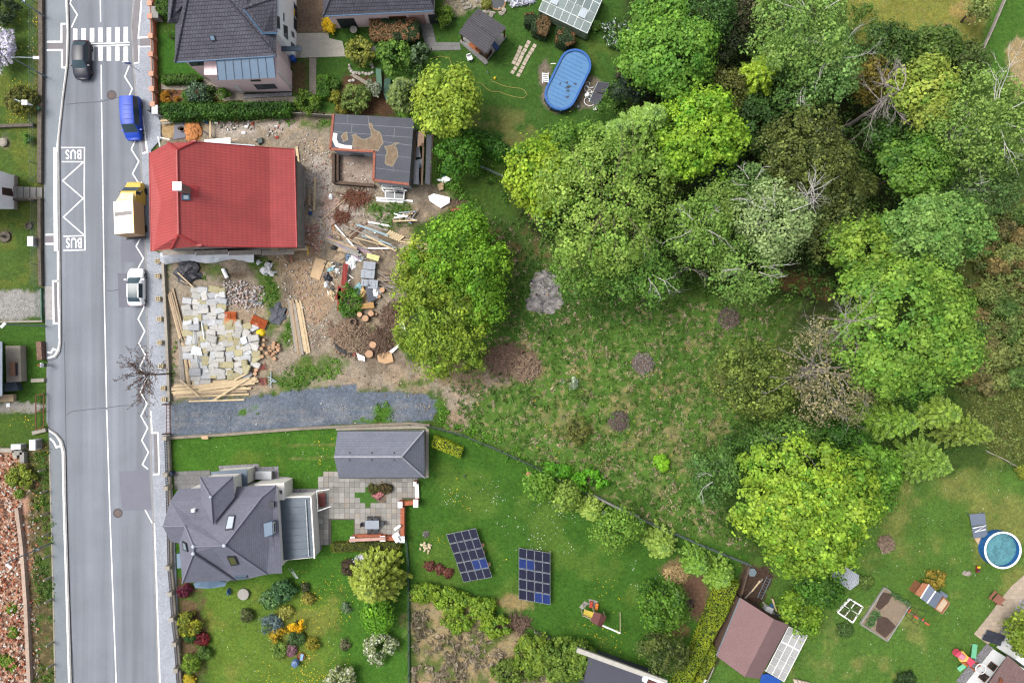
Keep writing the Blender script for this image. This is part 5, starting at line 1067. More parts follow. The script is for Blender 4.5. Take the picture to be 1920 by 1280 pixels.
for q in(A_,B_,C_):obj('finial',MB().ball((q[0],q[1],q[2]+.1),.2,.2,.14,10),mat('lead_cap',S(206,216,228),.4),rf)
d1,d2,d3,d4=P(374.5,894,5.7),P(437,892,5.7),P(395.5,931,7.15),P(399,983,6.9);d5,d6=P(378,941,5.6),P(440,932,5.6)
dr=obj('dormer_roof',MB().slab([d1,d2,d3],.1).slab([d2,d6,d4,d3],.1).slab([d1,d3,d4,d5],.1),tile_slate,h);m_=MB();ridge(m_,[d1,d3,d4],.09);ridge(m_,[d2,d3],.09);obj('ridge_tiles',m_,MATS['slate_ridge'],dr);obj('finial',MB().ball((d3[0],d3[1],d3[2]+.1),.16,.16,.12,8),MATS['lead_cap'],dr)
obj('dormer_wall',MB().prism(inset([d1[:2],d2[:2],d6[:2],d5[:2]],.25),2.0,5.6),cream,h)
eav=[NWe[:2],NEe[:2],SEe[:2],S1[:2],S2[:2],S3[:2],W3[:2],W2[:2],WT[:2],NWk[:2]];main_wall=obj('wall',MB().prism(inset([NWe[:2],NEe[:2],SEe[:2],S3[:2],P2(336,1018,5),P2(324,1008,5),P2(316,985,5)],.4),-.1,4.15),cream,h)
q=[P2(396,884,2.9),P2(463,879,2.9),P2(464,912,2.9),P2(398,915,2.9)];pr_=obj('porch_wall',MB().prism(inset(q,.2),-.1,2.8),cream,h);obj('porch_roof',MB().prism(q,2.81,2.95),zinc_d,pr_)
q=[P2(477,907,2.8),P2(533,905,2.8),P2(533,937,2.8),P2(480,937,2.8)];sw=obj('stair_wall',MB().prism(q,-.1,2.8),cream,h);x_=q[1][0];opening('window',sw,[Px(*a,x_)for a in((524,918),(528.5,919),(529,926),(525,925))],frame_d)
q=[P2(523,932,2.4),P2(583,930,2.4),P2(590,1046,2.4),P2(530,1052,2.4)];ex=obj('extension_wall',MB().prism(inset(q,.05),-.1,2.3),cream,h)
mroof=mat('roof_metal_grey',S(108,122,134),.35,.12,.35,.3,metal=.3,spec=.5,fine=.05);er=obj('extension_roof',MB().prism(inset(q,.12),2.31,2.39),mroof,h)
for k in range(9):
    t=(k+.5)/9;a=Vector((*q[0],2.41)).lerp(Vector((*q[3],2.41)),t);b=Vector((*q[1],2.41)).lerp(Vector((*q[2],2.41)),t);obj('seam',MB().beam(a.lerp(b,.03),a.lerp(b,.97),.05,.05),zinc_d,er)
obj('snow_rail',MB().tube([P(573,937,2.55),P(579,1042,2.55)],.06,6),mat('rail_pale',S(206,214,220),.4),er)
par=obj('parapet',MB().beam((*q[0],2.4),(*q[1],2.4),.14,.2).beam((*q[1],2.4),(*q[2],2.4),.14,.2),cream,h)
ns,ss=(NWk,NEk,B_),(A_,B_,SEk)
opening('skylight',rf,[Pplane(*a,*ns,.08)for a in((429,966),(441.5,966),(437,992.5),(422.5,994))],frame_d,glass_pale,.1,.1);opening('skylight',rf,[Pplane(*a,*ss,.08)for a in((426,1041),(441,1041),(447.5,1056),(434,1058))],frame_d,mat('glass_dark_green',S(116,122,74,.3),.1,.2),.1,.12);opening('skylight',rf,[Pplane(*a,WR,A_,W3,.08)for a in((344,1013.5),(351,1017.5),(354,1033),(346.5,1030))],frame_d,mat('glass_grey',S(150,168,178,.4),.1),.1,.1)
es=(B_,NEk,SEk);c0=Pplane(504,993,NEk,NEe,SEe,0);dm=obj('dormer_box',MB().prism([P2(496,980,5.2),P2(512,976,5.2),P2(513,1000,5.2),P2(498,1005,5.2)],4.6,5.5),zinc,h);opening('window',dm,[Px(*a,P2(513,985,5.2)[0])for a in((512,979),(515.5,977),(516,997),(513,1000))],frame_w)
vp=Pplane(365,955,*ns);obj('roof_vent',MB().box((vp.x,vp.y,vp.z-.1),(.35,.3,.55)),wht,rf);vp=Pplane(510,945,NEk,NEe,SEe);obj('roof_hatch',MB().box((vp.x,vp.y,vp.z-.15),(.5,.6,.3)),frame_d,rf)
byp=[P2(362,1094,2.9),P2(390,1085,2.9),P2(424,1092,2.9),P2(420,1100,2.9),P2(390,1104,2.9),P2(364,1103,2.9)];bw=obj('bay_window',MB().prism(inset(byp,.15),-.1,2.6),frame_w,h);tp=P(389,1084,3.6);obj('bay_roof',MB().slab([(*byp[0],2.8),(*byp[5],2.7),(*byp[4],2.7),tp],.08).slab([(*byp[4],2.7),(*byp[3],2.7),(*byp[2],2.8),tp],.08),zinc,bw)
obj('side_porch',MB().prism([P2(331,1038,2.6),P2(340,1037,2.6),P2(342,1064,2.6),P2(332,1065,2.6)],0,2.6),zinc,h)
obj('eaves_canopy',MB().slab([P(441,1086,4.5),P(462,1084,4.6),P(462,1080,4.9),P(440,1081,4.9)],.2),zinc_d,rf)
ld=MB()
for s in(-.17,.17):ld.tube([(P(556,1056)[0]+s,P(0,1052)[1],2.3),(P(558,1082)[0]+s,P(0,1084)[1],.05)],.03,5)
for k in range(8):t=.35+k*.085;a=Vector((P(556,1056)[0],P(0,1052)[1],2.3)).lerp(Vector((P(558,1082)[0],P(0,1084)[1],.05)),t);ld.tube([a-Vector((.17,0,0)),a+Vector((.17,0,0))],.02,5)
one('ladder',ld,mat('aluminium',S(206,210,214),.4,.05,metal=.3),'aluminium ladder leaning on the metal-roofed extension of the slate house','ladder')
# --- garage
h=house('slate_garage','garage with a grey tiled roof, one gable and one hip end',712,852,'garage')
g_nw,g_ne,g_se,g_sw=P(633,808,2.8),P(795,807,2.8),P(796.5,895,2.8),P(635,896,2.8);rw,re=P(626.5,856,5.0),P(753,856,5.0);hk0,hk1=P(787,812,3.3),P(787,889,3.3)
rf=obj('roof',MB().slab([g_nw,g_ne,re,rw],.12).slab([rw,re,g_se,g_sw],.12).slab([re,g_ne,g_se],.12),tile_garage,h);m_=MB();ridge(m_,[rw,re,g_ne],.1);ridge(m_,[re,g_se],.1);obj('ridge_cap',m_,mat('ridge_pale',S(188,190,200),.6,.1,3),rf);obj('gutter',MB().tube([g_nw,g_ne,g_se,g_sw],.06,5),frame_d,rf)
for k in range(3):
    for s in(-1,1):a=Vector(rw).lerp(Vector(re),.22+.33*k);obj('snow_hook',MB().box((a.x,a.y+s*.38,a.z-.32),(.06,.16,.14)),frame_d,rf)
wl=inset([g_nw[:2],g_ne[:2],g_se[:2],g_sw[:2]],.3);wa=obj('wall',MB().prism(wl,-.1,2.75),cream,h);obj('gable',MB().add([(wl[0][0],wl[0][1],2.75),(wl[3][0],wl[3][1],2.75),(rw[0]+.35,rw[1],4.85),(wl[0][0]+.2,wl[0][1],2.75),(wl[3][0]+.2,wl[3][1],2.75),(rw[0]+.55,rw[1],4.85)],[(0,1,2),(5,4,3),(0,2,5,3),(1,4,5,2)]),cream,h)
# --- felt-roofed ruin
h=house('ruined_shed','half-collapsed brick shed with torn black felt roof and an open room',700,285,'shed')
felt=mat('roof_felt',S(92,95,104),.85,.10,.5,.2,20,fine=.14,fscale=7);seam=mat('felt_seam',S(140,142,148),.9);soilm=mat('exposed_screed',S(148,128,106),.95,.22,2.5,.8,12,fine=.3)
z3=3.0;O=[(625,213.5),(776,222),(767,345.5),(700,338),(702,284),(619,279.5)];rf=obj('roof',MB().prism(PP(O,z3),2.85,z3),felt,h)
for a,b in(((624,231),(774,240)),((623,247),(773,258)),((704,264),(772,273)),((703,290),(771,296)),((702,315),(769,323)),((652,215),(652,231)),((690,217),(692,236)),((740,241),(738,258)),((738,294),(737,322)),((660,233),(659,248))):
    obj('felt_seam',line_strip(MB(),PP([a,b],z3),.06,z3+.006),seam,rf)
for q in([(692,231),(697,232),(699,241),(711,248),(716,258),(718,270),(712,277),(709,283),(695,281),(680,281),(668,281),(662,276),(663,262),(660,254),(667,252),(674,258),(683,262),(692,259),(697,256),(696,247),(693,240)],[(721,275),(732,273),(738,270),(748,268),(740,275),(745,283),(746,294),(741,302),(735,312),(728,310),(722,304),(723,292),(726,286)],[(640,256),(650,248),(652,262),(644,266)]):
    rr=random.Random(len(q));qq=[]
    for i,p in enumerate(q):
        nx=q[(i+1)%len(q)];qq+=[p,((p[0]+nx[0])/2+rr.uniform(-1.3,1.3),(p[1]+nx[1])/2+rr.uniform(-1.3,1.3))]
    bm_=bmesh.new();vs=[bm_.verts.new(P(a,b,z3+.012))for a,b in qq];f_=bm_.faces.new(vs);bmesh.ops.triangulate(bm_,faces=[f_]);t_=MB();t_.v=[tuple(v.co)for v in bm_.verts];bm_.verts.index_update();t_.f=[tuple(v.index for v in f.verts)for f in bm_.faces];bm_.free()
    t_.f=[f if(Vector(t_.v[f[1]])-Vector(t_.v[f[0]])).cross(Vector(t_.v[f[2]])-Vector(t_.v[f[0]])).z>0 else f[::-1]for f in t_.f];obj('torn_patch',t_,soilm,rf)
    ed=PP(qq,z3);obj('torn_edge',line_strip(MB(),ed,.10,z3+.02,True),mat('felt_torn_edge',S(172,160,138),.95,.2,6),rf)
brm=mat('brick_rim',S(176,108,88),.9,.2,5);ed=PP(O,z3+.04)
for i in(0,2,3,4,5):
    a,b=(ed[i],ed[(i+1)%6])if i else(ed[5],ed[0])
    if i==5:continue
    obj('brick_rim',MB().beam((*a,z3+.0),(*b,z3+.0),.26,.16),brm,rf)
obj('plaster_crust',line_strip(MB(),PP([(629,250),(627,262),(632,272),(645,276),(660,277)],z3),.45,z3+.03),mat('plaster_white',(.55,.54,.52),.95,.15,5,.5),rf)
whitewash=mat('whitewash',S(206,210,220),.9,.10,1.2,.3,14)
WALL=[P2(626,217,z3),P2(774,225,z3),P2(765,343,z3),P2(702,336,z3),P2(704,281,z3),P2(621,277,z3)];obj('wall',MB().prism(WALL,-.1,2.84),whitewash,h)
obj('wall_vent',MB().add([Py(*a,WALL[5][1]-.05)+Vector((0,-.3,0))for a in((655,285),(682,287),(684,290),(657,288))],[(0,1,2,3)]),frame_d,h)
tim=mat('rotten_timber',S(110,92,78),.95,.25,4,.5)
obj('room_floor',MB().poly([P(a,b,.01)for a,b in((634,345),(702,347),(701,292),(634,292))]),mat('demolition_floor',S(172,154,140),.95,.2,1.2,.8,10,fine=.35),h)
for a,b,z0 in(((629,291),(629,345),1.0),((635,291),(635,344),.7),((628,344),(704,350),.7)):obj('wall_stump',MB().beam((*P2(*a),z0/2),(*P2(*b),z0/2),.32,z0),tim,h)
LT=house('collapsed_lean_to','collapsed dark lean-to with rotten boards and scraps beside the felt-roofed ruin',792,300,'shed')
for a,b in(((779,246),(776,346)),((811,252),(806,348)),((795,247),(791,348))):obj('rafter',MB().beam(P(*a,2.0),P(*b,2.0),.2,.18),tim,LT)
for q,mm in(([(781,247),(790,246),(789,265),(782,272)],felt),([(800,252),(810,254),(806,346),(797,344)],felt),([(777,300),(786,300),(785,346),(775,345)],felt),([(783,246),(798,248),(794,275),(784,272)],tim)):obj('roof_scrap',MB().slab([P(a,b,2.2)for a,b in q],.05),mm,LT)
for q,mm in(([(776,276),(786,274),(789,294),(777,296)],whitewash),([(782,299),(792,298),(791,315),(782,313)],zinc),([(780,330),(788,318),(790,346),(779,345)],stone_g),([(785,318),(793,318),(792,345),(787,346)],mat('beige_board',S(196,168,130),.9))):obj('scrap_panel',MB().slab([P(a,b,1.2)for a,b in q],.06),mm,LT)
for k in range(5):obj('board',MB().beam(P(786+k*2.4,246,2.3),P(784+k*2.2,276-k*2,2.25),.16,.04),mat('broken_board',S(168,140,118),.95,.25,3),LT)
for x,y in((779,246),(811,252),(776,346),(806,348)):obj('post',MB().beam(P(x,y,0),(P(x,y,2.0)[0],P(x,y,2.0)[1],2.0),.14,.14),tim,LT)
# --- garden house (open pavilion)
h=house('garden_pavilion','open timber garden pavilion with a grey ribbed pitched roof',905,65,'pavilion')
gr=mat('roof_grey_ribbed',S(104,102,108),.8,.08,.8,.8,fine=.1,uvfx=fx_ribs(.24,.74,'Y'));c0,c1,c2,c3=P(896.5,16,2.7),P(949.5,52,2.7),P(911,100,2.7),P(860,62,2.7);rA,rB=P(877,38,3.1),P(930,77,3.1)
rA=tuple((Vector(c0)+Vector(c3))/2+Vector((0,0,.45)));rB=tuple((Vector(c1)+Vector(c2))/2+Vector((0,0,.45)));rf=obj('roof',MB().slab([c0,c1,rB,rA],.07).slab([rA,rB,c2,c3],.07),gr,h);m_=MB();ridge(m_,[rA,rB],.05);obj('ridge_cap',m_,gr,rf)
fl=[P2(863,78),P2(913,116),P2(950,70),P2(902,36)];obj('floor',MB().prism(fl,0,.15),stone_g,h);pi=inset(fl,.18)
for p in pi:obj('post',MB().box((*p,.15),(.16,.16,2.45)),frame_br,h)
dkw=mat('timber_dark_brown',S(84,58,46),.8,.15,4)
for i in(0,1):a,b=Vector((*pi[i],.55)),Vector((*pi[(i+1)%4],.55));obj('railing',MB().beam(a.lerp(b,.55 if i==0 else 0),b if i==0 else a.lerp(b,.3),.08,.8),dkw,h); 
obj('bench',MB().beam(P(880,82,.6),P(900,98,.6),.4,.08),mat('bench_orange',S(196,112,62),.7),h);obj('cushions',MB().box(P(929,88,.4),(.9,.5,.3),R(-50)),mat('cushion_blue',S(70,90,140),.9),h)
obj('step',MB().prism(PP([(862,80),(866,74),(916,118),(910,122)]),0,.1),mat('slab_grey',S(148,146,146),.9,.1,2),h)
# --- greenhouse with glass panes
h=house('greenhouse','aluminium greenhouse with glass roof panes and green base',1062,30,'greenhouse')
glz=mat('greenhouse_glass',S(176,196,196),.08,.08,.8,spec=.6,alpha=.55,fine=.05);alu=mat('white_aluminium',(.6,.62,.62),.4,.05)
e0,e1_,k1,k0=P(1010,19.5,1.9),P(1101,62.5,1.9),P(1117.5,26,2.5),P(1026,-18,2.5);f0,f1=P(1042,-56,1.9),P(1133,-10,1.9)
for qd in((e0,e1_,k1,k0),(k0,k1,f1,f0)):
    q=[Vector(p)for p in qd]
    for i in range(7):
        for j in range(2):
            u0,u1,v0,v1=i/7+.006,(i+1)/7-.006,j/2+.01,(j+1)/2-.01;bl=lambda u,v:q[0].lerp(q[1],u).lerp(q[3].lerp(q[2],u),v)
            lift=.22 if(i,j)in((1,1),(5,1))and qd[0]==e0 else 0
            o_=obj('pane',MB().poly([bl(u0,v0)+Vector((0,0,lift)),bl(u1,v0)+Vector((0,0,lift)),bl(u1,v1),bl(u0,v1)]),glz if not lift else glass_pale,h)
    m_=MB()
    for i in range(8):m_.tube([q[0].lerp(q[1],i/7),q[3].lerp(q[2],i/7)],.03,4)
    for v in(0,.5,1):m_.tube([q[0].lerp(q[3],v),q[1].lerp(q[2],v)],.035,4)
    obj('glazing_bars',m_,alu,h)
gw=[(p[0],p[1])for p in(e0,e1_,f1,f0)];obj('glass_wall',MB().add([(*gw[0],.5),(*gw[1],.5),(*gw[1],1.88),(*gw[0],1.88)],[(0,1,2,3)]).add([(*gw[1],.5),(*gw[2],.5),(*gw[2],1.88),(k1[0],k1[1],2.45),(*gw[1],1.88)],[(0,1,2,3,4)]),mat('glass_green_tint',S(130,158,140),.1,.1,alpha=.6),h);m_=MB()
for i in range(4):a,b=gw[i],gw[(i+1)%4];m_.beam((*a,.25),(*b,.25),.1,.5)
obj('base_wall',m_,mat('green_base',S(76,104,66),.9,.15,3),h);obj('soil_bed',MB().prism(inset(gw,.2),0,.15),mat('greenhouse_soil',S(104,112,90),.95,.3,2),h)

# ---------------------------------------------------------------- vehicles
tyre_m=mat('tyre_rubber',(.02,.02,.02),.9);rim_m=mat('wheel_rim',S(176,178,182),.35,.05,metal=.6);lamp_m=mat('headlamp_glass',(.6,.62,.64),.1,.05,spec=.8);tail_m=mat('tail_lamp_red',S(190,30,34),.3);car_glass=mat('car_glass',S(84,108,120,.3),.2,.15,spec=.25);black_pl=mat('black_plastic',(.02,.02,.022),.6)
def car(name,label,cat,px,py,head,L,W,st,paint,roofglass=False,ww=(.17,.80),wr=.32,zc=.0):
    c=P(px,py,zc);o=thing(name,label,cat,(c[0],c[1],0));ca,sa=math.cos(head),math.sin(head)
    def Wd(x,y,z):return(c[0]+x*ca-y*sa,c[1]+x*sa+y*ca,z)
    rings=[]
    for f,w_,zb,belt,roof,rw in st:
        x=(f-.5)*L;w_=w_*W/2;half=[(0,zb),(.9*w_,zb),(w_,zb+.18),(w_,(zb+belt)/2+.06),(.975*w_,belt),(rw*w_,roof-.05),(rw*w_*.82,roof-.005),(0,roof+.02)]
        rings.append([Wd(x,y,z)for y,z in half]+[Wd(x,-y,z)for y,z in half[1:-1]][::-1])
    n=14;body,gs=MB(),{}
    def face(i,k):return[rings[i][k],rings[i+1][k],rings[i+1][(k+1)%n],rings[i][(k+1)%n]]
    ns=len(st)
    def isg(i,k):
        a,b=st[i],st[i+1];top=k in(5,6,7,8);side=k in(4,9)
        if top and a[6-1]and b[4]<a[4]-.25 and a[4]>1.2:return 'windscreen'
        if top and a[4]<b[4]-.18 and b[4]>1.2 and a[4]>1.0:return 'rear_window'
        if side and min(a[4],b[4])>1.2:return 'side_window_'+str(k)
        if roofglass and top and k in(6,7)and min(a[4],b[4])>1.3:return 'sunroof'
    for i in range(ns-1):
        for k in range(n):
            q=face(i,k);g_=isg(i,k)
            if g_:gs.setdefault(g_,MB()).poly(q)
            else:body.poly(q)
    body.poly(rings[0][::-1]);body.poly(rings[-1])
    def weld(mb):
        d={};v=[];rm=[]
        for p in mb.v:
            k=tuple(round(t,4)for t in p)
            if k not in d:d[k]=len(v);v.append(p)
            rm.append(d[k])
        mb.v=v;mb.f=[tuple(dict.fromkeys(rm[i]for i in f))for f in mb.f];mb.f=[f for f in mb.f if len(f)>2];return mb
    b=obj('body',weld(body),paint,o,True)
    for k,g_ in gs.items():obj(k.split('_window_')[0]+'_window' if 'side' in k else k,weld(g_),car_glass,o,True)
    for f in ww:
        for s in(-1,1):
            x=(f-.5)*L;y=s*(W/2-.1);t=MB()
            pr=[(wr*.55,-.1),(wr,-.09),(wr,.09),(wr*.55,.1)];vs=[];fs=[]
            for r_,d in pr:
                for q in range(16):a=2*math.pi*q/16;vs.append(Wd(x+r_*math.cos(a),y+d*s,wr+r_*math.sin(a)))
            for i in range(3):
                for q in range(16):fs.append((i*16+q,i*16+(q+1)%16,(i+1)*16+(q+1)%16,(i+1)*16+q))
            t.add(vs,fs);wo=obj('wheel',t,tyre_m,o,True);rm_=MB();rm_.add([Wd(x+wr*.58*math.cos(2*math.pi*q/14),y+.075*s,wr+wr*.58*math.sin(2*math.pi*q/14))for q in range(14)],[tuple(range(14))]);obj('rim',rm_,rim_m,wo)
    i0=ns-3;w0=st[i0][1]*W/2
    for s in(-1,1):
        x=(st[-2][0]-.5)*L;z=st[-2][3];obj('headlight',MB().add([Wd(x+.04,s*w0*.55,z-.02),Wd(x-.02,s*w0*.88,z),Wd(x-.42,s*w0*.97,z+.14),Wd(x-.25,s*w0*.66,z+.13)],[(0,1,2,3)if s>0 else(3,2,1,0)]),lamp_m,o)
        x=(st[1][0]-.5)*L;z=st[1][3];obj('tail_light',MB().box(Wd(x-.03,s*W*.39,z-.22),(.1,.2,.24),head),tail_m,o)
        cw=max(i for i in range(ns)if st[i][4]>1.2);x=(st[cw][0]-.5)*L+.45;obj('mirror',MB().box(Wd(x,s*(W/2+.1),1.0),(.14,.22,.13),head),paint,o)
    return o
HATCH=[(0,.80,.38,.72,.80,.72),(.03,.93,.26,.88,1.02,.80),(.09,.97,.2,.94,1.10,.78),(.20,1,.2,.94,1.44,.72),(.40,1,.2,.94,1.50,.74),(.58,1,.2,.94,1.45,.72),(.75,.99,.2,.93,.99,.82),(.88,.96,.22,.82,.89,.80),(.96,.88,.27,.66,.74,.70),(1,.72,.36,.55,.58,.6)]
VAN=[(0,.90,.32,.95,1.02,.84),(.015,.97,.26,1.02,1.06,.84),(.045,.99,.24,1.06,1.86,.80),(.30,1,.22,1.06,1.96,.82),(.55,1,.22,1.06,1.95,.82),(.70,1,.22,1.04,1.86,.78),(.85,.98,.24,1.02,1.10,.84),(.94,.93,.28,.86,.94,.80),(1,.78,.36,.62,.66,.66)]
car('parked_car','white hatchback with a dark glass roof parked by the kerb','car',256,538,R(90.5),4.15,1.78,HATCH,mat('paint_white',(.68,.69,.7),.25,.03,spec=.5),True,zc=.6)
car('moving_car','black hatchback driving over the zebra crossing','car',153,112,R(-90),4.3,1.8,HATCH,mat('paint_black',S(46,50,62,.5),.35,.05,spec=.3),False,zc=.7)
vn=car('parked_van','bright blue van parked below the zebra crossing','van',246,221,R(-86.5),4.75,1.86,VAN,mat('paint_blue',S(30,74,190,.6),.38,.05,spec=.25),False,ww=(.17,.82),zc=1.0)
for k in range(4):obj('roof_rib',MB().beam(P(230.5,196+k*9,1.99),P(247,195+k*9,1.99),.05,.05),MATS['paint_blue'],vn)
# box truck
o=thing('box_truck','small yellow truck with a pale box body parked beside the red roofed house','truck',P(240,402,0));yel=mat('paint_yellow',S(248,206,96,.5),.35,.04);boxm=mat('box_panel_cream',(.66,.60,.53),.6,.04,.6);boxs=mat('box_side_tan',S(236,196,156,.5),.6,.04,.6)
zt=3.15;T_=[P2(212,378,zt),P2(249,375,zt),P2(251.5,436.5,zt),P2(214.5,439.5,zt)];bx=obj('box_body',MB().prism(T_,.95,zt-.04),boxs,o);obj('box_roof',MB().prism(inset(T_,.03),zt-.04,zt),boxm,bx); 
obj('roof_hatch',MB().prism([P2(214.5,398.5,zt),P2(247,395,zt),P2(247.5,402,zt),P2(215,406,zt)],zt,zt+.012),mat('hatch_grey',S(168,164,160),.7,.12,4),bx)
obj('edge_trim',MB().beam((*T_[1],zt),(*T_[2],zt),.07,.07),yel,bx);obj('tail_lift',MB().beam((T_[3][0],T_[3][1]-.12,.8),(T_[2][0],T_[2][1]-.12,.8),.25,.2),black_pl,o)
cx=(T_[0][0]+T_[1][0])/2+.04;y0=T_[0][1]+.12;cabm=MB()
def ringc(y,w,z0,z1,wt,r=.12):return[(cx-w,y,z0),(cx+w,y,z0),(cx+w,y,(z0+z1)*.55),(cx+wt,y,z1),(cx-wt,y,z1),(cx-w,y,(z0+z1)*.55)]
RC=[ringc(y0,.95,.45,2.35,.86),ringc(y0+.9,.97,.45,2.3,.86),ringc(y0+1.25,.97,.45,2.15,.82),ringc(y0+1.85,.96,.45,1.35,.86),ringc(y0+2.35,.90,.5,1.15,.74),ringc(y0+2.5,.78,.55,.95,.6)]
gl=MB();sg=[MB(),MB()]
for i in range(len(RC)-1):
    for k in range(6):
        q=[RC[i][k],RC[i][(k+1)%6],RC[i+1][(k+1)%6],RC[i+1][k]]
        if i==2 and k==3:gl.poly(q)
        elif i in(1,)and k==2:sg[0].poly(q)
        elif i in(1,)and k==4:sg[1].poly(q)
        else:cabm.poly(q)
cabm.poly(RC[0][::-1]);cabm.poly(RC[-1]);cb_=obj('cab',cabm,yel,o);obj('windscreen',gl,car_glass,o);[obj('side_window',s,car_glass,o)for s in sg]
obj('wind_deflector',MB().add([(cx-.9,y0+.02,2.4),(cx+.9,y0+.02,2.4),(cx+.65,y0+1.0,2.36),(cx-.65,y0+1.0,2.36),(cx-.9,y0-.05,3.0),(cx+.9,y0-.05,3.0)],[(4,5,2,3),(0,4,3),(1,2,5)]),mat('deflector_cream',S(252,236,190,.55),.4),cb_)
for s in(-1,1):
    obj('mirror',MB().box((cx+s*1.12,y0+1.25,1.5),(.2,.12,.3)),black_pl,o);obj('headlight',MB().box((cx+s*.66,y0+2.4,.75),(.3,.14,.2)),lamp_m,o)
    for yy_ in(y0+1.6,y0-2.6):
        t=MB();vs=[]
        for d in(-.12,.12):
            for q in range(14):a=2*math.pi*q/14;vs.append((cx+s*.86+d,yy_+.38*math.cos(a),.38+.38*math.sin(a)))
        t.add(vs,[tuple(range(14))[::-1],tuple(range(14,28))]+[(q,(q+1)%14,14+(q+1)%14,14+q)for q in range(14)]);obj('wheel',t,tyre_m,o)
obj('chassis',MB().box((cx,y0-1.6,.55),(1.2,4.2,.4)),black_pl,o)
# ---------------------------------------------------------------- street furniture
galv=mat('galvanised_steel',S(150,168,178),.45,.08,2,metal=.4,spec=.5);head_w=mat('lamp_head_white',(.62,.63,.64),.4)
def lamp(label,base,h,arm,mid=None,lean=0):
    b=P(*base);o=thing('street_lamp',label,'street lamp',b);obj('pole',MB().tube([(b[0],b[1],-.1),(b[0],b[1],1.2),(b[0],b[1],h)],[.1,.08,.055],8),galv,o)
    a=P(arm[0],arm[1],h+.12);obj('arm',MB().tube([(b[0],b[1],h),(b[0]+(a[0]-b[0])*.3,b[1]+(a[1]-b[1])*.3,h+.12),a],.04,6),galv,o)
    an=math.atan2(a[1]-b[1],a[0]-b[0]);obj('lamp_head',MB().box((a[0],a[1],h+.04),(.62,.26,.13),an),head_w,o)
    if mid:obj('bracket',MB().box((b[0]+.1,b[1],h*mid),(.35,.2,.16)),galv,o)
    return o
lamp('tall street lamp above the zebra crossing beside the garden wall',(86,33),6.4,(20,-40),.55);lamp('street lamp with a long arm over the lawn beside the zebra crossing',(88,145.5),5.4,(68,108.5));lamp('street lamp beside the gravel drive of the house across the street',(85.5,611),6.2,(6,609.5));lamp('street lamp at the brick rubble lot with a grey bracket',(98,1017),7.0,(17,1061),.35)
o=thing('parking_sign','blue and white parking sign on a thin grey post at the zebra crossing','sign',P(261,134,.12));b=P(261,134,.12);obj('post',MB().tube([b,(b[0],b[1],2.8)],.03,6),galv,o);obj('sign_plate',MB().box((b[0],b[1],2.2),(.62,.05,.62)),mat('sign_blue',S(36,84,190,.5),.5),o);obj('sign_edge',MB().box((b[0],b[1]-.03,2.83),(.66,.1,.03)),wht,o)
o=thing('bus_stop_post','bus stop post with a white timetable board beside the green bin','sign',P(72,206));b=P(74,206);obj('post',MB().tube([b,(b[0],b[1],2.6)],.04,6),galv,o);obj('timetable_board',MB().box((b[0],b[1],1.5),(.6,.08,.8)),wht,o);obj('roof_plate',MB().box((b[0],b[1],2.35),(.62,.5,.05)),wht,o);obj('flag',MB().box((b[0]-.5,b[1]+.1,2.5),(.7,.06,.2),R(-20)),galv,o)
o=thing('litter_bin','green litter bin beside the bus stop post','bin',P(81,208));b=P(81,208);obj('bin_body',MB().lathe(b,[(.16,.3),(.22,.95)],14),mat('bin_green',S(70,116,84),.6),o);obj('post',MB().tube([b,(b[0],b[1],.5)],.04,6),galv,o)
def cabinet(name,label,px,py,sx,sy,h,m,cat='cabinet',rz=0,z=0):
    b=P(px,py,z);o=thing(name,label,cat,b);obj('casing',MB().box(b,(sx,sy,h),rz),m,o);obj('lid',MB().box((b[0],b[1],z+h),(sx+.08,sy+.08,.06),rz),m,o);x,y=rot2(sx/2+.012,0,rz);obj('door',MB().box((b[0]+x,b[1]+y,z+.1),(.025,sy*.8,h*.75),rz),MATS['hatch_grey'],o);return o
cabw=mat('cabinet_pale',S(228,232,236,.5),.6,.04)
cabinet('utility_cabinet','white utility cabinet on the lawn by the bus bay',70,455,.55,1.0,1.1,cabw);cabinet('utility_cabinet','pale utility cabinet beside the rusty gate across the street',74,831,.6,1.1,1.1,cabw);cabinet('utility_cabinet','small pale cabinet on the end of the rubble lot wall',41,835,1.0,.5,.9,cabw)
cabinet('utility_cabinet','grey utility cabinet between the salmon wall pillars',300,32,.7,1.2,1.1,MATS['hatch_grey']);cabinet('utility_cabinet','grey utility cabinet at the lower end of the pink house wall',300,212,.6,.9,1.1,cabw);cabinet('refuse_bin','dark grey wheelie bin on the pavement beside the lower wall pillar',286,207,.45,.5,.9,mat('bin_dark',S(92,100,112),.7),'bin',z=.12)
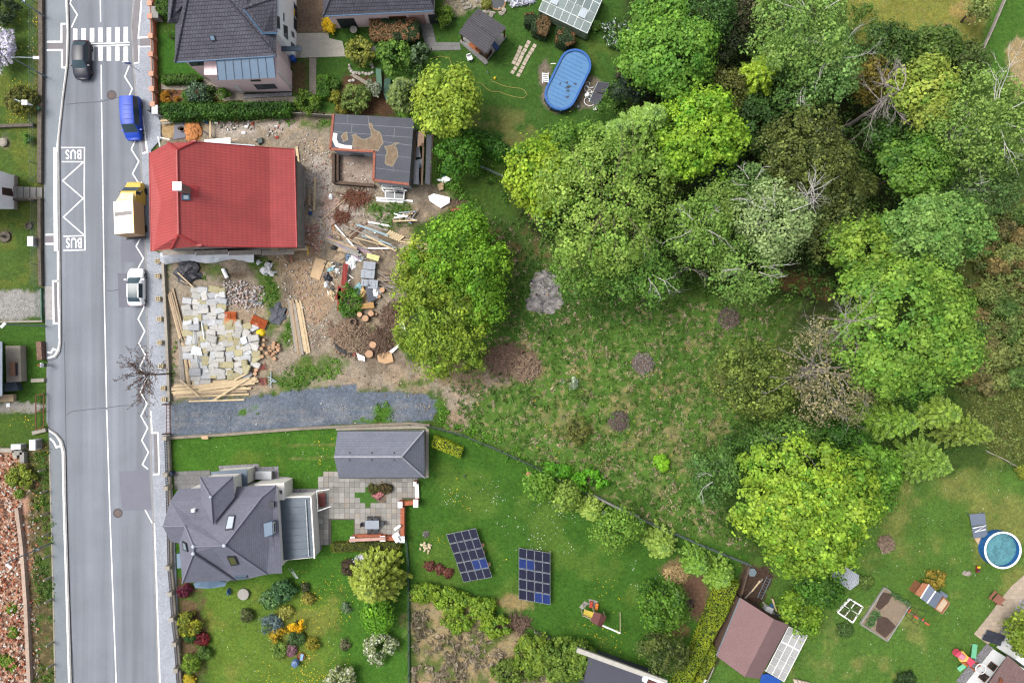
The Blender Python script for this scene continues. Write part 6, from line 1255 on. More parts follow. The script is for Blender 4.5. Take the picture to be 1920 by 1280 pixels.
# pedestrian
def person(label,px,py):
    b=P(px,py);me_=bpy.data.meshes.new('person');J={'pel':(0,0,.95),'che':(0,.02,1.3),'nec':(0,.02,1.5),'hed':(0,.03,1.62),'top':(0,.03,1.74),'ls':(.17,0,1.42),'le':(.24,-.05,1.15),'lh':(.24,.08,.92),'rs':(-.17,0,1.42),'re':(-.24,.02,1.15),'rh':(-.22,-.12,.93),'lhip':(.09,0,.9),'lk':(.10,.10,.5),'la':(.10,.12,.09),'lf':(.11,.28,.04),'rhip':(-.09,0,.9),'rk':(-.10,-.02,.5),'ra':(-.10,-.22,.12),'rf':(-.10,-.08,.05)}
    E=[('pel','che'),('che','nec'),('nec','hed'),('hed','top'),('che','ls'),('ls','le'),('le','lh'),('che','rs'),('rs','re'),('re','rh'),('pel','lhip'),('lhip','lk'),('lk','la'),('la','lf'),('pel','rhip'),('rhip','rk'),('rk','ra'),('ra','rf')]
    rad=dict(pel=.14,che=.155,nec=.06,hed=.095,top=.07,ls=.065,le=.05,lh=.04,rs=.065,re=.05,rh=.04,lhip=.1,lk=.065,la=.05,lf=.04,rhip=.1,rk=.065,ra=.05,rf=.04);ks=list(J)
    me_.from_pydata([J[k]for k in ks],[(ks.index(a),ks.index(c))for a,c in E],[]);o=bpy.data.objects.new('person',me_);C.objects.link(o);md=o.modifiers.new('s','SKIN')
    for i,k in enumerate(ks):me_.skin_vertices[0].data[i].radius=(rad[k],rad[k]*.8 if k in('che','pel')else rad[k]);me_.skin_vertices[0].data[i].use_root=(k=='pel')
    o.modifiers.new('u','SUBSURF').levels=1;dg=bpy.context.evaluated_depsgraph_get();m2=bpy.data.meshes.new_from_object(o.evaluated_get(dg));o.modifiers.clear();o.data=m2
    for q in(mat('skin',S(222,176,148,.5),.6),mat('shirt_white',(.6,.6,.62),.9),mat('jeans_navy',S(46,60,96,.5),.9),mat('shoes_pale',(.5,.5,.5),.8)):m2.materials.append(q)
    for p in m2.polygons:
        z=p.center.z;p.material_index=3 if z<.1 else 2 if z<.98 and abs(p.center.x)<.2 else 1 if 1.02<z<1.5 else 0;p.use_smooth=True
    o.location=b;o.rotation_euler=(0,0,R(-90));ORG[o.name]=b;tag(o,label,'person')
    hr=bpy.data.objects.new('hair',bpy.data.meshes.new('hair'));t=MB().ball((0,.0,1.68),.115,.125,.12,12,.06,3);hr.data.from_pydata(t.v,[],t.f);hr.data.materials.append(mat('hair_ginger',S(196,104,50,.5),.8));C.objects.link(hr);hr.parent=o
    return o
person('person with ginger hair, white top and navy jeans walking past the brick gatepost',92,683.5)
# ---------------------------------------------------------------- walls and fences along the street
old=mat('old_wall_stone',S(120,112,100),.95,.25,2.5,.8,10,fine=.3);conc=mat('concrete_weathered',S(186,178,164),.95,.14,2,.4,14);wire=mat('green_wire',S(62,92,78),.6);rust=mat('rusty_iron',S(132,86,66),.9,.2,4,.3)
def wall(name,label,pts,h,th,m,cap=None,cat='wall',capw=.08):
    q=[P2(*p)for p in pts];o=thing(name,label,cat,(*q[0],0))
    for a,b in zip(q[:-1],q[1:]):
        obj('wall_section',MB().beam((*a,h/2),(*b,h/2),th,h),m,o)
        if cap:obj('coping',MB().beam((*a,h+.035),(*b,h+.035),th+capw,.07),cap,o)
    return o
def wire_fence(name,label,pts,h,step,m=None,postm=None,strands=5,base=None,cat='fence'):
    q=[Vector((*P2(*p),0))for p in pts];o=thing(name,label,cat,tuple(q[0]));net=MB()
    for a,b in zip(q[:-1],q[1:]):
        n=max(1,round((b-a).length/step))
        for i in range(n):c=a.lerp(b,i/n);obj('post',MB().tube([(c.x,c.y,-.1),(c.x,c.y,h+.1)],.035,6),postm or wire,o)
        for k in range(strands):z=h*(k+1)/strands;net.tube([(a.x,a.y,z),(b.x,b.y,z)],.012,3,False)
        for i in range(int((b-a).length/.25)):c=a.lerp(b,(i+.5)*.25/(b-a).length);net.tube([(c.x,c.y,.05),(c.x,c.y,h)],.008,3,False)
        if base:obj('base_board',MB().beam((a.x,a.y,.12),(b.x,b.y,.12),.08,.3),base,o)
    obj('wire_mesh',net,m or wire,o)['kind']='stuff';return o
wall('garden_wall','weathered stone garden wall along the pavement across the street',[(81,-40),(82,120),(80,230),(79.5,345)],.55,.45,old);wall('garden_wall','weathered stone garden wall between house steps and gravel drive',[(79,375),(79.5,470),(81,536)],.55,.35,old)
wire_fence('wire_fence','thin wire fence behind the stone garden wall across the street',[(67,-40),(67,232),(68,345)],1.1,2.6,galv,galv,4);wire_fence('wire_fence','thin wire fence behind the wall between house steps and gravel drive',[(70,378),(70,536)],1.1,2.6,galv,galv,4)
wall('garden_wall','low dark wall dividing the two lawns across the street',[(-30,239),(66,236)],.4,.35,old)
o=wire_fence('gate','green metal gate closing the gravel drive across the street',[(79.5,540),(80.5,600)],1.2,3.6,mat('gate_green',S(86,142,112),.6),MATS['gate_green'],6,MATS['gate_green'],'gate')
wall('brick_wall','crumbling brick wall piece at the side street corner',[(80,640),(82,674)],.7,.55,mat('brick_worn',S(150,120,104),.95,.2,4,.6,uvfx=fx_tiles(.3,.12,.75,.25)));wall('garden_wall','pale concrete footing beside the walking person',[(62,713),(86,712)],.35,.4,conc);wall('garden_wall','pale concrete footing below the rusty gate',[(64,811),(89,805)],.35,.4,conc);wall('garden_wall','pale post and rail line above the brick wall piece',[(-10,604),(82,602)],.3,.2,conc)
o=thing('rusty_gate','rusty double gate frame lying open at the yard entrance across the street','gate',P(75,770))
for a,b in(((67,741),(67,805)),((82,738),(82,800)),((67,771),(82,770)),((67,805),(82,800)),((67,741),(82,738))):obj('gate_bar',MB().beam(P(*a,.5),P(*b,.5),.09,.09),rust,o)
for x,y in((67,741),(82,738),(67,805),(82,800)):obj('leg',MB().beam(P(x,y,0),(P(x,y,.5)[0],P(x,y,.5)[1],.5),.08,.08),rust,o)
wall('rubble_lot_wall','broken pale wall along the edge of the brick rubble lot',[(36,950),(45,1020),(53,1130),(60,1290)],.5,.4,mat('wall_pale_pink',S(206,182,164),.95,.16,2,.5));wall('rubble_lot_wall','broken pale wall across the top of the brick rubble lot',[(-10,842),(32,843),(34,858)],.5,.45,conc);wall('rubble_lot_wall','grey concrete wall end beside the small pale cabinet',[(34,848),(48,846),(48,866)],.6,.5,stone_g)
pm=MB().box((0,0,-.1),(.16,.16,1.35));pm_me=mesh_of('fence_post',pm,conc)
for i,(x,y)in enumerate(((86,879),(90,919),(91,961),(94,999),(95,1040),(96,1081),(98,1122),(101,1202),(102,1243))):
    tag(inst('concrete_post',pm_me,P(x,y),(0,0,R(8*(i%3)))),'bare concrete fence post standing on the weedy verge of the rubble lot','post','bare concrete posts on the weedy verge')
wall('kerb_edging','pale stone edging between pavement and weedy verge',[(94,850),(97,960),(101,1120),(105,1290)],.13,.15,conc,cat='edging')
# street wall of the pink house
o=thing('street_wall','low street wall with salmon brick pillars and white panels before the pink house','wall',P(292,110));PY=[(290,-30),(290.5,16),(291,40),(292,76),(292.5,110),(293.5,146),(294.5,174),(296,202)]
for i,(x,y)in enumerate(PY):
    b=P(x,y);p_=obj('pillar',MB().box((b[0],b[1],0),(.42,.42,1.15)),brick_pier,o);obj('pillar_cap',MB().box((b[0],b[1],1.15),(.54,.54,.07)),mat('cap_salmon',S(232,176,150),.85,.06,3),p_)
    if i:a=P(*PY[i-1]);obj('plinth',MB().beam((a[0],a[1]-.22,.22),(b[0],b[1]+.22,.22),.26,.44),brick_m,o);f_=obj('panel',MB().beam((a[0]-.05,a[1]-.22,.76),(b[0]-.05,b[1]+.22,.76),.05,.5),wht,o);obj('rail',MB().beam((a[0],a[1]-.22,1.04),(b[0],b[1]+.22,1.04),.09,.06),brick_pier,f_)
# street fence of the slate house
o=thing('street_fence','brown slatted street fence with stone piers before the slate house','fence',P(325,1050));FY=[(318,819),(320,886),(320.5,911),(322.5,985),(324,1058),(328,1106),(331,1153),(336,1199),(339,1247),(343,1300)];slatd=mat('fence_slat_brown',S(92,70,66),.8,.12,5);slatg=mat('fence_slat_grey',S(92,98,112),.8,.1,5)
for i,(x,y)in enumerate(FY):
    b=P(x,y);obj('pier',MB().box((b[0],b[1],0),(.5,.45,1.25)),conc,o)
    if i:
        a=P(*FY[i-1]);va,vb=Vector((a[0],a[1]-.25,0)),Vector((b[0],b[1]+.25,0));obj('base',MB().beam((va.x,va.y,.2),(vb.x,vb.y,.2),.3,.4),conc,o);n=int((vb-va).length/.17);t=MB();mm=slatg if i<3 else slatd
        for k in range(n):c=va.lerp(vb,(k+.5)/n);t.box((c.x,c.y,.45),(.03,.09,.7))
        obj('slats',t,mm,o)['kind']='stuff';obj('rail',MB().beam((va.x-.04,va.y,.6),(vb.x-.04,vb.y,.6),.05,.06),mm,o);obj('rail',MB().beam((va.x-.04,va.y,1.05),(vb.x-.04,vb.y,1.05),.05,.06),mm,o)
# plot wall with hollow block pillars
o=thing('plot_wall','unfinished low wall with hollow block pillars along the building plot','wall',P(309,600));blk=mat('hollow_block',S(226,208,168,.45),.9,.06,4);hol=mat('block_hole',S(70,62,54),.95)
for a,b in(((306,484),(310,560)),((310,560),(314,640)),((314,640),(318,752))):obj('wall_section',MB().beam(P(*a,.2),P(*b,.2),.3,.5),conc,o)
for x,y in((299.5,490.5),(299.5,518),(300.5,560.5),(302.5,598),(303,642),(306,686),(310,727),(311,748)):
    b=P(x,y,.12);p_=obj('block_pillar',MB().box((b[0],b[1],.12),(.5,.5,.55)),blk,o)
    for sx in(-.11,.11):
        for sy in(-.11,.11):obj('block_hole',MB().box((b[0]+sx,b[1]+sy,.662),(.15,.15,.012)),hol,p_)
o=thing('iron_gate','rusty iron gate at the gravel drive beside the slate house fence','gate',P(316,780))
for k in range(9):y=758+k*6.5;obj('gate_bar',MB().beam(P(312,y,.9),P(319,y,.9),.05,.05),rust,o)
for x in(312,319):obj('gate_rail',MB().beam(P(x,757,.9),P(x,812,.9),.06,.06),rust,o);obj('gate_post',MB().box(P(x,757,0),(.12,.12,1.0)),rust,o);obj('gate_post',MB().box(P(x,812,0),(.12,.12,1.0)),rust,o)
# houses at the picture's edge across the street
h=house('white_house','white rendered house with a brown door and concrete steps across the street',10,360);wx=P(27,0)[0] 
ww_=obj('wall',MB().prism([P2(-120,327),P2(32,331),P2(32,392),P2(-120,392)],-.1,4.5),wht,h);x_=P2(32,331)[0]
opening('window',ww_,[Px(*a,x_)for a in((3.5,351),(22,354),(26,369),(4,365))],frame_br,mat('door_dark',S(80,62,58),.6));obj('roof',MB().slab([P(-130,322,4.5),P(-15,322,4.5),P(-15,398,4.5),P(-130,398,4.5)],.2),tile_dark,h);obj('plinth',MB().prism([P2(30,330),P2(33.5,330),P2(33.5,393),P2(30,393)],0,.5),conc,h)
st_=house('concrete_steps','grey concrete steps leading to the white house across the street',55,362,'steps')
for k in range(5):obj('step',MB().prism(PP([(28+k*10.5,352),(38.3+k*10.5,352-.3),(38.3+k*10.5,374),(28+k*10.5,375)]),0,.62-k*.12),stone_g,st_)
obj('side_wall',MB().beam(P(28,375,.3),P(80,373,.3),.2,.7),old,st_)
h=house('derelict_cottage','derelict cottage with a dark board wall across the street',5,690);obj('wall',MB().prism([P2(-100,640),P2(4,640),P2(4,750),P2(-100,750)],-.1,3.2),mat('boards_dark',S(92,84,80),.95,.2,3,.5,uvfx=fx_ribs(.25,.7,'X')),h);obj('roof',MB().slab([P(-110,640,3.3),P(4,640,2.9),P(4,742,2.9),P(-110,752,3.3)],.12),mat('roof_blue_grey',S(150,160,176),.8,.15,2),h)
h=house('flat_annex','flat pale concrete annex with a timber hatch across the street',27,683,'building');obj('roof',MB().prism([P2(10,648,.9),P2(38,648,.9),P2(40,715,.9),P2(12,717,.9)],0,.9),mat('annex_roof',S(190,180,164),.95,.1,1.5,.3),h);hb=obj('hatch',MB().prism([P2(18,678,1),P2(31,678,1),P2(31,704,1),P2(18,704,1)],.9,1.0),mat('hatch_wood',S(196,150,120),.8,.12,5),h);obj('hatch_frame',MB().prism([P2(29,680,1),P2(33,680,1),P2(33,704,1),P2(30,704,1)],1.0,1.06),frame_d,hb)
one('water_tank',MB().prism(PP([(17,717),(38,716),(43,731),(17,733)]),0,.7),mat('tank_dark',S(92,108,120),.5,.1),'dark open water tank beside the flat pale annex','tank');one('garden_box',MB().prism(PP([(-5,740),(31,738),(31,752),(-5,753)]),0,.5),mat('box_beige',S(222,196,158),.8,.08,3),'beige wooden box below the dark water tank','box')
one('paper_scrap',MB().slab([P(11,756,.03),P(18,755,.06),P(19,762,.03),P(12,763,.03)],.02),wht,'white scrap lying on the gravel path below the beige box','scrap')

# ---------------------------------------------------------------- building plot: timber, packs, heaps
pine=mat('timber_pale',S(228,204,164,.45),.85,.12,2,.2,12,fine=.15);aged=mat('timber_aged',S(186,164,136,.45),.9,.16,2.5,.3,12,fine=.2);grey_t=mat('timber_grey',S(170,162,152,.45),.9,.15,2.5,.3,12)
def planks(label,group,segs,wd=.16,th=.05,name='plank',cat='plank'):
    for i,(a,b,m_,z)in enumerate(segs):one(name,MB().beam(P(*a,z),P(*b,z+(.0)),wd,th),m_,label,cat,group)
rp=random.Random(12);seg=[]
for k in range(8):seg.append(((315+k*1.3+rp.uniform(-1,1),550-k*1.0+rp.uniform(-4,4)),(337+k*1.6,632+rp.uniform(-3,6)),rp.choice([pine,aged,aged]),.1+.06*(k%3)))
planks('long aged plank lying between the plot wall and the insulation packs','long planks along the plot wall',seg,.15)
seg=[]
for k in range(8):seg.append(((335+k*1.9,640+rp.uniform(-4,8)),(340+k*3.2,718+rp.uniform(-3,4)),rp.choice([aged,grey_t,aged,pine]),.12+.06*(k%3)))
planks('aged plank in the lower bundle beside the insulation packs','lower bundle of aged planks',seg,.19)
seg=[]
for k in range(9):seg.append(((325+rp.uniform(-4,6),722+k*2.7),(468+rp.uniform(-14,12),712+k*3.0+rp.uniform(-3,3)),rp.choice([pine,pine,aged]),.12+.07*(k%4)))
for k in range(6):seg.append(((362+rp.uniform(-4,14),724+k*1.5),(482+rp.uniform(-12,4),708+k*2),pine,.4+.06*(k%3)))
planks('fresh pale plank in the big stack above the gravel drive','fresh plank stack above the gravel drive',seg,.22)
planks('fresh pale plank thrown across the big plank stack','planks across the stack',[((338,712),(372,742),pine,.62),((354,752),(458,749),pine,.1),((400,750),(468,708),pine,.66),((440,712),(466,698),pine,.62)],.18)
seg=[]
for k in range(7):seg.append(((541+k*3.6,562+rp.uniform(-4,8)),(555+k*4.2,660+rp.uniform(-2,8)),(grey_t,aged,aged,grey_t,pine,pine,pine)[k],.12+.05*(k%2)))
planks('plank of the separate bundle lying on the bare sandy ground','plank bundle on bare ground',seg,.24)
planks('pale plank laid alone on the bare soil beside the red roofed house','planks beside the red roofed house',[((591,333),(589,395),pine,.04),((581,353),(580,385),aged,.04),((588,412),(589,420),pine,.04),((606,415),(609,432),aged,.04),((632,432),(636,448),aged,.04),((624,420),(627,440),mat('timber_orange',S(200,150,108,.45),.9),.04)],.26)
one('wooden_pole',MB().tube([P(596,419,.06),P(627,392,.1),P(658,363,.06)],.05,6),pine,'long straight wooden pole lying diagonally over the rubble','pole')
planks('white roof batten beside the stacked windows','white battens beside the stacked windows',[((705,371),(774,377),wht,.08),((706,376),(758,379),wht,.08),((690,416),(732,424),wht,.1),((691,421),(727,432),grey_t,.1),((700,430),(704,437),wht,.1)],.2)
plyw=mat('plywood',S(222,190,150,.45),.85,.08,1,fine=.1)
one('plywood_sheet',MB().slab([P(592,482,.1),P(612,489,.12),P(599,525,.1),P(581,519,.1)],.04),plyw,'large plywood sheet lying on the sandy ground beside the junk heap','board')
one('plywood_sheet',MB().slab([P(641,455,.3),P(662,462,.4),P(655,476,.35),P(632,470,.3)],.04),plyw,'plywood sheet leaning on the top of the junk heap','board')
one('cardboard_sheet',MB().slab([P(707,664,.2),P(733,657,.25),P(738,678,.2),P(722,682,.15),P(709,678,.2)],.03),mat('cardboard',S(214,176,134,.45),.9,.08,2),'folded cardboard sheet at the foot of the brush heap','cardboard')
one('cardboard_sheet',MB().slab([P(664,572,.5),P(700,566,.55),P(702,577,.5),P(666,580,.5)],.05),mat('board_ochre',S(190,150,96,.45),.9,.1,2),'ochre board at the lower end of the junk heap','board')
# insulation packs
pk=MB().box((0,0,0),(1.0,.62,.34));bm_=bmesh.new();m0=bpy.data.meshes.new('t');m0.from_pydata(pk.v,[],pk.f);bm_.from_mesh(m0);bmesh.ops.bevel(bm_,geom=bm_.edges[:],offset=.06,segments=1,affect='EDGES');pms=[]
for nm,mm in(('pack_wrapped',mat('film_wrapped_wool',S(178,176,170,.45),.45,.12,3,.5,8,spec=.5)),('pack_bare',mat('mineral_wool',S(190,182,144,.45),.95,.12,3,.3)),('pack_grey',mat('film_grey',S(168,172,176,.45),.4,.12,3,.5,8,spec=.5))):
    m1=bpy.data.meshes.new(nm);bm_.to_mesh(m1);m1.materials.append(mm);mesh_uv(m1);pms.append(m1)
bm_.free();PK=PP([(348,566),(362,543),(415,541),(424,590),(424,604),(448,604),(478,612),(484,676),(470,706),(365,722),(352,655)]);rp=random.Random(4)
for j in range(19):
    for i in range(10):
        x,y=354+i*15.6+rp.uniform(-3,3),546+j*10.0+rp.uniform(-2,2)-i*.5;w2=P2(x,y)
        if not inside(*w2,PK):continue
        k=rp.choices([0,1,2],[5,2.2,2.5])[0]if i<5 else rp.choices([0,1,2],[3,4,1])[0];q=rp.random()<.2;z=rp.choice([0,0,.02,.34])if rp.random()<.3 else 0
        tag(inst('insulation_pack',pms[k],(*w2,max(0,z)),(rp.uniform(-.14,.14),rp.uniform(-.12,.12),(R(90)if q else 0)+rp.uniform(-.25,.25)+(rp.uniform(-.6,.6)if i>5 else 0)),(rp.uniform(1.05,1.3),rp.uniform(1.1,1.35),rp.uniform(.8,1.15))),
            ('film-wrapped pale insulation pack in the field of packs on the plot','bare yellowish insulation slab in the field of packs on the plot','grey film-wrapped insulation pack in the field of packs on the plot')[k],'insulation pack',('wrapped insulation packs','bare insulation slabs','grey insulation packs')[k])
one('white_sheet',MB().slab([P(362,648,.55),P(376,652,.55),P(379,666,.55),P(357,664,.52)],.02),wht,'bright white sheet lying on top of the insulation packs','sheet');one('white_sheet',MB().slab([P(450,634,.5),P(460,630,.55),P(464,642,.5),P(455,646,.5)],.02),wht,'small white film torn open among bare insulation slabs','sheet')
one('metal_pipe',MB().tube([P(362,612,.55),P(372,690,.5)],.05,6),galv,'thin grey pipe lying along the insulation packs','pipe');one('metal_pipe',MB().tube([P(440,560,.15),P(492,569,.15)],.09,8),galv,'grey metal pipe on the white rubble','pipe');one('metal_pipe',MB().tube([P(378,605,.55),P(383,636,.5)],.06,6),wht,'white pipe lying on the insulation packs','pipe')
one('drain_pipe',MB().tube([P(418,504,.2),P(426,521,.2)],.22,10),wht,'fat white drain pipe piece on the soil below the red roof','pipe')
# orange roof tiles stacked on edge
orange=mat('clay_tile_orange',S(226,112,56,.45),.8,.08,3)
def tiles(label,c,u,n,ln):
    o=thing('tile_stack',label,'tiles',P(*c));a=Vector(P(*c));d=Vector((u[0],u[1],0)).normalized();s=Vector((-d.y,d.x,0));t_=MB().box((0,0,0),(.07,ln,.36));me_=mesh_of('roof_tile',t_,orange)
    for k in range(n):
        for r_ in range(2):p=a+d*(k-n/2)*.13+s*(r_-.5)*(ln+.04);inst('roof_tile',me_,(p.x,p.y,0),(0,R(12),math.atan2(d.y,d.x)),(1,1,1),o)
tiles('stack of orange clay roof tiles standing on edge among the insulation packs',(434,596),(0,1),11,.62);tiles('slanting row of orange clay roof tiles beside the yellow bag',(487,604),(1,-.45),14,.5)
def lump(name,label,cat,px,py,rx,ry,h,m,seed,jit=.25,n=12,z=0):
    b=P(px,py,z);k=H/F;return one(name,MB().ball((b[0],b[1],z),rx*k,ry*k,h,n,jit,seed,0.0),m,label,cat)
lump('plastic_bag','bright yellow plastic bag beside the slanting orange tiles','bag',489,624,8,7,.4,mat('plastic_yellow',S(244,212,40,.5),.4,.08,4,.5,8),2);lump('plastic_bag','yellow plastic bag at the end of the rubble heap under the hedge','bag',433,219,7,4.5,.35,MATS['plastic_yellow'],3);lump('plastic_bag','bright blue bag on the boards under the hedge','bag',387,223,7,10,.6,mat('plastic_blue',S(44,116,190,.5),.45,.1,4,.5,8),4)
black_t=mat('black_sheeting',S(52,54,62,.45),.5,.15,4,.9,6);lump('black_heap','heap of black sheeting beside the plot wall','sheeting',352,512,24,20,.55,black_t,5,.35,14);lump('black_heap','dark tarpaulin on the grass beside the plank bundle','tarpaulin',521,588,15,19,.3,mat('tarp_dark_grey',S(78,82,92,.45),.6,.15,3,.8,6),6,.35,14)
planks('short pale plank lying on the black sheeting heap','planks on the black sheeting',[((333,511),(362,538),pine,.6),((338,525),(352,533),aged,.58)],.13)
for i,(x,y,a,b)in enumerate(((504,498,8,9),(497,508,9,7),(510,512,9,5),(486,492,6,5))):lump('crumpled_film','crumpled white film lying on the grass below the red roofed house','film',x,y,a,b,.22,mat('film_crumpled',S(214,216,220,.5),.5,.1,5,1.0,6),20+i,.5,10)['group']='crumpled white film pieces'
# short logs
log_e=mat('log_end',S(214,172,136,.45),.9,.15,9);rp=random.Random(9)
lm=MB().lathe((0,0,0),[(.17,0),(.18,.1),(.165,.36)],10);lme=mesh_of('log',lm,log_e)
for k in range(30):
    x,y=515+rp.gauss(0,9),650+rp.gauss(0,8);b=P2(x,y)
    tag(inst('cut_log',lme,(*b,.0 if k<18 else .2),(R(90)if rp.random()<.35 else rp.uniform(-.2,.2),0,rp.uniform(0,6)),(rp.uniform(.8,1.2),)*3),'short sawn log in the scattered log pile beside the insulation packs','log','short sawn logs')
for x,y,t in((493,668,'apart below the log pile'),(482,693,'beside the red iron scraps'),(480,700,'grey ended, below the red iron scraps'),(516,672,'at the lower end of the log pile')):tag(inst('cut_log',lme,P(x,y),(0,0,0),(1.3,1.3,1)),'single thick sawn log standing '+t,'log')
redp=mat('iron_red_paint',S(156,62,56,.45),.7,.12,4)
o=thing('iron_scraps','bundle of red painted iron bars on the grass','scrap',P(489,686))
for k in range(6):obj('bar',MB().beam(P(481+k*3,682+rp.uniform(-2,2),.1),P(485+k*2.6,693,.25),.07,.07),redp,o)
o=thing('iron_scraps','red painted iron trestle parts beside the grey trestle','scrap',P(495,714))
for k in range(6):obj('bar',MB().beam(P(486+k*2.5,708,.1),P(487+k*2.5+rp.uniform(-1,3),722,.2),.06,.06),redp,o)
o=thing('trestle','pale grey metal trestle lying on the grass by the gravel drive','trestle',P(508,712))
for a,b in(((508,695),(508,727)),((502,705),(519,716)),((503,722),(514,712)),((504,712),(516,716))):obj('bar',MB().tube([P(*a,.15),P(*b,.2)],.05,6),galv,o)
# rubble and bricks
def rubble(name,label,polys,n,cols,smin,smax,hmax,seed,mtl):
    rr=np.random.default_rng(seed);t=MB();fcol=[]
    for poly in polys:
        q=PP(poly);xs=[p[0]for p in q];ys=[p[1]for p in q];N=int(n*(max(xs)-min(xs))*(max(ys)-min(ys)));X=rr.uniform(min(xs),max(xs),N);Y=rr.uniform(min(ys),max(ys),N);d=sdist(X,Y,q)+(fbm(X,Y,seed,3)-.5)*1.4
        for x,y,dd in zip(X,Y,d):
            if dd<0:continue
            s=rr.uniform(smin,smax);t.box((x,y,rr.uniform(0,hmax)*min(1,dd)-.03),(s,s*rr.uniform(.4,.8),s*rr.uniform(.3,.6)),rr.uniform(0,6.3),rr.uniform(-.5,.5),rr.uniform(-.5,.5));fcol+=[cols[rr.integers(len(cols))]]*6
    o=obj(name,t,mtl);at=o.data.attributes.new('Col','FLOAT_COLOR','FACE');at.data.foreach_set('color',np.concatenate([np.array(fcol),np.ones((len(fcol),1))],1).astype(np.float32).ravel());tag(o,label,None,None,'stuff');return o
RUB=leaf_mat('rubble_chips',0.0,.95);k5=.45
rubble('rubble','pink and red broken brick rubble covering the lot across the street',[[(-20,848),(40,850),(48,960),(60,1290),(-20,1290)]],14,[S(206,140,108,k5),S(190,112,84,k5),S(216,176,148,k5),S(222,200,180,k5),S(168,110,86,k5),S(230,226,216,k5)],.14,.34,.5,61,RUB)
rubble('rubble','pale stones and brick bits on the verge of the rubble lot',[[(50,900),(70,890),(76,1290),(62,1290)]],6,[S(190,180,166,k5),S(206,140,108,k5),S(150,140,126,k5)],.12,.3,.15,62,RUB)
rubble('rubble','white plaster rubble heap between insulation packs and grass',[[(418,530),(450,526),(490,532),(500,556),(470,590),(432,575),(420,552)]],22,[S(226,218,214,k5),S(206,200,198,k5),S(214,184,176,k5),S(176,170,168,k5)],.1,.3,.45,63,RUB)
rubble('rubble','broken brick rubble beside the corner of the red roofed house',[[(570,420),(600,425),(604,458),(585,475),(572,460)]],24,[S(216,168,144,k5),S(196,140,116,k5),S(224,206,196,k5)],.1,.26,.25,64,RUB)
rubble('rubble','mixed rubble and household scraps under the hedge of the pink house',[[(398,222),(440,218),(476,224),(478,240),(440,244),(400,238)],[(500,240),(530,236),(530,258),(505,258)]],13,[S(214,206,196,k5),S(190,176,160,k5),S(206,84,70,k5),S(150,144,136,k5),(.6,.6,.6)],.1,.36,.25,65,RUB)
rubble('rubble','scattered stones and mortar bits over the plot',[[(560,225),(640,300),(660,350),(720,390),(660,450),(560,470),(565,300)],[(700,395),(745,395),(740,430),(700,425)],[(640,300),(700,300),(700,345),(640,345)],[(660,350),(710,350),(690,385),(640,380)],[(520,480),(600,480),(620,640),(540,660)]],7.0,[S(226,220,212,k5),S(206,198,188,k5),S(190,166,146,k5),S(206,160,140,k5),S(150,136,120,k5)],.08,.24,.05,66,RUB)
rubble('rubble','wood chips and bark bits on the path beside the shrubby trees',[[(640,700),(900,700),(990,660),(960,720),(860,740),(850,800),(700,735)]],2.6,[S(196,180,156,k5),S(150,128,104,k5),S(120,98,80,k5)],.08,.22,.04,67,RUB)
rubble('rubble','white chips sprinkled on the gravel drive and its stone border',[[(330,765),(815,750),(815,792),(560,802),(330,818)]],.35,[S(206,206,206,k5),S(160,160,160,k5)],.07,.2,.03,68,RUB)
# junk heap
o_cols=[pine,aged,grey_t,wht,mat('batten_mauve',S(176,150,172,.45),.8),mat('batten_blue',S(160,186,196,.45),.7),stone_g];rp=random.Random(21)
for k in range(26):
    x,y=rp.uniform(640,720),rp.uniform(432,480);L_=rp.uniform(20,42);a=rp.gauss(-.38,.22);m__=rp.choice(o_cols)
    one('scrap_board',MB().beam(P(x-L_*math.cos(a)/1,y+L_*math.sin(a),rp.uniform(.1,.5)),P(x+L_*math.cos(a)*.8,y-L_*math.sin(a)*.8,rp.uniform(.2,.8)),rp.uniform(.1,.28),.05),m__,'long scrap board in the upper part of the big junk heap','board','scrap boards of the junk heap')
for k in range(7):one('firewood_board',MB().beam(P(722+k*4,443+k*1.5,.3+.02*k),P(733+k*4,432+k*1.8,.4),.2,.06),pine,'short pale board in the cross-stacked pile on the junk heap','board','short pale boards on the junk heap')
for k in range(10):one('scrap_board',MB().beam(P(750+rp.uniform(-4,4),455+k*1.6+rp.uniform(-8,6),.2+.04*(k%4)),P(800+rp.uniform(-12,14),452+k*2.4,.3),.18,.05),rp.choice([pine,aged,grey_t]),'pale board of the pile tucked under the big shrubby tree','board','board pile under the shrubby tree')
for k in range(12):one('scrap_board',MB().beam(P(742+rp.uniform(-6,30),398+rp.uniform(-6,22),.2+.03*k),P(760+rp.uniform(-8,24),402+rp.uniform(-10,20),.3+.03*k),.14,.06),rp.choice([pine,aged,grey_t,wht,black_t,zinc]),'scrap piece of the small mixed heap above the shrubby tree','scrap','small mixed scrap heap')
crate=mat('crate_grey',S(166,174,184,.45),.55,.06,3)
for i,(x,y,w_,h_,t)in enumerate(((693,498,22,14,'uppermost of its pile'),(690,514,25,15,'second of its pile'),(685,530,14,12,'small one beside the dark sheet'),(700,533,17,16,'lowest of its pile'))):
    o=thing('plastic_crate','grey plastic crate on the junk heap, '+t,'crate',P(x,y));k_=.058;b=P(x,y,.5);obj('crate_body',MB().box((b[0],b[1],0),(w_*k_,h_*k_,.62),R(-6)),crate,o);obj('rim',MB().box((b[0],b[1],.62),(w_*k_+.06,h_*k_+.06,.05),R(-6)),crate,o)
    for s in(-.25,.25):u=rot2(s*w_*k_,0,R(-6));obj('rib',MB().box((b[0]+u[0],b[1]+u[1],.67),(.06,h_*k_*.8,.03),R(-6)),crate,o)
cor=mat('corrugated_red',S(184,72,66,.45),.55,.06,2,.8,uvfx=fx_ribs(.16,.7,'X'))
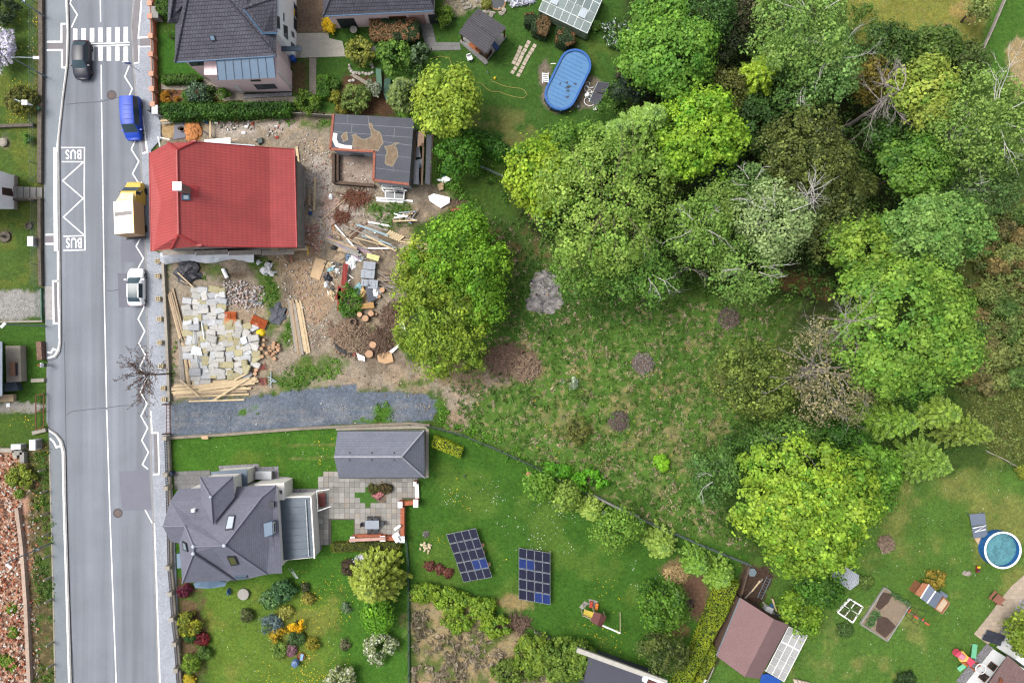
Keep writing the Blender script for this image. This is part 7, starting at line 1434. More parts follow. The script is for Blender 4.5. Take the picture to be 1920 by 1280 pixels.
for q,t in((((644,493),(653,495),(648,537),(639,535)),'leaning on the junk heap'),(((633,535),(640,537),(637,584),(632,583)),'narrow piece in the bush'),(((627,560),(636,540),(654,540),(640,566)),'lying across the bush')):one('roofing_sheet',MB().slab([P(*p,.6)for p in q],.03),cor,'red corrugated roofing sheet '+t,'sheet')
one('yellow_panel',MB().slab([P(689,474,.75),P(712,480,.75),P(709,490,.7),P(687,483,.7)],.05),mat('panel_lime',S(222,224,150,.45),.6),'pale lime panel on top of the junk heap','panel');one('dark_sheet',MB().slab([P(685,537,.66),P(693,532,.7),P(704,562,.5),P(690,567,.5)],.03),mat('sheet_slate',S(86,90,104,.45),.6,.08),'dark slate sheet lying over the junk heap','sheet')
for i,(x,y,rx,ry,m__)in enumerate(((658,490,9,13,wht),(668,482,11,11,wht),(654,482,6,7,zinc),(622,505,8,7,mat('bag_teal',S(150,196,206,.45),.6)),(614,520,9,8,black_t),(626,512,7,7,aged),(612,533,6,6,wht),(618,498,8,6,pine),(672,545,9,12,MATS['bag_teal']),(682,548,7,12,mat('cloth_apricot',S(226,190,130,.45),.9)),(706,548,9,11,wht),(694,553,6,9,mat('cloth_navy',S(52,72,120,.45),.9)),(640,482,10,9,aged),(632,508,7,6,wht),(624,552,8,10,pine),(622,540,6,5,grey_t),(703,570,5,4,black_t),(633,497,6,5,stone_g))):
    lump('junk_bundle',('crumpled bundle in the lower part of the big junk heap','crumpled white bundle in the big junk heap','teal bundle in the big junk heap')[1 if m__ is wht else 2 if m__ is MATS['bag_teal']else 0],'bundle',x,y,rx,ry,rp.uniform(.3,.65),m__,40+i,.5,9)['group']=('crumpled junk bundles','white junk bundles','teal junk bundles')[1 if m__ is wht else 2 if m__ is MATS['bag_teal']else 0]
for k in range(22):
    x,y=rp.uniform(605,650),rp.uniform(490,545);one('scrap_stick',MB().beam(P(x,y,.15),P(x+rp.uniform(-16,16),y+rp.uniform(-12,12),.4),.08,.04),rp.choice([pine,aged,wht,grey_t]),'short scrap stick in the lower part of the big junk heap','stick','scrap sticks of the junk heap')
bush('bramble','green bramble growing through the red sheets of the junk heap',656,566,24,1.0,S(104,150,44,.42),S(64,106,32,.42),leaf=.13,dens=3,rpy=30,nl=4);lump('plastic_bucket','small black plastic tub on the bare soil above the junk heap','tub',626,465,6,4,.3,black_pl,77,.1)
# brush, stumps, branches
brush_m=mat('brushwood',S(132,108,92,.45),.95,.25,4);brush_l=mat('brushwood_pale',S(176,152,128,.45),.95,.2,4)
def brush(name,label,px,py,rx,ry,h,n,m_,seed,ln=1.2,cat='brush heap'):
    rr=random.Random(seed);t=MB();k=H/F
    for i in range(int(n*1.5)):
        a=rr.uniform(0,6.28);r=math.sqrt(rr.random());x=px+rx*r*math.cos(a);y=py+ry*r*math.sin(a);b=Vector(P(x,y));z=h*(1-r*r)*rr.uniform(.2,1);d=rr.uniform(0,6.28);l=ln*rr.uniform(.4,1);e=b+Vector((math.cos(d)*l,math.sin(d)*l,0));t.tube([(b.x,b.y,z+.03),((b.x+e.x)/2+rr.uniform(-.1,.1),(b.y+e.y)/2+rr.uniform(-.1,.1),z+rr.uniform(-.05,.2)+.05),(e.x,e.y,max(.02,z*.8+rr.uniform(-.2,.1)))],[.05,.035,.015],3,False)
    o=thing(name,label,cat,P(px,py));mnd=MB();b=P(px,py);mnd.ball((b[0],b[1],0),rx*k*.8,ry*k*.8,h*.6,22,.4,seed,0.0);obj('core',mnd,mat('heap_soil',S(126,104,86,.45),.95,.25,3,.9,8,fine=.3),o);obj('twigs',t,m_,o)['kind']='stuff';return o
brush('brush_heap','dark brush and root heap between the junk and the shrubby tree',738,595,22,24,.8,260,brush_m,1);brush('brush_heap','heap of twisted branches and roots at the bare ground edge',655,625,38,24,.8,300,brush_l,2);brush('brush_heap','pale dry grass and branch heap beside the black bumper',660,650,32,16,.6,240,brush_l,3);brush('brush_heap','root heap behind the cardboard sheet',712,640,26,22,.7,240,brush_m,4)
brush('brush_heap','brown soil and brush heap below the shrubby tree at the meadow',945,672,34,28,.8,320,brush_m,5);brush('brush_heap','pale brown soil heap with twigs at the meadow edge',985,688,30,28,.6,200,brush_l,6,.8)
o=thing('branch_pile','pile of long grey branches sticking out beside the grey crates','branches',P(735,520))
for k in range(26):a=P(712+rp.uniform(-6,10),508+rp.uniform(-8,30),rp.uniform(.1,.5));e=P(750+rp.uniform(-12,30),525+rp.uniform(-14,28),rp.uniform(.1,.6));obj('branch',MB().tube([a,((a[0]+e[0])/2,(a[1]+e[1])/2+rp.uniform(-.2,.2),.45),e],[.06,.05,.02],5),rp.choice([grey_t,brush_l,brush_m]),o)
def stump(label,px,py,r,h,hollow,tilt=0):
    o=thing('stump',label,'stump',P(px,py));b=P(px,py);obj('bark',MB().lathe(b,[(r*1.25,0),(r*1.05,h*.3),(r,h)]+([(r*.72,h),(r*.62,h*.3)]if hollow else[]),12),mat('stump_bark',S(140,116,96,.45),.95,.22,5,.8,10),o);obj('cut_face',MB().lathe((b[0],b[1],h+.004),[(r*.95,0),(r*.95,.01)]if not hollow else[(r*.6,-h*.6),(r*.6,-h*.59)],12),log_e if not hollow else hol,o)
for q in((664,604,.42,.7,True,'hollow stump at the top of the stump pile'),(674,625,.4,.6,True,'hollow pale stump in the middle of the stump pile'),(688,597,.38,.9,False,'sawn stump with a pale face in the stump pile'),(701,646,.4,.6,False,'broad stump behind the cardboard sheet'),(694,663,.45,.6,False,'pale stump with roots next to the cardboard sheet'),(718,544,.3,.5,False,'sawn trunk piece below the grey branches'),(706,589,.16,.4,False,'thin sawn trunk piece by the brush heap'),(677,590,.3,.8,False,'dark trunk piece in the stump pile'),(698,588,.33,.8,False,'grey trunk piece in the stump pile'),(712,556,.2,.4,False,'small sawn log beside the white bundle')):stump(q[5],*q[:5])
one('car_bumper',MB().tube([P(626,642,.2),P(634,653,.35),P(646,660,.4),P(660,663,.3)],[.1,.2,.22,.14],8),black_pl,'black curved car bumper at the edge of the branch heap','bumper');one('red_scrap',MB().slab([P(660,658,.3),P(666,660,.35),P(668,669,.3),P(661,666,.3)],.05),redp,'red plastic scrap beside the black bumper','scrap');one('white_scrap',MB().slab([P(668,661,.3),P(684,669,.35),P(684,677,.3),P(672,674,.3)],.05),wht,'white scrap sheet beside the black bumper','scrap');one('white_scrap',MB().slab([P(730,658,.3),P(751,643,.5),P(752,646,.5),P(735,662,.3)],.05),wht,'narrow white scrap behind the cardboard sheet','scrap');one('white_scrap',MB().slab([P(740,606,.3),P(756,603,.5),P(761,620,.4),P(750,612,.3)],.04),wht,'torn white film at the edge of the shrubby tree','film')
# stacked windows
o=thing('window_stack','stack of old white window frames leaning at the ruin','windows',P(738,352))
for q in(((716,347),(752,350),(757,356),(716,353)),((722,357),(758,359),(757,374),(723,372)),((714,351),(750,353),(764,358),(720,359))):
    p_=[Vector(P(*a,.5))for a in q];obj('pane',MB().add(p_,[(0,1,2,3)]),glass,o);t=MB()
    for i in range(4):t.beam(p_[i],p_[(i+1)%4],.09,.07)
    t.beam(p_[0].lerp(p_[1],.5),p_[3].lerp(p_[2],.5),.07,.06);obj('window_frame',t,frame_w,o)
one('styrofoam_sheet',MB().slab([P(803,368,.35),P(813,363,.35),P(843,370,.35),P(843,380,.3),P(826,390,.3),P(806,377,.3)],.08),wht,'large white foam sheet lying at the tip of the shrubby tree','sheet')
one('foam_board',MB().slab([P(818,337,.3),P(836,330,.4),P(848,336,.35),P(832,344,.3)],.06),wht,'white foam board on the scrap beside the teal buckets','board');one('foam_board',MB().slab([P(820,346,.3),P(832,340,.35),P(831,355,.3),P(823,357,.3)],.06),plyw,'broken beige board under the white foam board','board')
for x,y,t in((838,314,'standing upright near the collapsed lean-to'),(832,328,'lying above the white foam board')):one('bucket',MB().lathe(P(x,y),[(.25,0),(.32,.5),(.29,.5),(.24,.08)],14),mat('bucket_teal',S(84,156,146,.45),.5),'teal plastic bucket '+t,'bucket')
for k in range(5):one('roof_tile_row',MB().beam(P(846+k*4,391-k*.6,.15),P(850+k*4,396-k*.6,.2),.2,.08),redp,'red tile in the short row beside the white foam sheet','tile','red tile row')
brush('brush_heap','small twig heap above the red tile row',860,382,16,7,.3,90,brush_m,8,.7);brush('rebar_heap','tangle of rusty twigs and bars on the plot beside the wooden pole',668,372,24,14,.3,110,rust,9,1.4,'tangle');brush('rebar_heap','rusty bar tangle below the wooden pole',640,408,16,12,.25,60,rust,10,1.2,'tangle')
for k in range(6):one('rusty_bar',MB().tube([P(662+rp.uniform(-10,6),448+rp.uniform(-10,4),.06),P(686+rp.uniform(-8,6),420+rp.uniform(-6,8),.1)],.03,5),rust,'long rusty bar lying above the junk heap','bar','long rusty bars')
# scaffold film, ladders along the red house
film=mat('dust_film',S(222,226,232,.75),.4,.06,2,.9,3,spec=.5);gq=np.random.default_rng(8);t=MB();nX,nY=34,5;vs=[]
for j in range(nY):
    for i in range(nX):u,v=i/(nX-1),j/(nY-1);px_=300+u*176;top=473-u*2+3*math.sin(u*9);bot=493-4*u+3*math.sin(u*13+1);z=2.6-2.4*v+gq.normal()*.12;vs.append(P(px_,top+(bot-top)*v+gq.normal()*.4,z))
t.add(vs,[(j*nX+i,j*nX+i+1,(j+1)*nX+i+1,(j+1)*nX+i)for j in range(nY-1)for i in range(nX-1)]);one('dust_film',t,film,'long pale dust film hanging under the eaves of the red roofed house','film',smooth=True)
o=thing('scaffold','low plank scaffold along the wall under the red roof','scaffold',P(450,480)); 
for k in range(5):x=320+k*55;b=P(x,479);obj('standard',MB().tube([b,(b[0],b[1],3.0)],.04,6),galv,o)
for k in range(4):obj('deck_plank',MB().beam(P(305+k*62,474.5,2.8),P(365+k*62,472.5,2.8),.5,.06),grey_t,o)
def wladder(label,a,b,n,m_=pine):
    o=thing('ladder',label,'ladder',P(b[0],b[1],0));A_,B_=Vector(P(*a)),Vector(P(*b));d=(B_-A_).normalized();s=d.cross(Vector((0,0,1))).normalized()*.25
    for k in(-1,1):obj('rail',MB().tube([A_+s*k,B_+s*k],.035,5),m_,o)
    for k in range(n):c=A_.lerp(B_,(k+.5)/n);obj('rung',MB().tube([c-s,c+s],.022,5),m_,o)
wladder('wooden ladder leaning against the wall under the red roof',(514,466,3.4),(537,495,.05),12);planks('pale beam resting on the corner scaffold of the red roofed house','beams at the house corner',[((537,469),(577,467),pine,1.0),((540,468),(548,491),mat('timber_red',S(176,120,92,.45),.9),.4),((577,462),(577,478),mat('bracket_yellow',S(226,184,84,.45),.8),.8)],.22)
planks('old timber beam lying along the base of the red roofed house','old beams beside the red roofed house',[((562,380),(566,470),aged,.1),((571,330),(570,378),grey_t,.08),((556,275),(561,320),pine,.1)],.28)
# north side of the red house
lump('sand_heap','orange sand heap beside the mixing tub','sand',362,245,16,20,.55,mat('sand_orange',S(206,138,82,.45),.95,.15,3,.6,12,fine=.2),88,.2,16);one('gravel_bed',MB().prism(PP([(328,232),(340,222),(357,223),(350,246),(348,258),(325,262)]),0,.06),MATS['asphalt_patch'],'grey gravel spread beside the orange sand heap','gravel')
tb=P(343,243);one('mixing_tub',MB().lathe(tb,[(.36,0),(.5,.38),(.46,.38),(.32,.06)],16,1.0,.6),conc,'pale oval mixing tub on the grey gravel spread','tub')
planks('pale board fencing the sand under the hedge','boards under the hedge',[((300,227),(326,224),pine,.4),((302,232),(326,229),grey_t,.35),((350,222),(402,219),aged,.3),((472,228),(512,223),pine,.05),((394,219),(394,258),pine,.6)],.2);one('iron_beam',MB().beam(P(381,246,.5),P(396,256,.4),.18,.18),black_pl,'dark iron beam at the corner of the red roof','beam');one('foam_strip',MB().slab([P(383,262,.9),P(432,258,.9),P(432,271,.9),P(384,268,.9)],.05),wht,'white panel along the wall behind the red roof','panel');planks('pale scaffold rail behind the red roof','rails behind the red roof',[((432,270),(478,273),galv,.9),((435,263),(446,261),pine,.9),((296,256),(300,275),wht,.9),((300,258),(318,262),wht,.9)],.1)
lump('tyre','small grey tub among weeds behind the red roof','tub',481,263,4,3.5,.25,conc,90,.05);one('dark_trough',MB().prism(PP([(485,262),(493,259),(494,268),(486,272)]),0,.35),mat('trough_green',S(70,88,84,.45),.6),'dark green trough behind the red roof','trough')
one('white_bag',MB().slab([P(452,247,.12),P(460,247,.15),P(460,251,.12),P(453,251,.1)],.1),wht,'white box among the scraps behind the red roof','box');lump('blue_scrap','small blue scrap beside the pale planks','scrap',582,400,4,3.5,.25,mat('scrap_blue',S(56,96,150,.45),.6),91,.2);lump('white_can','small white canister on the rubble','canister',621,369,4.5,5.5,.35,wht,92,.2)

# ---------------------------------------------------------------- gardens: paving, pools, solar arrays, furniture
def pave(name,label,poly,m,z=.04,cat='paving'):return one(name,MB().prism(PP(poly),-.05,z),m,label,cat)
pav_pale=mat('paver_pale',S(206,202,188),.9,.06,1,.4,fine=.1,uvfx=fx_tiles(.3,.2,.8,.06));pav_tan=mat('paver_tan',S(176,166,152),.9,.08,1,.4,fine=.12,uvfx=fx_tiles(.4,.25,.75,.1));pav_grey=mat('paver_grey',S(142,142,140),.9,.08,1,.4,fine=.1,uvfx=fx_tiles(.5,.5,.75,.08))
def path(name,label,poly,m,z=.035):o=obj(name,MB().prism(PP(poly),-.05,z),m);tag(o,label,None,None,'structure');return o
path('patio','pale paved patio between the pink house and the garden',[(553,63),(616,62),(617,72),(642,78),(649,106),(553,109)],pav_pale);path('path','narrow tan brick path running down from the pale patio',[(580,109),(593,109),(593,177),(580,178)],pav_tan);path('path','tan paved path under the pink annex',[(302,156),(373,150),(405,147),(462,175),(456,188),(420,190),(395,172),(303,168)],pav_tan);path('path','tan paved path end beside the hedge corner',[(456,186),(548,181),(560,182),(560,192),(456,192)],pav_tan)
path('path','grey slab path from the pink outbuilding',[(778,27),(805,27),(818,80),(862,80),(864,94),(806,96),(796,78)],pav_grey);path('path','tan stone path through the mulch bed',[(656,141),(664,139),(698,158),(694,164)],pav_tan);path('patio','small grey paved spot under the yellow-green shrub',[(694,87),(712,87),(712,98),(694,98)],pav_grey)
o=thing('stone_ring','ring of pale boulders round the mulch bed','stones',P(665,130));rp=random.Random(31)
for x,y in((655,123),(656,129),(659,134),(664,137),(669,137),(674,138),(681,137),(687,139),(693,139),(698,137),(697,121),(699,127),(657,152),(663,151)):b=P(x,y);obj('boulder',MB().ball((b[0],b[1],.05),.2*rp.uniform(.8,1.5),.18,.16,8,.25,x),mat('boulder_pale',S(214,208,198),.9,.1,4),o)
# stepping slabs by the pool
slab_m=mat('stepping_slab',S(214,200,178),.9,.06,3);t=MB().box((0,0,0),(.40,.40,.05));sme=mesh_of('stepping_slab',t,slab_m)
for n,(x,y)in enumerate([(991,80),(987.5,87),(984,94.5),(980,101),(977,108),(974,114.5),(970.5,121),(966,128.5),(961.5,135.5),(1002,86.5),(998,93.5),(994,100),(990,106.5),(986.5,113),(983,119.5),(979.5,127),(976,134),(972,141),(975.5,90),(973,97),(970,104),(967,110.5),(963.5,117.5)]):tag(inst('stepping_slab',sme,P(x,y,.0),(0,0,R(-28))),'square tan stepping slab on the lawn beside the oval pool','slab','stepping slabs on the pool lawn')
# oval pool
def stadium(a,b,r,n=14):
    a,b=Vector(a),Vector(b);d=math.atan2(b[1]-a[1],b[0]-a[0]);return[(b.x+r*math.cos(d-math.pi/2+math.pi*k/n),b.y+r*math.sin(d-math.pi/2+math.pi*k/n))for k in range(n+1)]+[(a.x+r*math.cos(d+math.pi/2+math.pi*k/n),a.y+r*math.sin(d+math.pi/2+math.pi*k/n))for k in range(n+1)]
pz=1.2;pa,pb=P2(1078,122,pz),P2(1051.5,176,pz);o=thing('oval_pool','oval above-ground pool under a blue cover','pool',((pa[0]+pb[0])/2,(pa[1]+pb[1])/2,0));cover=mat('pool_cover_blue',S(96,152,206,.45),.45,.06,.7,.4,3,fine=.06);rimb=mat('pool_rim_blue',S(46,106,184,.45),.4,.06);pw=mat('pool_wall',S(96,84,80,.45),.7,.1)
S1_=stadium(pa,pb,1.80);obj('wall',MB().prism(stadium(pa,pb,1.72),0,pz-.42),pw,o);t=MB();ins=stadium(pa,pb,1.58);n=len(S1_);t.add([(*p,pz)for p in S1_]+[(*p,pz)for p in ins]+[(*p,pz-.5)for p in S1_]+[(*p,pz-.35)for p in ins],[(i,(i+1)%n,n+(i+1)%n,n+i)for i in range(n)]+[(2*n+i,2*n+(i+1)%n,(i+1)%n,i)for i in range(n)]+[(n+i,n+(i+1)%n,3*n+(i+1)%n,3*n+i)for i in range(n)]);obj('rim',t,rimb,o);cv=obj('cover',MB().prism(stadium(pa,pb,1.57),pz-.4,pz-.16),cover,o)
for k in range(15):a=Vector((*pa,pz-.15)).lerp(Vector((*pb,pz-.15)),-.42+k*.13);d=(Vector(pb)-Vector(pa)).normalized();s=Vector((-d.y,d.x,0))*(1.45 if 2<k<12 else 1.0);q=rp.uniform(-.3,.2);obj('crease',MB().beam(a-s*(1+q*.3),a+s*(.9+q),.03,.03),rimb,cv)
for k in range(7):x,y=rp.uniform(1050,1085),rp.uniform(140,185);obj('leaf_litter',MB().prism([P2(x+rp.uniform(0,6)*math.cos(a),y+rp.uniform(1,4)*math.sin(a),pz)for a in np.linspace(0,6.28,9)[:-1]],pz-.158,pz-.150),mat('leaf_litter',S(86,92,104,.45),.9),cv)
for k in range(10):a=Vector((*S1_[(k*3)%n],0));c=Vector(((pa[0]+pb[0])/2,(pa[1]+pb[1])/2,0));u=a+(a-c).normalized()*.0;obj('strut',MB().beam((u.x,u.y,.02),(u.x,u.y,pz-.1),.1,.1),galv,o)
o=thing('pool_ladder','white pool ladder at the side of the oval pool','ladder',P(1024,145))
for k in range(5):obj('step',MB().beam(P(1017,138+k*3.6,.3+.1*k),P(1028,139+k*3.6,.3+.1*k),.1,.05),wht,o)
for x in(1017,1028):obj('rail',MB().tube([P(x,137,.1),P(x,156,1.0)],.04,6),wht,o)
obj('handrail',MB().tube([P(1033,119.5,.9),P(1042,119.5,1.3)],.04,6),wht,o)
solm=mat('solar_mat_dark',S(74,74,88,.45),.5,.06,2,.4,uvfx=fx_ribs(.08,.85,'X'))
def heater(label,A,B,C_,D,z0,z1,m_,gaps=True):
    o=thing('solar_heater',label,'solar heater',P(*A));q=[Vector(P(*A,z1)),Vector(P(*B,z1)),Vector(P(*C_,z0)),Vector(P(*D,z0))]
    for k in range(2):u0,u1=k*.52,k*.52+.48;obj('absorber_mat',MB().slab([q[0].lerp(q[3],u0),q[1].lerp(q[2],u0),q[1].lerp(q[2],u1),q[0].lerp(q[3],u1)],.04),m_,o)
    t=MB()
    for i in range(4):t.tube([q[i],q[(i+1)%4]],.03,5)
    obj('frame',t,galv,o)
    for p in q:obj('leg',MB().tube([(p.x,p.y,0),tuple(p)],.03,5),galv,o)
heater('dark solar heating mats beside the oval pool',(1121,154),(1143,156),(1122,196),(1104,191),.15,.7,solm)
o=thing('pool_pump','white pool pump with looped hoses beside the oval pool','pump',P(1099,180));b=P(1100,181);obj('filter',MB().lathe(b,[(.22,0),(.26,.3),(.2,.6),(.08,.68)],12),wht,o)
for k in range(5):c=P(1098+rp.uniform(-3,8),160+k*8);r_=rp.uniform(.3,.55);obj('hose',MB().tube([(c[0]+r_*math.cos(a)+.1*a,c[1]+r_*math.sin(a),.08+.02*k)for a in np.linspace(0,5.6,16)],.035,5),wht,o)
o=thing('plant_pot','white plant pot at the shrub beside the solar heating mats','pot',P(1115,205));obj('pot',MB().lathe(P(1115,205),[(.18,0),(.25,.4),(.21,.4),(.17,.1)],12),wht,o);one('ornament',MB().lathe(P(1084,201),[(.12,0),(.16,.25),(.05,.3)],10),galv,'small grey ornament below the oval pool','ornament')
o=thing('garden_chair','white plastic garden chair on the lawn beside the pavilion','chair',P(881,112));b=P(881,112);obj('seat',MB().box((b[0],b[1],.42),(.5,.5,.05),R(20)),wht,o);obj('backrest',MB().box((b[0]-.1,b[1]+.26,.45),(.5,.06,.42),R(20)),wht,o)
for sx in(-.2,.2):
    for sy in(-.2,.2):obj('leg',MB().box((b[0]+sx,b[1]+sy,0),(.05,.05,.42)),wht,o)
for s in(-1,1):obj('armrest',MB().box((b[0]+s*.26,b[1]+s*.05,.62),(.06,.45,.04),R(20)),wht,o)
hose_m=mat('hose_olive',S(168,160,84,.45),.6);one('garden_hose',MB().tube([P(*q,.03)for q in((808,110),(826,106),(842,108),(848,125),(854,145),(866,155),(884,155),(902,156),(912,166),(922,172),(936,172),(950,178),(970,183),(982,184),(988,178),(984,170),(976,166),(958,164),(940,160),(930,155),(922,153),(920,150),(926,148))],.035,5),hose_m,'long olive garden hose snaking over the pool lawn','hose');lump('hose_nozzle','yellow sprinkler at the end of the olive hose','sprinkler',928,147,2.5,3,.25,MATS['plastic_yellow'],33,.1);one('garden_stake',MB().tube([P(913,134,.02),P(915,137,.5)],.05,5),galv,'short grey stake on the pool lawn','stake')
o=thing('pond','small dark round pond with a clay rim among white flowers','pond',P(933,5));obj('rim',MB().lathe(P(933,5),[(.95,0),(.95,.12),(.78,.12),(.78,.0)],18),mat('clay_rim',S(176,140,104),.9),o);obj('water',MB().lathe(P(933,5,.02),[(.8,0),(.8,.05)],18),mat('pond_water',(.01,.014,.016),.05,.1,spec=.8),o)
o=thing('rockery','pale stone rockery between pavilion and pond','rockery',P(880,10))
for k in range(46):x,y=rp.choice([(rp.uniform(850,905),rp.uniform(-8,16)),(rp.uniform(905,950),rp.uniform(16,32)),(rp.uniform(838,858),rp.uniform(10,48))]);b=P(x,y);obj('stone',MB().ball((b[0],b[1],.03),rp.uniform(.12,.32),rp.uniform(.12,.28),rp.uniform(.1,.22),7,.3,k),mat('rockery_stone',S(190,182,168),.9,.15,4),o)
for x,y,c,t in((552,18,S(60,66,76),'with a blue lid'),(553,31,S(48,48,52),'with a yellow lid'),(552,44,S(56,60,66),'all dark'),(552,55,S(44,46,52),'smallest of the row')):
    o=thing('refuse_bin','dark wheelie bin beside the white bay, '+t,'bin',P(x,y));b=P(x,y);obj('bin_body',MB().box(b,(.55,.6,.95)),mat('bin_plastic',S(52,54,60),.6),o);obj('lid',MB().box((b[0],b[1],.95),(.6,.66,.07)),mat('lid_'+t[-6:],S(64,120,170)if 'blue' in t else S(220,180,40)if 'yellow' in t else S(70,74,82),.6),o)
one('rain_barrel',MB().lathe(P(552,114),[(.26,0),(.32,.4),(.28,.85),(.1,.9)],14),mat('barrel_blue',S(40,92,190,.45),.4),'bright blue rain barrel at the corner of the pink annex','barrel');o=thing('garden_bench','weathered garden bench beside the pale patio','bench',P(559,96)); 
for k in range(3):obj('slat',MB().beam(P(556+k*2.6,86,.42),P(556.5+k*2.6,107,.42),.13,.04),grey_t,o)
for y in(88,105):obj('leg',MB().box(P(559,y,0),(.4,.08,.4)),grey_t,o)
o=thing('table','round grey stone table with a bench by the browned hedge','table',P(663,56));obj('tabletop',MB().lathe(P(663,56,.7),[(.4,0),(.4,.06)],14),stone_g,o);obj('foot',MB().lathe(P(663,56,0),[(.2,0),(.12,.7)],10),stone_g,o);o=thing('garden_bench','grey slatted bench against the pink outbuilding','bench',P(656,37))
for k in range(4):obj('slat',MB().beam(P(646+k*.2,35+k*2.6,.45),P(667,34+k*2.6,.45),.12,.05),grey_t,o)
for x in(648,665):obj('leg',MB().box(P(x,39,0),(.08,.5,.43)),grey_t,o)
o=thing('green_tank','green cover strip along the mulch bed','cover',P(715,160));obj('cover',MB().prism(PP([(706,131),(716,133),(718,172),(708,170)]),0,.5),mat('tarp_green',S(86,128,104,.45),.7,.1,2,.4),o);obj('side_cover',MB().prism(PP([(722,150),(734,150),(732,176),(720,176)]),0,.4),mat('tarp_dark_green',S(48,92,72,.45),.7,.1,2),o);obj('end_cover',MB().prism(PP([(720,177),(734,177),(737,190),(726,192)]),0,.4),MATS['tarp_green'],o)
o=thing('dark_fence','dark board fence between garden and building plot','fence',P(590,212))
for k in range(6):obj('board',MB().beam(P(543+k*13.5,213+k*.9,.5),P(556+k*13.5,213.8+k*.9,.5),.06,.9),grey_t,o);obj('post',MB().box(P(543+k*13.5,213+k*.9,0),(.12,.12,1.1)),dkw,o)
wire_fence('mesh_fence','dark wire fence below the loose hedge at the pool lawn',[(868,300),(910,318),(958,340)],1.0,2.4,galv,dkw,4)
# terrace of individual slabs
TER=PP([(611,884),(640,884),(640,897),(785,897),(785,935),(757,935),(757,1002),(664,1003),(664,974),(621,974),(621,1020),(600,1022),(596,906),(603,893)]);ISL=PP([(664,922),(692,910),(700,928),(713,947),(687,951),(667,937)]);BED=PP([(692,910),(735,908),(736,922),(722,938),(712,946),(697,928)]);ter=obj('terrace_bed',MB().prism(TER,-.05,.018),mat('joint_sand',S(112,108,100),.95,.1,4));tag(ter,None,None,None,'structure')
smat=[mat('slab_'+n,S(*c),.9,.06,2,.2,10,fine=.12)for n,c in(('pale',(184,181,174)),('mid',(172,169,162)),('dark',(160,158,152)),('warm',(176,168,157)))];sms=[]
for i,mm in enumerate(smat):t=MB().box((0,0,0),(.565,.565,.05));sms.append(mesh_of('paving_slab',t,mm))
for j in range(24):
    for i in range(36):
        x,y=-22.1+i*.59,-14.3-j*.59;x2,y2=x+.0,y-(x+22)*.0
        if inside(x2,y2,TER)and sdist(np.array([x2]),np.array([y2]),ISL)[0]<.15 and sdist(np.array([x2]),np.array([y2]),BED)[0]<.1:inst('paving_slab',rp.choices(sms,[3,4,2,1])[0],(x2,y2,.0),(0,0,0),(1,1,1+rp.uniform(0,.2)),ter)
path('lawn_island','small clipped lawn island in the slab terrace',[(664,922),(692,910),(697,928),(713,947),(687,951),(667,937)],mat('lawn_island',S(76,122,40),.95,.15,2,.6,20,fine=.3),.05)
path('flower_bed','soil bed with flowers in the slab terrace',[(693,911),(734,909),(735,922),(722,940),(714,945),(698,928)],mat('bed_soil',S(128,112,96),.95,.2,3,.5,12,fine=.3),.05)
path('pebble_strip','grey pebble strip along the slate house and terrace',[(597,978),(603,978),(603,1030),(597,1030)],grav);path('pebble_strip','grey pebble strip along the lawn side of the slate house',[(410,873),(485,869),(486,875),(522,874),(523,893),(543,894),(545,916),(598,916),(598,924),(536,924),(534,905),(500,905),(470,880),(412,882)],grav);path('patio','grey slab patio at the front of the slate house',[(325,884),(394,881),(396,912),(328,917)],pav_grey)
bpos=[((779,899),(783,905),1.3),((750,936),(757,946),1.2),((779,932),(786,945),1.2),((752,1000),(761,1010),1.2),((717,1000),(725,1008),1.1),((662,1001),(669,1009),1.1)]
o=thing('terrace_wall','low brick terrace wall with white caps round the slab terrace','wall',P(757,970))
for a,b,h_ in bpos:q=[(a[0],a[1]),(b[0],a[1]),(b[0],b[1]),(a[0],b[1])];p_=obj('pillar',MB().prism(PP(q),0,h_),brick_m,o);obj('pillar_cap',MB().prism(inset(PP(q),-.05),h_,h_+.06),wht,p_)
for a,b,h_ in(((757,941),(780,939),.8),((757,946),(757,1000),.9),((725,1005),(752,1006),.8),((669,1003),(717,1002),.7),((782,905),(783,932),.3)):obj('wall_section',MB().beam((*P2(*a),h_/2),(*P2(*b),h_/2),.38,h_),brick_m,o);obj('coping',MB().beam((*P2(*a),h_+.025),(*P2(*b),h_+.025),.42,.05),wht if h_==.3 else brick_m,o)
one('awning_box',MB().beam(P(655,1012,1.4),P(723,1009,1.4),.32,.25),mat('awning_pink',S(206,164,150,.45),.7),'long pinkish beam over the terrace wall','beam')
o=thing('fireplace','white garden fireplace in the corner of the terrace wall','fireplace',P(748,1002));obj('hearth',MB().box(P(746,1002),(.8,.7,.9),R(30)),wht,o);obj('hood',MB().beam(P(740,992,1.0),P(751,984,1.3),.25,.2),wht,o);obj('chimney',MB().box(P(749,1004),(.5,.45,1.7),R(30)),wht,o)
o=thing('dining_table','grey rectangular garden table on the slab terrace','table',P(700,980));ttop=mat('table_grey',S(168,178,190,.45),.4,.05);b=P(700,980);obj('tabletop',MB().box((b[0],b[1],.70),(1.55,.95,.05)),ttop,o)
for sx in(-.68,.68):
    for sy in(-.4,.4):obj('leg',MB().box((b[0]+sx,b[1]+sy,0),(.06,.06,.7)),galv,o)
chm=mat('chair_charcoal',S(80,82,88,.45),.8,.08); 
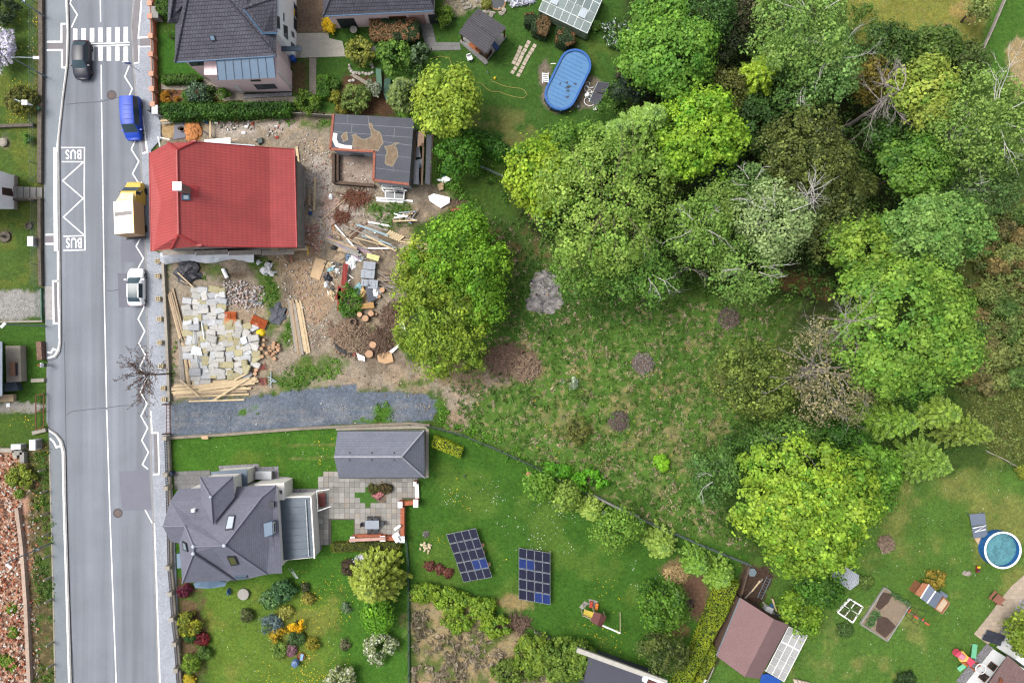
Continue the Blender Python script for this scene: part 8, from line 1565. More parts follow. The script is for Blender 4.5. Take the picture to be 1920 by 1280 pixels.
for x,y,a,t in((694,970,0,'behind the table beside the lawn island'),(707,970,0,'behind the table beside the brick wall'),(694,992,180,'before the table beside the small lawn'),(706,992,180,'before the table beside the fireplace'),(683,981,90,'at the table end facing the slate house'),(718,978,-90,'at the table end facing the fireplace')):
    c=P(x,y);ch_=thing('garden_chair','charcoal garden chair '+t,'chair',c);obj('seat',MB().box((c[0],c[1],.42),(.45,.45,.05),R(a)),chm,ch_);u=rot2(0,.24,R(a));obj('backrest',MB().box((c[0]+u[0],c[1]+u[1],.45),(.45,.05,.45),R(a)),chm,ch_)
    for sx in(-.19,.19):
        for sy in(-.19,.19):obj('leg',MB().box((c[0]+sx,c[1]+sy,0),(.04,.04,.42)),galv,ch_)
o=thing('porch_swing','white framed red swing seat beside the metal-roofed extension','swing seat',P(602,937))
for a,b in(((593,920),(617,917)),((595,958),(620,949)),((594,920),(596,957))):obj('frame_bar',MB().tube([P(*a,1.6),P(*b,1.6)],.04,6),frame_w,o)
for q in((593,920),(617,917),(595,958),(620,949)):a=P(*q,1.6);obj('leg',MB().tube([(a[0],a[1],0),a],.035,6),frame_w,o)
obj('seat',MB().prism([P2(597,925,.5),P2(609,923,.5),P2(610,949,.5),P2(598,951,.5)],.4,.52),mat('cushion_maroon',S(122,66,60,.45),.9,.1),o)
cabinet('garden_box','white box on legs beside the porch of the slate house',499,888,1.7,.8,.8,cabw,'box')
one('stone_disc',MB().lathe(P(458,1112),[(.62,0),(.64,.3),(.6,.34)],28),mat('disc_stone',S(190,186,178),.9,.08,3),'round grey stone disc on the slate house lawn','table');lump('garden_figure','small dark and blue garden figure beside the bay window','figure',430,1108,3.5,7,.7,mat('figure_blue',S(86,130,170,.45),.6),55,.3,8)
o=thing('rain_barrel','blue round barrel beside the pink azalea','barrel',P(556,1239));b=P(556,1239);obj('barrel_body',MB().lathe(b,[(.38,0),(.46,.35),(.36,.75),(.1,.82)],16),mat('barrel_steel_blue',S(96,124,164,.45),.4),o);one('tub',MB().lathe(P(565,1229),[(.36,0),(.46,.25),(.4,.25),(.34,.1)],16),mat('tub_clay',S(150,108,76,.45),.8),'clay tub half hidden by the blue round barrel','tub');one('lounger_cushion',MB().box(P(566,1231,.25),(.3,.7,.08),R(-10)),mat('cushion_pale_blue',S(150,190,226,.45),.8),'pale blue cushion in the clay tub','cushion')
wire_fence('green_fence','green wire fence between the slate house lawn and the solar panel garden',[(762,1002),(767,1060),(768,1300)],1.3,2.5,wire,wire,5,wire);wire_fence('green_fence','green mesh fence between meadow and solar panel garden',[(800,797),(868,815),(940,845),(1000,873),(1060,905),(1118,930)],1.2,2.5,wire,wire,5,mat('fence_base_grey',S(120,126,124),.9));wire_fence('green_fence','grey mesh fence continuing above the retaining wall to the passage',[(1195,968),(1250,992),(1320,1022),(1404,1056)],1.2,2.5,galv,wire,5,MATS['fence_base_grey'])
wall('retaining_wall','grey board retaining wall at the meadow beside the plum tree',[(1113,927),(1150,946),(1196,966)],.8,.22,stone_g);wall('boundary_wall','low old stone wall along the gravel drive',[(320,820),(420,814),(560,803),(660,798),(770,793),(806,797)],.35,.3,mat('old_border_stone',S(158,148,132),.95,.2,2,.6));wall('edging','concrete footing strip behind the slate garage',[(630,803),(800,800)],.1,.35,conc);wall('edging','concrete strip beside the hip end of the garage',[(801,803),(801,895)],.06,.35,conc)
# solar arrays
pvm=mat('solar_cell_dark',S(34,36,62,.45),.25,.10,1.5,spec=.5,uvfx=fx_tiles(.17,.09,1.35,.05,.12));pvb=mat('solar_cell_blue',S(36,60,128,.45),.25,.1,1.5,spec=.5,uvfx=fx_tiles(.17,.09,1.25,.05,.12));pvf=mat('solar_frame',S(190,196,206,.45),.4)
def pv(label,q,z,blue):
    o=thing('solar_array',label,'solar array',P(*q[0]));Q=[Vector(P(*p,zz))for p,zz in zip(q,z)];bl=lambda u,v:Q[0].lerp(Q[1],u).lerp(Q[3].lerp(Q[2],u),v)
    for i in range(4):
        for j in range(5):
            e=.006;c=[bl(i/4+e,j/5+e),bl((i+1)/4-e,j/5+e),bl((i+1)/4-e,(j+1)/5-e),bl(i/4+e,(j+1)/5-e)];ps=obj('solar_panel',MB().slab(c,.04),pvf,o);ct=sum(c,Vector())/4;nn_=(c[1]-c[0]).cross(c[2]-c[0]).normalized();nn_=nn_ if nn_.z>0 else-nn_;obj('cells',MB().poly([p.lerp(ct,.045)+nn_*.004 for p in(c[::-1])]),pvb if(i,j)in blue else pvm,ps)
    for u in(.1,.5,.9):
        for v in(.1,.9):p=bl(u,v);obj('leg',MB().beam((p.x,p.y,0),(p.x,p.y,p.z-.05),.07,.07),galv,o)
    for v in(.1,.9):obj('rail',MB().beam(bl(.02,v)-Vector((0,0,.08)),bl(.98,v)-Vector((0,0,.08)),.06,.06),galv,o)
pv('solar array turned askew with two bluer panels, beside sawn logs',[(836.5,1001),(892,989.5),(923,1082),(869,1091.5)],(.5,1.0,1.0,.5),{(2,3),(3,3)});pv('upright solar array with bluer panels at top and bottom',[(972.5,1026),(1032,1036),(1032,1134),(972.5,1123)],(.5,.9,.9,.5),{(0,1),(1,1),(2,4),(3,4)})
for i,(x,y)in enumerate(((905,1020),(906,1033),(917,1056))):one('log_stump',MB().lathe(P(x,y),[(.2,0),(.2,.4)],12),log_e,('pale sawn log beside the askew solar array, nearest its upper corner','pale sawn log in the middle of the row at the askew solar array','pale sawn log at the lower side of the askew solar array')[i],'log')
o=thing('stone_pile','pile of pale stones on the grass near the terrace wall','stones',P(799,1024))
for k in range(22):x,y=rp.gauss(799,5),rp.gauss(1024,5);b=P(x,y);obj('stone',MB().ball((b[0],b[1],.05),rp.uniform(.1,.22),rp.uniform(.1,.2),.14,6,.3,k),mat('stone_cream',S(236,218,180),.9,.1,5),o)
brush('ash_heap','small grey ash circle near the terrace wall',799,1000,6,6,.15,40,stone_g,61,.2,'ash heap');one('tap_post',MB().tube([P(871,892,0),P(871,892,.5)],.09,8),mat('post_blue',S(60,76,120,.45),.6),'small dark blue post standing on the lawn','post')
o=thing('play_tower','wooden play tower with yellow deck, brown roof and white swing beam','play tower',P(1110,1150));brn=mat('roof_maroon',S(112,66,62,.45),.8,.06)
def pz_(q,z):return[P(a,b,z)for a,b in q]
obj('deck',MB().slab(pz_([(1096,1142),(1115,1148),(1110,1160),(1093,1154)],1.3),.1),mat('deck_yellow',S(232,204,84,.45),.7),o);r0,r1=P(1127,1150,2.2),P(1120,1172,2.2);obj('roof',MB().slab([P(1114,1146,1.8),r0,r1,P(1107,1164,1.8)],.05).slab([r0,P(1137,1157,1.8),P(1128,1176,1.8),r1],.05),brn,o)
for q in((1096,1142),(1093,1154),(1135,1157),(1127,1174),(1114,1147),(1108,1163)):a=P(*q,1.7);obj('post',MB().beam((a[0],a[1],0),(a[0],a[1],1.75),.1,.1),mat('post_pale',S(206,190,160,.45),.8),o)
obj('swing_beam',MB().beam(P(1130,1172,2.0),P(1163,1186,2.0),.14,.14),wht,o)
for s in(-1,1):a=P(1163,1186,2.0);obj('swing_leg',MB().beam(a,(a[0]+.3,a[1]+s*.9+.6,0),.08,.08),MATS['post_pale'],o)
obj('railing',MB().beam(P(1094,1153,1.6),P(1109,1160,1.6),.06,.3),MATS['post_pale'],o)
for x,y,c,t in((1108,1131,S(206,84,62),'red'),(1118,1135,S(236,136,60),'orange')):o=thing('toy_car',t+' ride-on toy beside the play tower','toy',P(x,y));b=P(x,y);obj('toy_body',MB().box((b[0],b[1],.12),(.32,.7,.22),R(-10)),mat('toy_'+t,c,.5),o);obj('seat',MB().box((b[0],b[1],.34),(.26,.24,.16),R(-10)),mat('toy_'+t,c,.5),o);obj('wheels',MB().box((b[0],b[1]-.2,0),(.38,.12,.13)).box((b[0],b[1]+.2,0),(.38,.12,.13)),black_pl,o)
pave('rubber_mat','grey rubber mat beside the play tower',[(1086,1138),(1096,1126),(1104,1131),(1092,1142)],stone_g,.02,'mat');pave('rubber_mat','grey rubber mat under the ride-on toys',[(1104,1122),(1120,1126),(1122,1140),(1104,1138)],stone_g,.02,'mat')
o=thing('picket_fence','old grey picket fence at the bushes below the play tower lawn','fence',P(1030,1190))
for k in range(18):b=P(1002+k*2.8,1180+k*1.25);obj('picket',MB().box((b[0],b[1],0),(.06,.1,.8),R(-24)),grey_t,o)
brush('brush_heap','dead branch heap behind the upright solar array',970,1168,26,16,.5,120,brush_m,71)
h=house('flat_roof_building','grey felt flat-roofed building with a pale parapet at the bushes',1150,1260,'building');Q=[(1104,1231),(1240,1278),(1215,1340),(1088,1312)];obj('roof',MB().prism(PP(Q,2.6),0,2.6),mat('felt_dark_slate',S(84,86,98),.85,.06,.6,.2,20,fine=.1),h)
for a,b in(((1082,1217),(1250,1278)),):obj('parapet',MB().beam(P(*a,2.75),P(*b,2.75),.5,.35),mat('parapet_pale',S(206,202,192),.9,.1,2),h)
o=thing('white_window_box','white framed roof light at the end of the grey flat roof','roof light',P(1225,1275));obj('kerb_frame',MB().prism(PP([(1208,1264),(1245,1277),(1240,1290),(1204,1275)],2.8),2.6,3.0),wht,o);obj('glazing',MB().prism(PP([(1215,1270),(1238,1279),(1235,1290),(1211,1278)],2.8),3.0,3.02),mat('brown_glazing',S(110,70,66,.4),.2),o)
brush('hay_heap','golden cut-grass heap on the brown compost mound',1268,1076,22,17,.6,220,mat('straw_gold',S(226,196,138,.45),.95,.15,4),73,.7,'hay heap');brush('burn_heap','charred sticks on the bare soil patch',1288,1132,14,12,.12,40,mat('charcoal',S(62,60,64,.45),.95),74,.4,'burnt sticks')
# meadow fire places and heaps
ash=mat('ash_grey',S(184,178,174,.45),.95,.28,1.6,.8,8,col2=S(84,82,86,.45),fine=.35);bb=P(1024,550);o=thing('ash_heap','big grey ash heap with charred patches on the meadow','ash heap',bb);t=MB();t.ball((P(1022,535)[0],P(1022,535)[1],-.05),1.6,1.5,.3,26,.25,3,0.0);obj('ash_mound',t,ash,o);t=MB();t.ball((P(1022,562)[0],P(1022,562)[1],-.05),2.0,1.55,.32,28,.25,5,0.0);obj('ash_mound',t,ash,o)
rubble('ash_debris','ash flakes, charcoal and pale chips over the big ash heap',[[(995,530),(1010,516),(1035,518),(1052,545),(1050,580),(1015,590),(995,575)]],16,[S(206,200,196,k5),S(150,144,142,k5),S(70,68,70,k5),S(190,150,120,k5)],.08,.26,.25,69,RUB)
spec=[(1205,680,20,'grey twig fire heap at the upper side of the meadow'),(1160,789,19,'charred fire circle ringed with straw in the meadow'),(1366,596,20,'charred brush circle under the low birch'),(1661,1019,15,'round ash fire place with orange embers on the mown lawn'),(1006,402,14,'pale brown earth heap under the golden maple'),(1776,60,10,'small charred fire place in the yellowish field')]
for i,(x,y,r_,t)in enumerate(spec):brush('fire_heap',t,x,y,r_,r_,.18 if i!=4 else .5,170,(mat('twig_grey',S(150,140,136,.45),.95,.3,5),mat('twig_dark_grey',S(122,110,104,.45),.95,.3,5),mat('twig_dark_grey',S(122,110,104,.45)),mat('ember_wood',S(160,138,120,.45),.95,.3,6),brush_l,MATS['charcoal'])[i],80+i,.5,'fire place')
# brown shed with polycarbonate lean-to
h=house('brown_shed','garden shed with a brown felt pitched roof beside the yellow-green hedge',1410,1200,'shed');fb=mat('felt_brown_pink',S(146,116,116),.9,.06,.5,.2,16,fine=.14,fscale=8);c0,c1=P(1388,1120,2.5),P(1343,1229,2.5);rA,rB=P(1451,1160,4.2),P(1396,1268,4.2);c2,c3=P(1479,1170,3.0),P(1424,1272,3.0)
obj('roof',MB().slab([c0,rA,rB,c1],.1).slab([rA,c2,c3,rB],.1),fb,h);obj('gutter',MB().tube([c0,c1],.06,5),galv,h);obj('wall',MB().prism(inset([c0[:2],c2[:2],c3[:2],c1[:2]],.25),-.1,2.45),mat('boards_brown',S(122,98,84),.9,.12,3),h)
pcm=mat('polycarbonate',S(206,206,204,.46),.25,.08,1.2,spec=.5,fine=.08,alpha=.85);h=house('polycarbonate_lean_to','white framed polycarbonate lean-to beside the brown shed',1475,1225,'greenhouse');q=[Vector(P(1479,1174,2.4)),Vector(P(1514,1191,2.0)),Vector(P(1470,1277,2.0)),Vector(P(1436,1257,2.4))];bl=lambda u,v:q[0].lerp(q[1],u).lerp(q[3].lerp(q[2],u),v)
for i in range(3):
    for j in range(6):obj('pane',MB().slab([bl(i/3+.01,j/6+.01),bl((i+1)/3-.01,j/6+.01),bl((i+1)/3-.01,(j+1)/6-.01),bl(i/3+.01,(j+1)/6-.01)],.02),pcm,h)
t=MB()
for i in range(4):t.beam(bl(i/3,0),bl(i/3,1),.06,.06)
for j in range(7):t.beam(bl(0,j/6),bl(1,j/6),.05 if j!=2 else .14,.05)
obj('frame',t,frame_w,h)
for u,v in((1,0),(1,1),(1,.5),(0,1)):p=bl(u,v);obj('post',MB().beam((p.x,p.y,0),tuple(p),.08,.08),frame_w,h)
one('blue_tarp',MB().slab([P(1428,1264,.6),P(1440,1262,.7),P(1466,1276,.5),P(1456,1284,.4),P(1424,1284,.5)],.04),mat('tarp_blue',S(36,92,190,.45),.5,.08,3,.8,4),'bright blue tarpaulin under the polycarbonate lean-to','tarpaulin');o=thing('firewood','stack of pale birch firewood at the lawn below the lean-to','firewood',P(1500,1275))
for k in range(14):obj('log',MB().tube([P(1488+k*2.2,1272+k*.5,.12+.1*(k%3)),P(1494+k*2.2,1288,.12+.1*(k%3))],.09,7),mat('birch_log',S(222,206,188,.45),.9,.2,6),o)
wladder('dark metal ladder lying in the passage behind the brown shed',(1442,1082,.2),(1424,1122,.2),8,galv);planks('pale timber lying in the passage behind the brown shed','passage timbers',[((1396,1122),(1430,1085),grey_t,.05),((1410,1108),(1425,1088),pine,.08)],.14)
cabinet('appliance','white appliance among the clutter behind the brown shed',1437,1138,.75,.6,.8,cabw,'appliance',R(-20));lump('scrap','blue tub beside the white appliance','tub',1448,1136,5,6,.5,MATS['scrap_blue'],95,.2);lump('scrap','dark clutter heap behind the brown shed','clutter',1446,1152,12,8,.5,MATS['tarp_dark_grey'],96,.4);planks('brown board in the clutter behind the brown shed','clutter boards',[((1448,1122),(1456,1146),pine,.5),((1430,1128),(1452,1150),grey_t,.4),((1446,1118),(1454,1140),tim,.4)],.18);one('wire_cage',MB().lathe(P(1409,1071),[(.5,.02),(.5,.3),(.46,.3)],6),galv,'hexagonal wire ring at the head of the passage','ring')
o=thing('passage_walls','dark retaining edge between hedge and brown shed passage','wall',P(1370,1150));[obj('wall_section',MB().beam(P(*a,.2),P(*b,.2),.2,.5),tim,o)for a,b in(((1404,1060),(1390,1110)),((1390,1110),(1352,1190)),((1352,1190),(1300,1296)))];planks('dark board fence piece in the passage below the brown shed','passage fence boards',[((1318,1268),(1331,1246),grey_t,.6),((1322,1274),(1335,1252),tim,.6),((1326,1279),(1339,1250),grey_t,.6)],.12);one('white_board',MB().beam(P(1312,1282,.6),P(1322,1272,.6),.5,.06),wht,'white board end below the dark passage fence','board')
# lawn at the bottom right
h=house('white_garden_shed','small white metal garden shed under the dark elm',1586,1078,'shed');mt=mat('metal_white_ribbed',S(196,202,210,.46),.5,.05,1,.6,uvfx=fx_ribs(.2,.85,'X'));a0,a1,a2,a3=P(1566,1050,1.8),P(1611,1078,1.8),P(1594,1106,1.8),P(1560,1082,1.8);m0_,m1_=P(1562,1066,2.1),P(1610,1094,2.1);obj('roof',MB().slab([a0,a1,m1_,m0_],.05).slab([m0_,m1_,a2,a3],.05),mt,h);obj('wall',MB().prism(inset([a0[:2],a1[:2],m1_[:2],a2[:2],a3[:2]],.1),0,1.75),mt,h)
for x,y in((1574,1048),(1583,1053)):cabinet('refuse_bin',('brown bin behind the white garden shed, first of two','brown bin behind the white garden shed, next to the dryer lines')[x>1580],x,y,.5,.5,.7,MATS['bin_dark'],'bin',R(-30))
o=thing('clothes_dryer','green framed washing line on the lawn under the huge maple','washing line',P(1600,1030))
for a,b in(((1616,1003),(1628,1008)),((1586,1060),(1602,1068))):obj('crossbar',MB().beam(P(*a,1.8),P(*b,1.8),.06,.06),wire,o);m__=P((a[0]+b[0])/2,(a[1]+b[1])/2,1.8);obj('pole',MB().tube([(m__[0],m__[1],0),m__],.05,6),wire,o)
for k in range(4):t=k/3;obj('line',MB().tube([P(1616+12*t,1003+5*t,1.82),P(1586+16*t,1060+8*t,1.82)],.02,4),MATS['gate_green'],o)
def bed(name,label,q,edge,soil,cat,h_=.25):
    o=thing(name,label,cat,P(*q[0]));p_=PP(q)
    for i in range(4):obj('edging_board',MB().beam((*p_[i],h_/2),(*p_[(i+1)%4],h_/2),.14,h_),edge,o)
    obj('soil',MB().prism(inset(p_,.05),0,h_-.08),soil,o);return o
vb=bed('vegetable_bed','large rectangular vegetable bed with dark and dry soil',[(1657,1100),(1705,1132),(1662,1200),(1612,1168)],stone_g,mat('bed_dry_soil',S(166,148,126),.95,.1,2,.5,14,fine=.2),'garden bed')
for q in([(1652,1108),(1672,1112),(1664,1128),(1655,1136),(1648,1142),(1640,1136)],[(1645,1152),(1662,1156),(1678,1172),(1668,1184),(1658,1194),(1640,1180)]):obj('dug_soil',MB().prism(PP(q),.1,.2),mat('soil_dark',S(92,74,64),.95,.2,3,.8,10,fine=.3),vb)
gq=np.random.default_rng(5);pts=np.array([P(1624+16*i/40+(j%3)*4+gq.normal()*1,1172-28*i/40+(j%3)*2+gq.normal()*1,.3)for i in range(40)for j in range(6)]+[P(1672+34*i/30,1112+22*i/30+gq.normal()*2,.3)for i in range(30)for j in range(6)]);leaf_mesh('vegetables',pts+gq.normal(size=pts.shape)*.12,gq.normal(size=pts.shape)*.5+np.array([0,0,1.0]),.16*np.ones(len(pts)),np.tile(np.array(S(84,124,62,.42)),(len(pts),1))*gq.uniform(.7,1.3,(len(pts),1)),LEAF,vb,g=gq)['kind']='stuff'
hb=bed('herb_bed','square herb bed divided by white boards',[(1592,1121),(1616,1136),(1597,1165),(1569,1146)],frame_w,mat('soil_herb',S(84,92,50),.95,.2,3,.6,10),'garden bed');obj('divider',MB().beam(P(1604,1128,.2),P(1583,1155,.2),.06,.2),frame_w,hb);obj('divider',MB().beam(P(1581,1133,.2),P(1607,1150,.2),.06,.2),frame_w,hb);pts=np.array([P(1594+gq.normal()*9,1143+gq.normal()*8,.3)for i in range(160)]);leaf_mesh('herbs',pts,gq.normal(size=pts.shape)*.5+np.array([0,0,1.0]),.14*np.ones(len(pts)),np.tile(np.array(S(86,120,52,.42)),(len(pts),1))*gq.uniform(.7,1.3,(len(pts),1)),LEAF,hb,g=gq)['kind']='stuff'
h=house('playhouse','wooden playhouse with a two-part grey felt roof and sandpit deck',1750,1125,'playhouse');gf=mat('felt_blue_grey',S(126,138,158),.85,.05,1,.2,16);w_l=mat('timber_salmon',S(190,128,92),.8,.08,3,.3,uvfx=fx_ribs(.14,.85,'X'))
obj('porch_roof',MB().slab(pz_([(1730,1092),(1742,1095),(1729,1120),(1715,1113)],1.9),.05),w_l,h);r0,r1=P(1754,1107,2.4),P(1738,1130,2.4);obj('roof',MB().slab([P(1742,1095,1.9),r0,r1,P(1726,1121,1.9)],.05).slab([r0,P(1768,1115,1.9),P(1753,1140,1.9),r1],.05),gf,h);obj('ridge_cap',MB().beam(Vector(r0)+Vector((0,0,.03)),Vector(r1)+Vector((0,0,.03)),.12,.05),wht,h);obj('wall',MB().prism([P2(1733,1097,1.8),P2(1765,1116,1.8),P2(1752,1136,1.8),P2(1721,1116,1.8)],0,1.85),w_l,h);obj('eaves_board',MB().beam(P(1742,1095,1.92),P(1726,1121,1.92),.1,.06),wht,h)
dk=[(1768,1118),(1778,1128),(1777,1132),(1765,1149),(1752,1140)];obj('deck',MB().prism(PP(dk),0,.25),mat('deck_pale',S(222,200,170,.45),.85,.06,2),h);obj('bench_lid',MB().slab(pz_([(1764,1106),(1778,1116),(1774,1121),(1761,1112)],.9),.05),gf,h)
for i in range(5):a,b=dk[i],dk[(i+1)%5];obj('deck_edge',MB().beam(P(*a,.3),P(*b,.3),.1,.3),w_l,h)
o=thing('hand_tiller','orange garden tool lying in a green wire enclosure','garden tool',P(1718,1156));[obj('cage_bar',MB().tube([P(*a,.5),P(*b,.5)],.025,5),mat('cage_dark_green',S(40,70,48),.7),o)for a,b in(((1697,1153),(1710,1137)),((1710,1137),(1737,1147)),((1737,1147),(1720,1173)),((1720,1173),(1697,1153)),((1704,1145),(1728,1160)),((1722,1142),(1708,1163)))]
for x,y in((1697,1153),(1710,1137),(1737,1147),(1720,1173)):obj('cage_post',MB().tube([P(x,y,0),P(x,y,.55)],.03,5),MATS['cage_dark_green'],o)
for a,b,w_ in(((1703,1148),(1707,1142),.22),((1713,1152),(1721,1158),.3),((1728,1163),(1732,1159),.2),((1734,1166),(1742,1171),.22)):obj('blade',MB().beam(P(*a,.3),P(*b,.3),w_,.08),mat('plastic_orange',S(226,92,46,.45),.6),o)
obj('handle',MB().tube([P(1704,1146,.32),P(1741,1170,.32)],.04,6),galv,o)
lump('boulder','half white and brown boulder on the playhouse lawn','boulder',1813,1074,8,5,.4,mat('boulder_two',S(176,166,156),.9,.3,2.5),99,.2);o=thing('ride_toy','red and black ride-on toy with a yellow front near the round pool','toy',P(1831,1065));b=P(1831,1065);obj('toy_body',MB().box((b[0],b[1],.08),(.32,.7,.25)),mat('toy_dark_red',S(150,44,50,.45),.5),o);obj('hood',MB().box((b[0],b[1]+.25,.33),(.3,.2,.1)),MATS['plastic_yellow'],o);obj('seat',MB().box((b[0],b[1]-.1,.33),(.28,.25,.06)),black_pl,o)
# round pool
zp=1.1;pc=P(1880.5,1031,zp);rr_=34*(H-zp)/F;o=thing('round_pool','round above-ground pool with turquoise water and blue panelled wall','pool',(pc[0],pc[1],0));pwall=mat('pool_panel_blue',S(44,116,190,.45),.5,.06);t=MB()
for k in range(24):a0_,a1_=2*math.pi*k/24+.01,2*math.pi*(k+1)/24-.01;obj('wall_panel',MB().add([(pc[0]+r*math.cos(a),pc[1]+r*math.sin(a),z)for r in(rr_,rr_-.08)for z in(0,zp-.05)for a in(a0_,a1_)],[(0,1,3,2),(5,4,6,7),(2,3,7,6),(0,2,6,4),(1,5,7,3)]),pwall,o)
obj('rim',MB().lathe((pc[0],pc[1],zp-.05),[(rr_+.05,0),(rr_+.05,.06),(rr_-.14,.06),(rr_-.14,0)],48,cap=False),mat('pool_rim_white',(.6,.62,.66),.4),o);obj('liner',MB().lathe((pc[0],pc[1],.02),[(rr_-.12,0),(rr_-.12,zp-.08)],40,cap=False),pwall,o)
wtr=mat('pool_water_turquoise',S(92,150,160,.45),.06,.2,1.2,.1,5,spec=.6,fine=.2,fscale=5);obj('water',MB().lathe((pc[0],pc[1],.5),[(rr_-.121,0),(rr_-.121,.02)],40),wtr,o)
for k in range(26):a,r=rp.uniform(0,6.28),math.sqrt(rp.random())*(rr_-.35);obj('leaf_litter',MB().ball((pc[0]+r*math.cos(a),pc[1]+r*math.sin(a),.525),rp.uniform(.03,.09),rp.uniform(.03,.06),.008,6,.3,k),MATS['leaf_litter'],o)
heater('grey solar heater mats with white pipes above the round pool',(1818,964),(1846,962),(1852,1006),(1826,1008),.4,.6,gf);o=thing('pool_filter','blue pool filter on a pale slab beside the round pool','filter',P(1837,1024));obj('slab',MB().prism(PP([(1826,1008),(1846,1007),(1847,1022),(1836,1024)]),0,.05),plyw,o);obj('filter_body',MB().lathe(P(1838,1024),[(.22,0),(.24,.4),(.1,.5)],12),mat('filter_blue',S(110,170,214,.45),.4),o);one('pipe_bundle',MB().tube([P(1824,990,.7),P(1849,984,.7),P(1828,997,.7),P(1848,992,.7)],.05,6),wht,'zigzag white pipe lying on the grey solar heater mats','pipe')
one('garden_pipe',MB().tube([P(1849,845,.15),P(1884,861,.15),P(1924,884,.15)],.06,6),conc,'pale pipe lying along the edge of the rough slope','pipe')
o=thing('picnic_bench','brown picnic table with one bench at the curved path','picnic table',P(1868,1120));pkm=mat('picnic_wood',S(156,104,84,.45),.8,.1,4)
for k in range(4):obj('table_board',MB().beam(P(1862+k*3.6,1126+k*2.3,.72),P(1873+k*3.4,1114+k*2.6,.72),.24,.05),pkm,o)
obj('bench_seat',MB().beam(P(1855,1122,.45),P(1867,1108,.45),.28,.06),pkm,o)
for q in((1866,1130),(1876,1132),(1880,1122),(1857,1121),(1866,1110)):obj('leg',MB().box(P(*q,0),(.09,.09,.42)),pkm,o)
obj('side_bar',MB().beam(P(1857,1122,.4),P(1870,1128,.4),.06,.06),pkm,o);obj('side_bar',MB().beam(P(1866,1110,.4),P(1878,1117,.4),.06,.06),pkm,o)
path('path','curved pale stone path at the house with the brown roof',[(1926,1072),(1895,1100),(1880,1118),(1855,1152),(1826,1188),(1852,1207),(1862,1200),(1878,1176),(1905,1140),(1926,1112)],mat('path_stone',S(206,188,166),.9,.1,1.5,.4,fine=.15,uvfx=fx_tiles(.7,.5,.85,.08)));path('gravel_bed','grey rock bed beside the curved path',[(1926,1112),(1905,1140),(1878,1176),(1870,1192),(1890,1200),(1926,1180)],grav)
o=thing('rock_garden','grey and white boulders in the rock bed by the sun loungers','stones',P(1890,1155))
for k in range(40):t=rp.random();x,y=1872+50*t+rp.uniform(-5,12),1182-62*t+rp.uniform(0,20);b=P(x,y);obj('stone',MB().ball((b[0],b[1],.04),rp.uniform(.12,.35),rp.uniform(.12,.3),rp.uniform(.1,.2),7,.3,k),mat('rock_grey',S(176,174,172),.9,.18,4),o)
lng=mat('lounger_navy',S(52,56,70,.45),.8,.06)
for i,(x,y)in enumerate(((1862,1188),(1856,1197))):
    o=thing('sun_lounger',('dark folding sun lounger on the path nearest the rock bed','dark folding sun lounger on the path nearest the white house wall')[i],'sun lounger',P(x,y));a=R(-18);b=P(x,y);u=lambda q,z:(b[0]+rot2(q,0,a)[0],b[1]+rot2(q,0,a)[1],z);obj('seat',MB().box(u(-.45,.32),(1.1,.6,.06),a),lng,o);obj('backrest',MB().box(u(.5,.36),(.95,.6,.06),a,0,R(-14)),lng,o)
    for q in(-.9,.1,.85):obj('leg',MB().box(u(q,0),(.05,.6,.32),a),galv,o)
# slide playset
o=thing('slide_playset','plastic playset with pink tunnel, yellow panel and two mint slides','playset',P(1815,1235));ply={n:mat('play_'+n,S(*c,.46),.5,.04)for n,c in(('pink',(236,88,116)),('rose',(240,150,170)),('yellow',(246,196,96)),('orange',(214,120,60)),('mint',(130,214,170)))}
obj('slide',MB().slab([P(1824,1206,.1),P(1833,1208,.1),P(1830,1234,1.0),P(1821,1232,1.0)],.08),ply['mint'],o);obj('slide',MB().slab([P(1794,1252,.1),P(1800,1259,.1),P(1812,1250,.7),P(1806,1244,.7)],.08),ply['mint'],o);obj('tunnel',MB().tube([P(1794,1223,.8),P(1806,1232,.9)],.34,14),ply['rose'],o);obj('tunnel_mouth',MB().tube([P(1791.5,1221,.8),P(1796,1225,.8)],.4,14),ply['pink'],o);obj('panel',MB().slab([P(1802,1221,.9),P(1806,1220,.9),P(1817,1232,1.0),P(1812,1240,1.0),P(1800,1240,.8),P(1797,1234,.8)],.25),ply['yellow'],o);obj('platform',MB().slab([P(1812,1240,1.0),P(1818,1231,1.0),P(1829,1240,1.0),P(1820,1250,1.0)],.2),ply['pink'],o);obj('side_panel',MB().slab([P(1802,1241,.8),P(1815,1247,.7),P(1815,1250,.5),P(1806,1246,.6)],.3),ply['orange'],o);obj('ring',MB().tube([(P(1824,1243)[0]+.55*math.cos(a),P(1824,1243)[1]+.55*math.sin(a),1.3)for a in np.linspace(0,6.28,20)],.05,5),wht,o)
for q in((1800,1236),(1818,1234),(1828,1241),(1820,1250)):obj('leg',MB().box(P(*q,0),(.14,.14,.85)),ply['orange'],o)
h=house('brown_roofed_house','white house with brown framed windows and a dark brown roof overhang',1880,1260);wz=3.6
base=[P2(1862,1214),P2(1800,1290),P2(1900,1380),P2(1990,1300),P2(1920,1235)]
e=[P(1888,1231,3.4),P(1832,1305,3.4)];obj('wall',MB().prism([P2(1862,1216),P2(1795,1300),P2(1900,1380),P2(1990,1310),P2(1900,1240)],-.1,3.3),wht,h);wa_,wb_=Vector((*P2(1862,1216),0)),Vector((*P2(1795,1300),0));wn=(wb_-wa_).cross(Vector((0,0,1))).normalized()
def onw(px,py):d=ray(px,py);n=wn;t=(wa_-CAM).dot(n)/d.dot(n);return CAM+d*t+n*(.03 if n.dot(CAM-wa_)>0 else-.03)
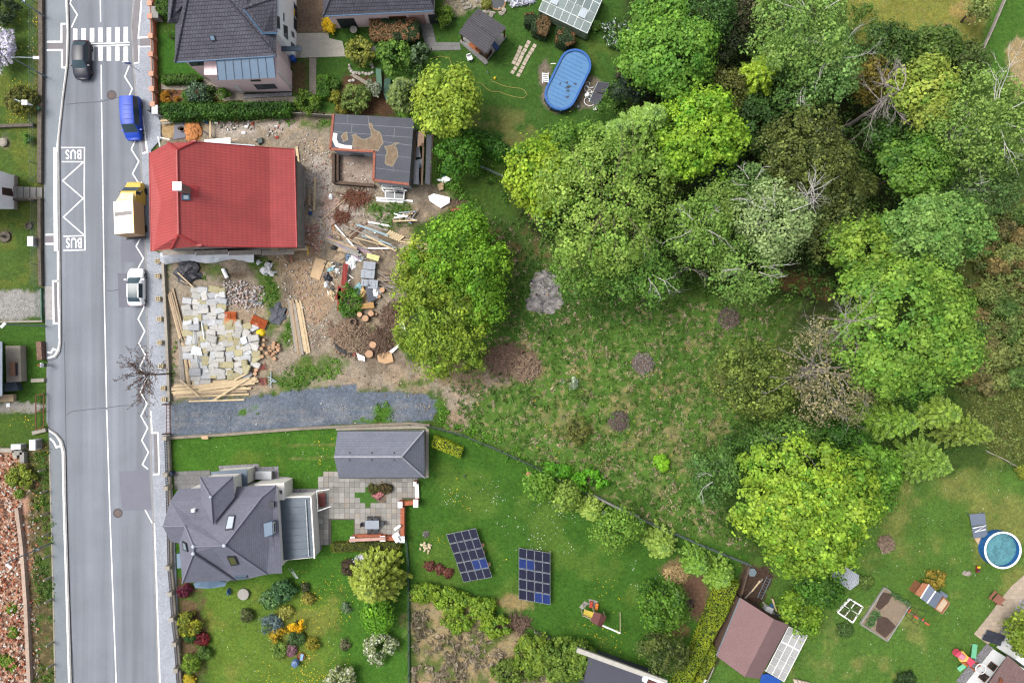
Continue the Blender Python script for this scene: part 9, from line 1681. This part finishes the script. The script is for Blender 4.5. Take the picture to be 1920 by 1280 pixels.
for q in(((1859,1239),(1872,1248),(1863,1259),(1851,1249)),((1843,1259),(1856,1268),(1846,1279),(1834,1269))):opening('window',h,[onw(*a)for a in q],frame_br,fw=.1,bars=1)
obj('roof',MB().slab([P(1889,1228,4.2),P(1935,1268,5.6),P(1900,1340,5.6),P(1840,1300,4.0)],.14),mat('roof_brown',S(122,98,96),.85,.06,1,.4,uvfx=fx_tiles(.3,.3,.8,.08)),h);obj('roof_soffit',MB().slab([P(1884,1236,4.0),P(1893,1243,4.1),P(1850,1310,4.1),P(1838,1298,4.0)],.1),mat('soffit_dark',S(72,60,58),.8,.1,3,.4,uvfx=fx_ribs(.2,.8,'Y')),h);obj('roof_light',MB().slab([P(1876,1270,4.6),P(1889,1280,4.6),P(1884,1290,4.6),P(1872,1282,4.6)],.1),frame_br,h);obj('white_annex',MB().prism([P2(1905,1236,3),P2(1940,1262,3),P2(1960,1236,3),P2(1925,1215,3)],0,3.0),wht,h)
path('pebble_strip','pebble strip along the white house wall with playset',[(1850,1206),(1862,1214),(1806,1284),(1792,1276)],grav);wall('plank_fence','weathered plank fence line at the edge of the yellowish field',[(1838,98),(1860,50),(1884,-6)],.5,.14,grey_t,cat='fence');lump('birdhouse','white ornament at the plum tree by the retaining wall','ornament',1132,961,4,4,.9,wht,101,.1);lump('orange_stone','small orange bark heap under the fruit tree at the mesh fence','heap',991,888,5,4,.25,mat('bark_chips',S(206,150,112),.9),102,.2);o=thing('garden_trellis','small white garden frame at the end of the retaining wall','frame',P(1199,977));[obj('bar',MB().tube([P(1196+k,968+k*4,.1),P(1199+k,968+k*4,.7)],.04,5),wht,o)for k in range(4)]
one('planter',MB().prism(PP([(379,817),(392,815),(393,822),(382,822)]),0,.4),plyw,'square pale block beside the stone border of the gravel drive','block');one('rain_barrel',MB().lathe(P(325,886),[(.24,0),(.28,.4),(.24,.8),(.1,.84)],14),mat('barrel_dark_blue',S(62,76,104,.45),.5),'dark blue barrel at the street fence of the slate house','barrel');one('fountain',MB().lathe(P(11,444),[(.55,0),(.6,.2),(.2,.25),(.15,.7),(.02,.9)],16),old,'dark stone fountain on the lawn across the street','fountain');one('stone_urn',MB().lathe(P(8,268),[(.4,0),(.5,.25),(.35,.35)],14),conc,'pale stone planter on the lawn beside the small clipped shrub','planter');one('stone_ring_planter',MB().lathe(P(55,424),[(.4,0),(.42,.18),(.32,.18),(.3,.05)],12),old,'small stone ring with grass on the lawn by the white cabinet','planter')
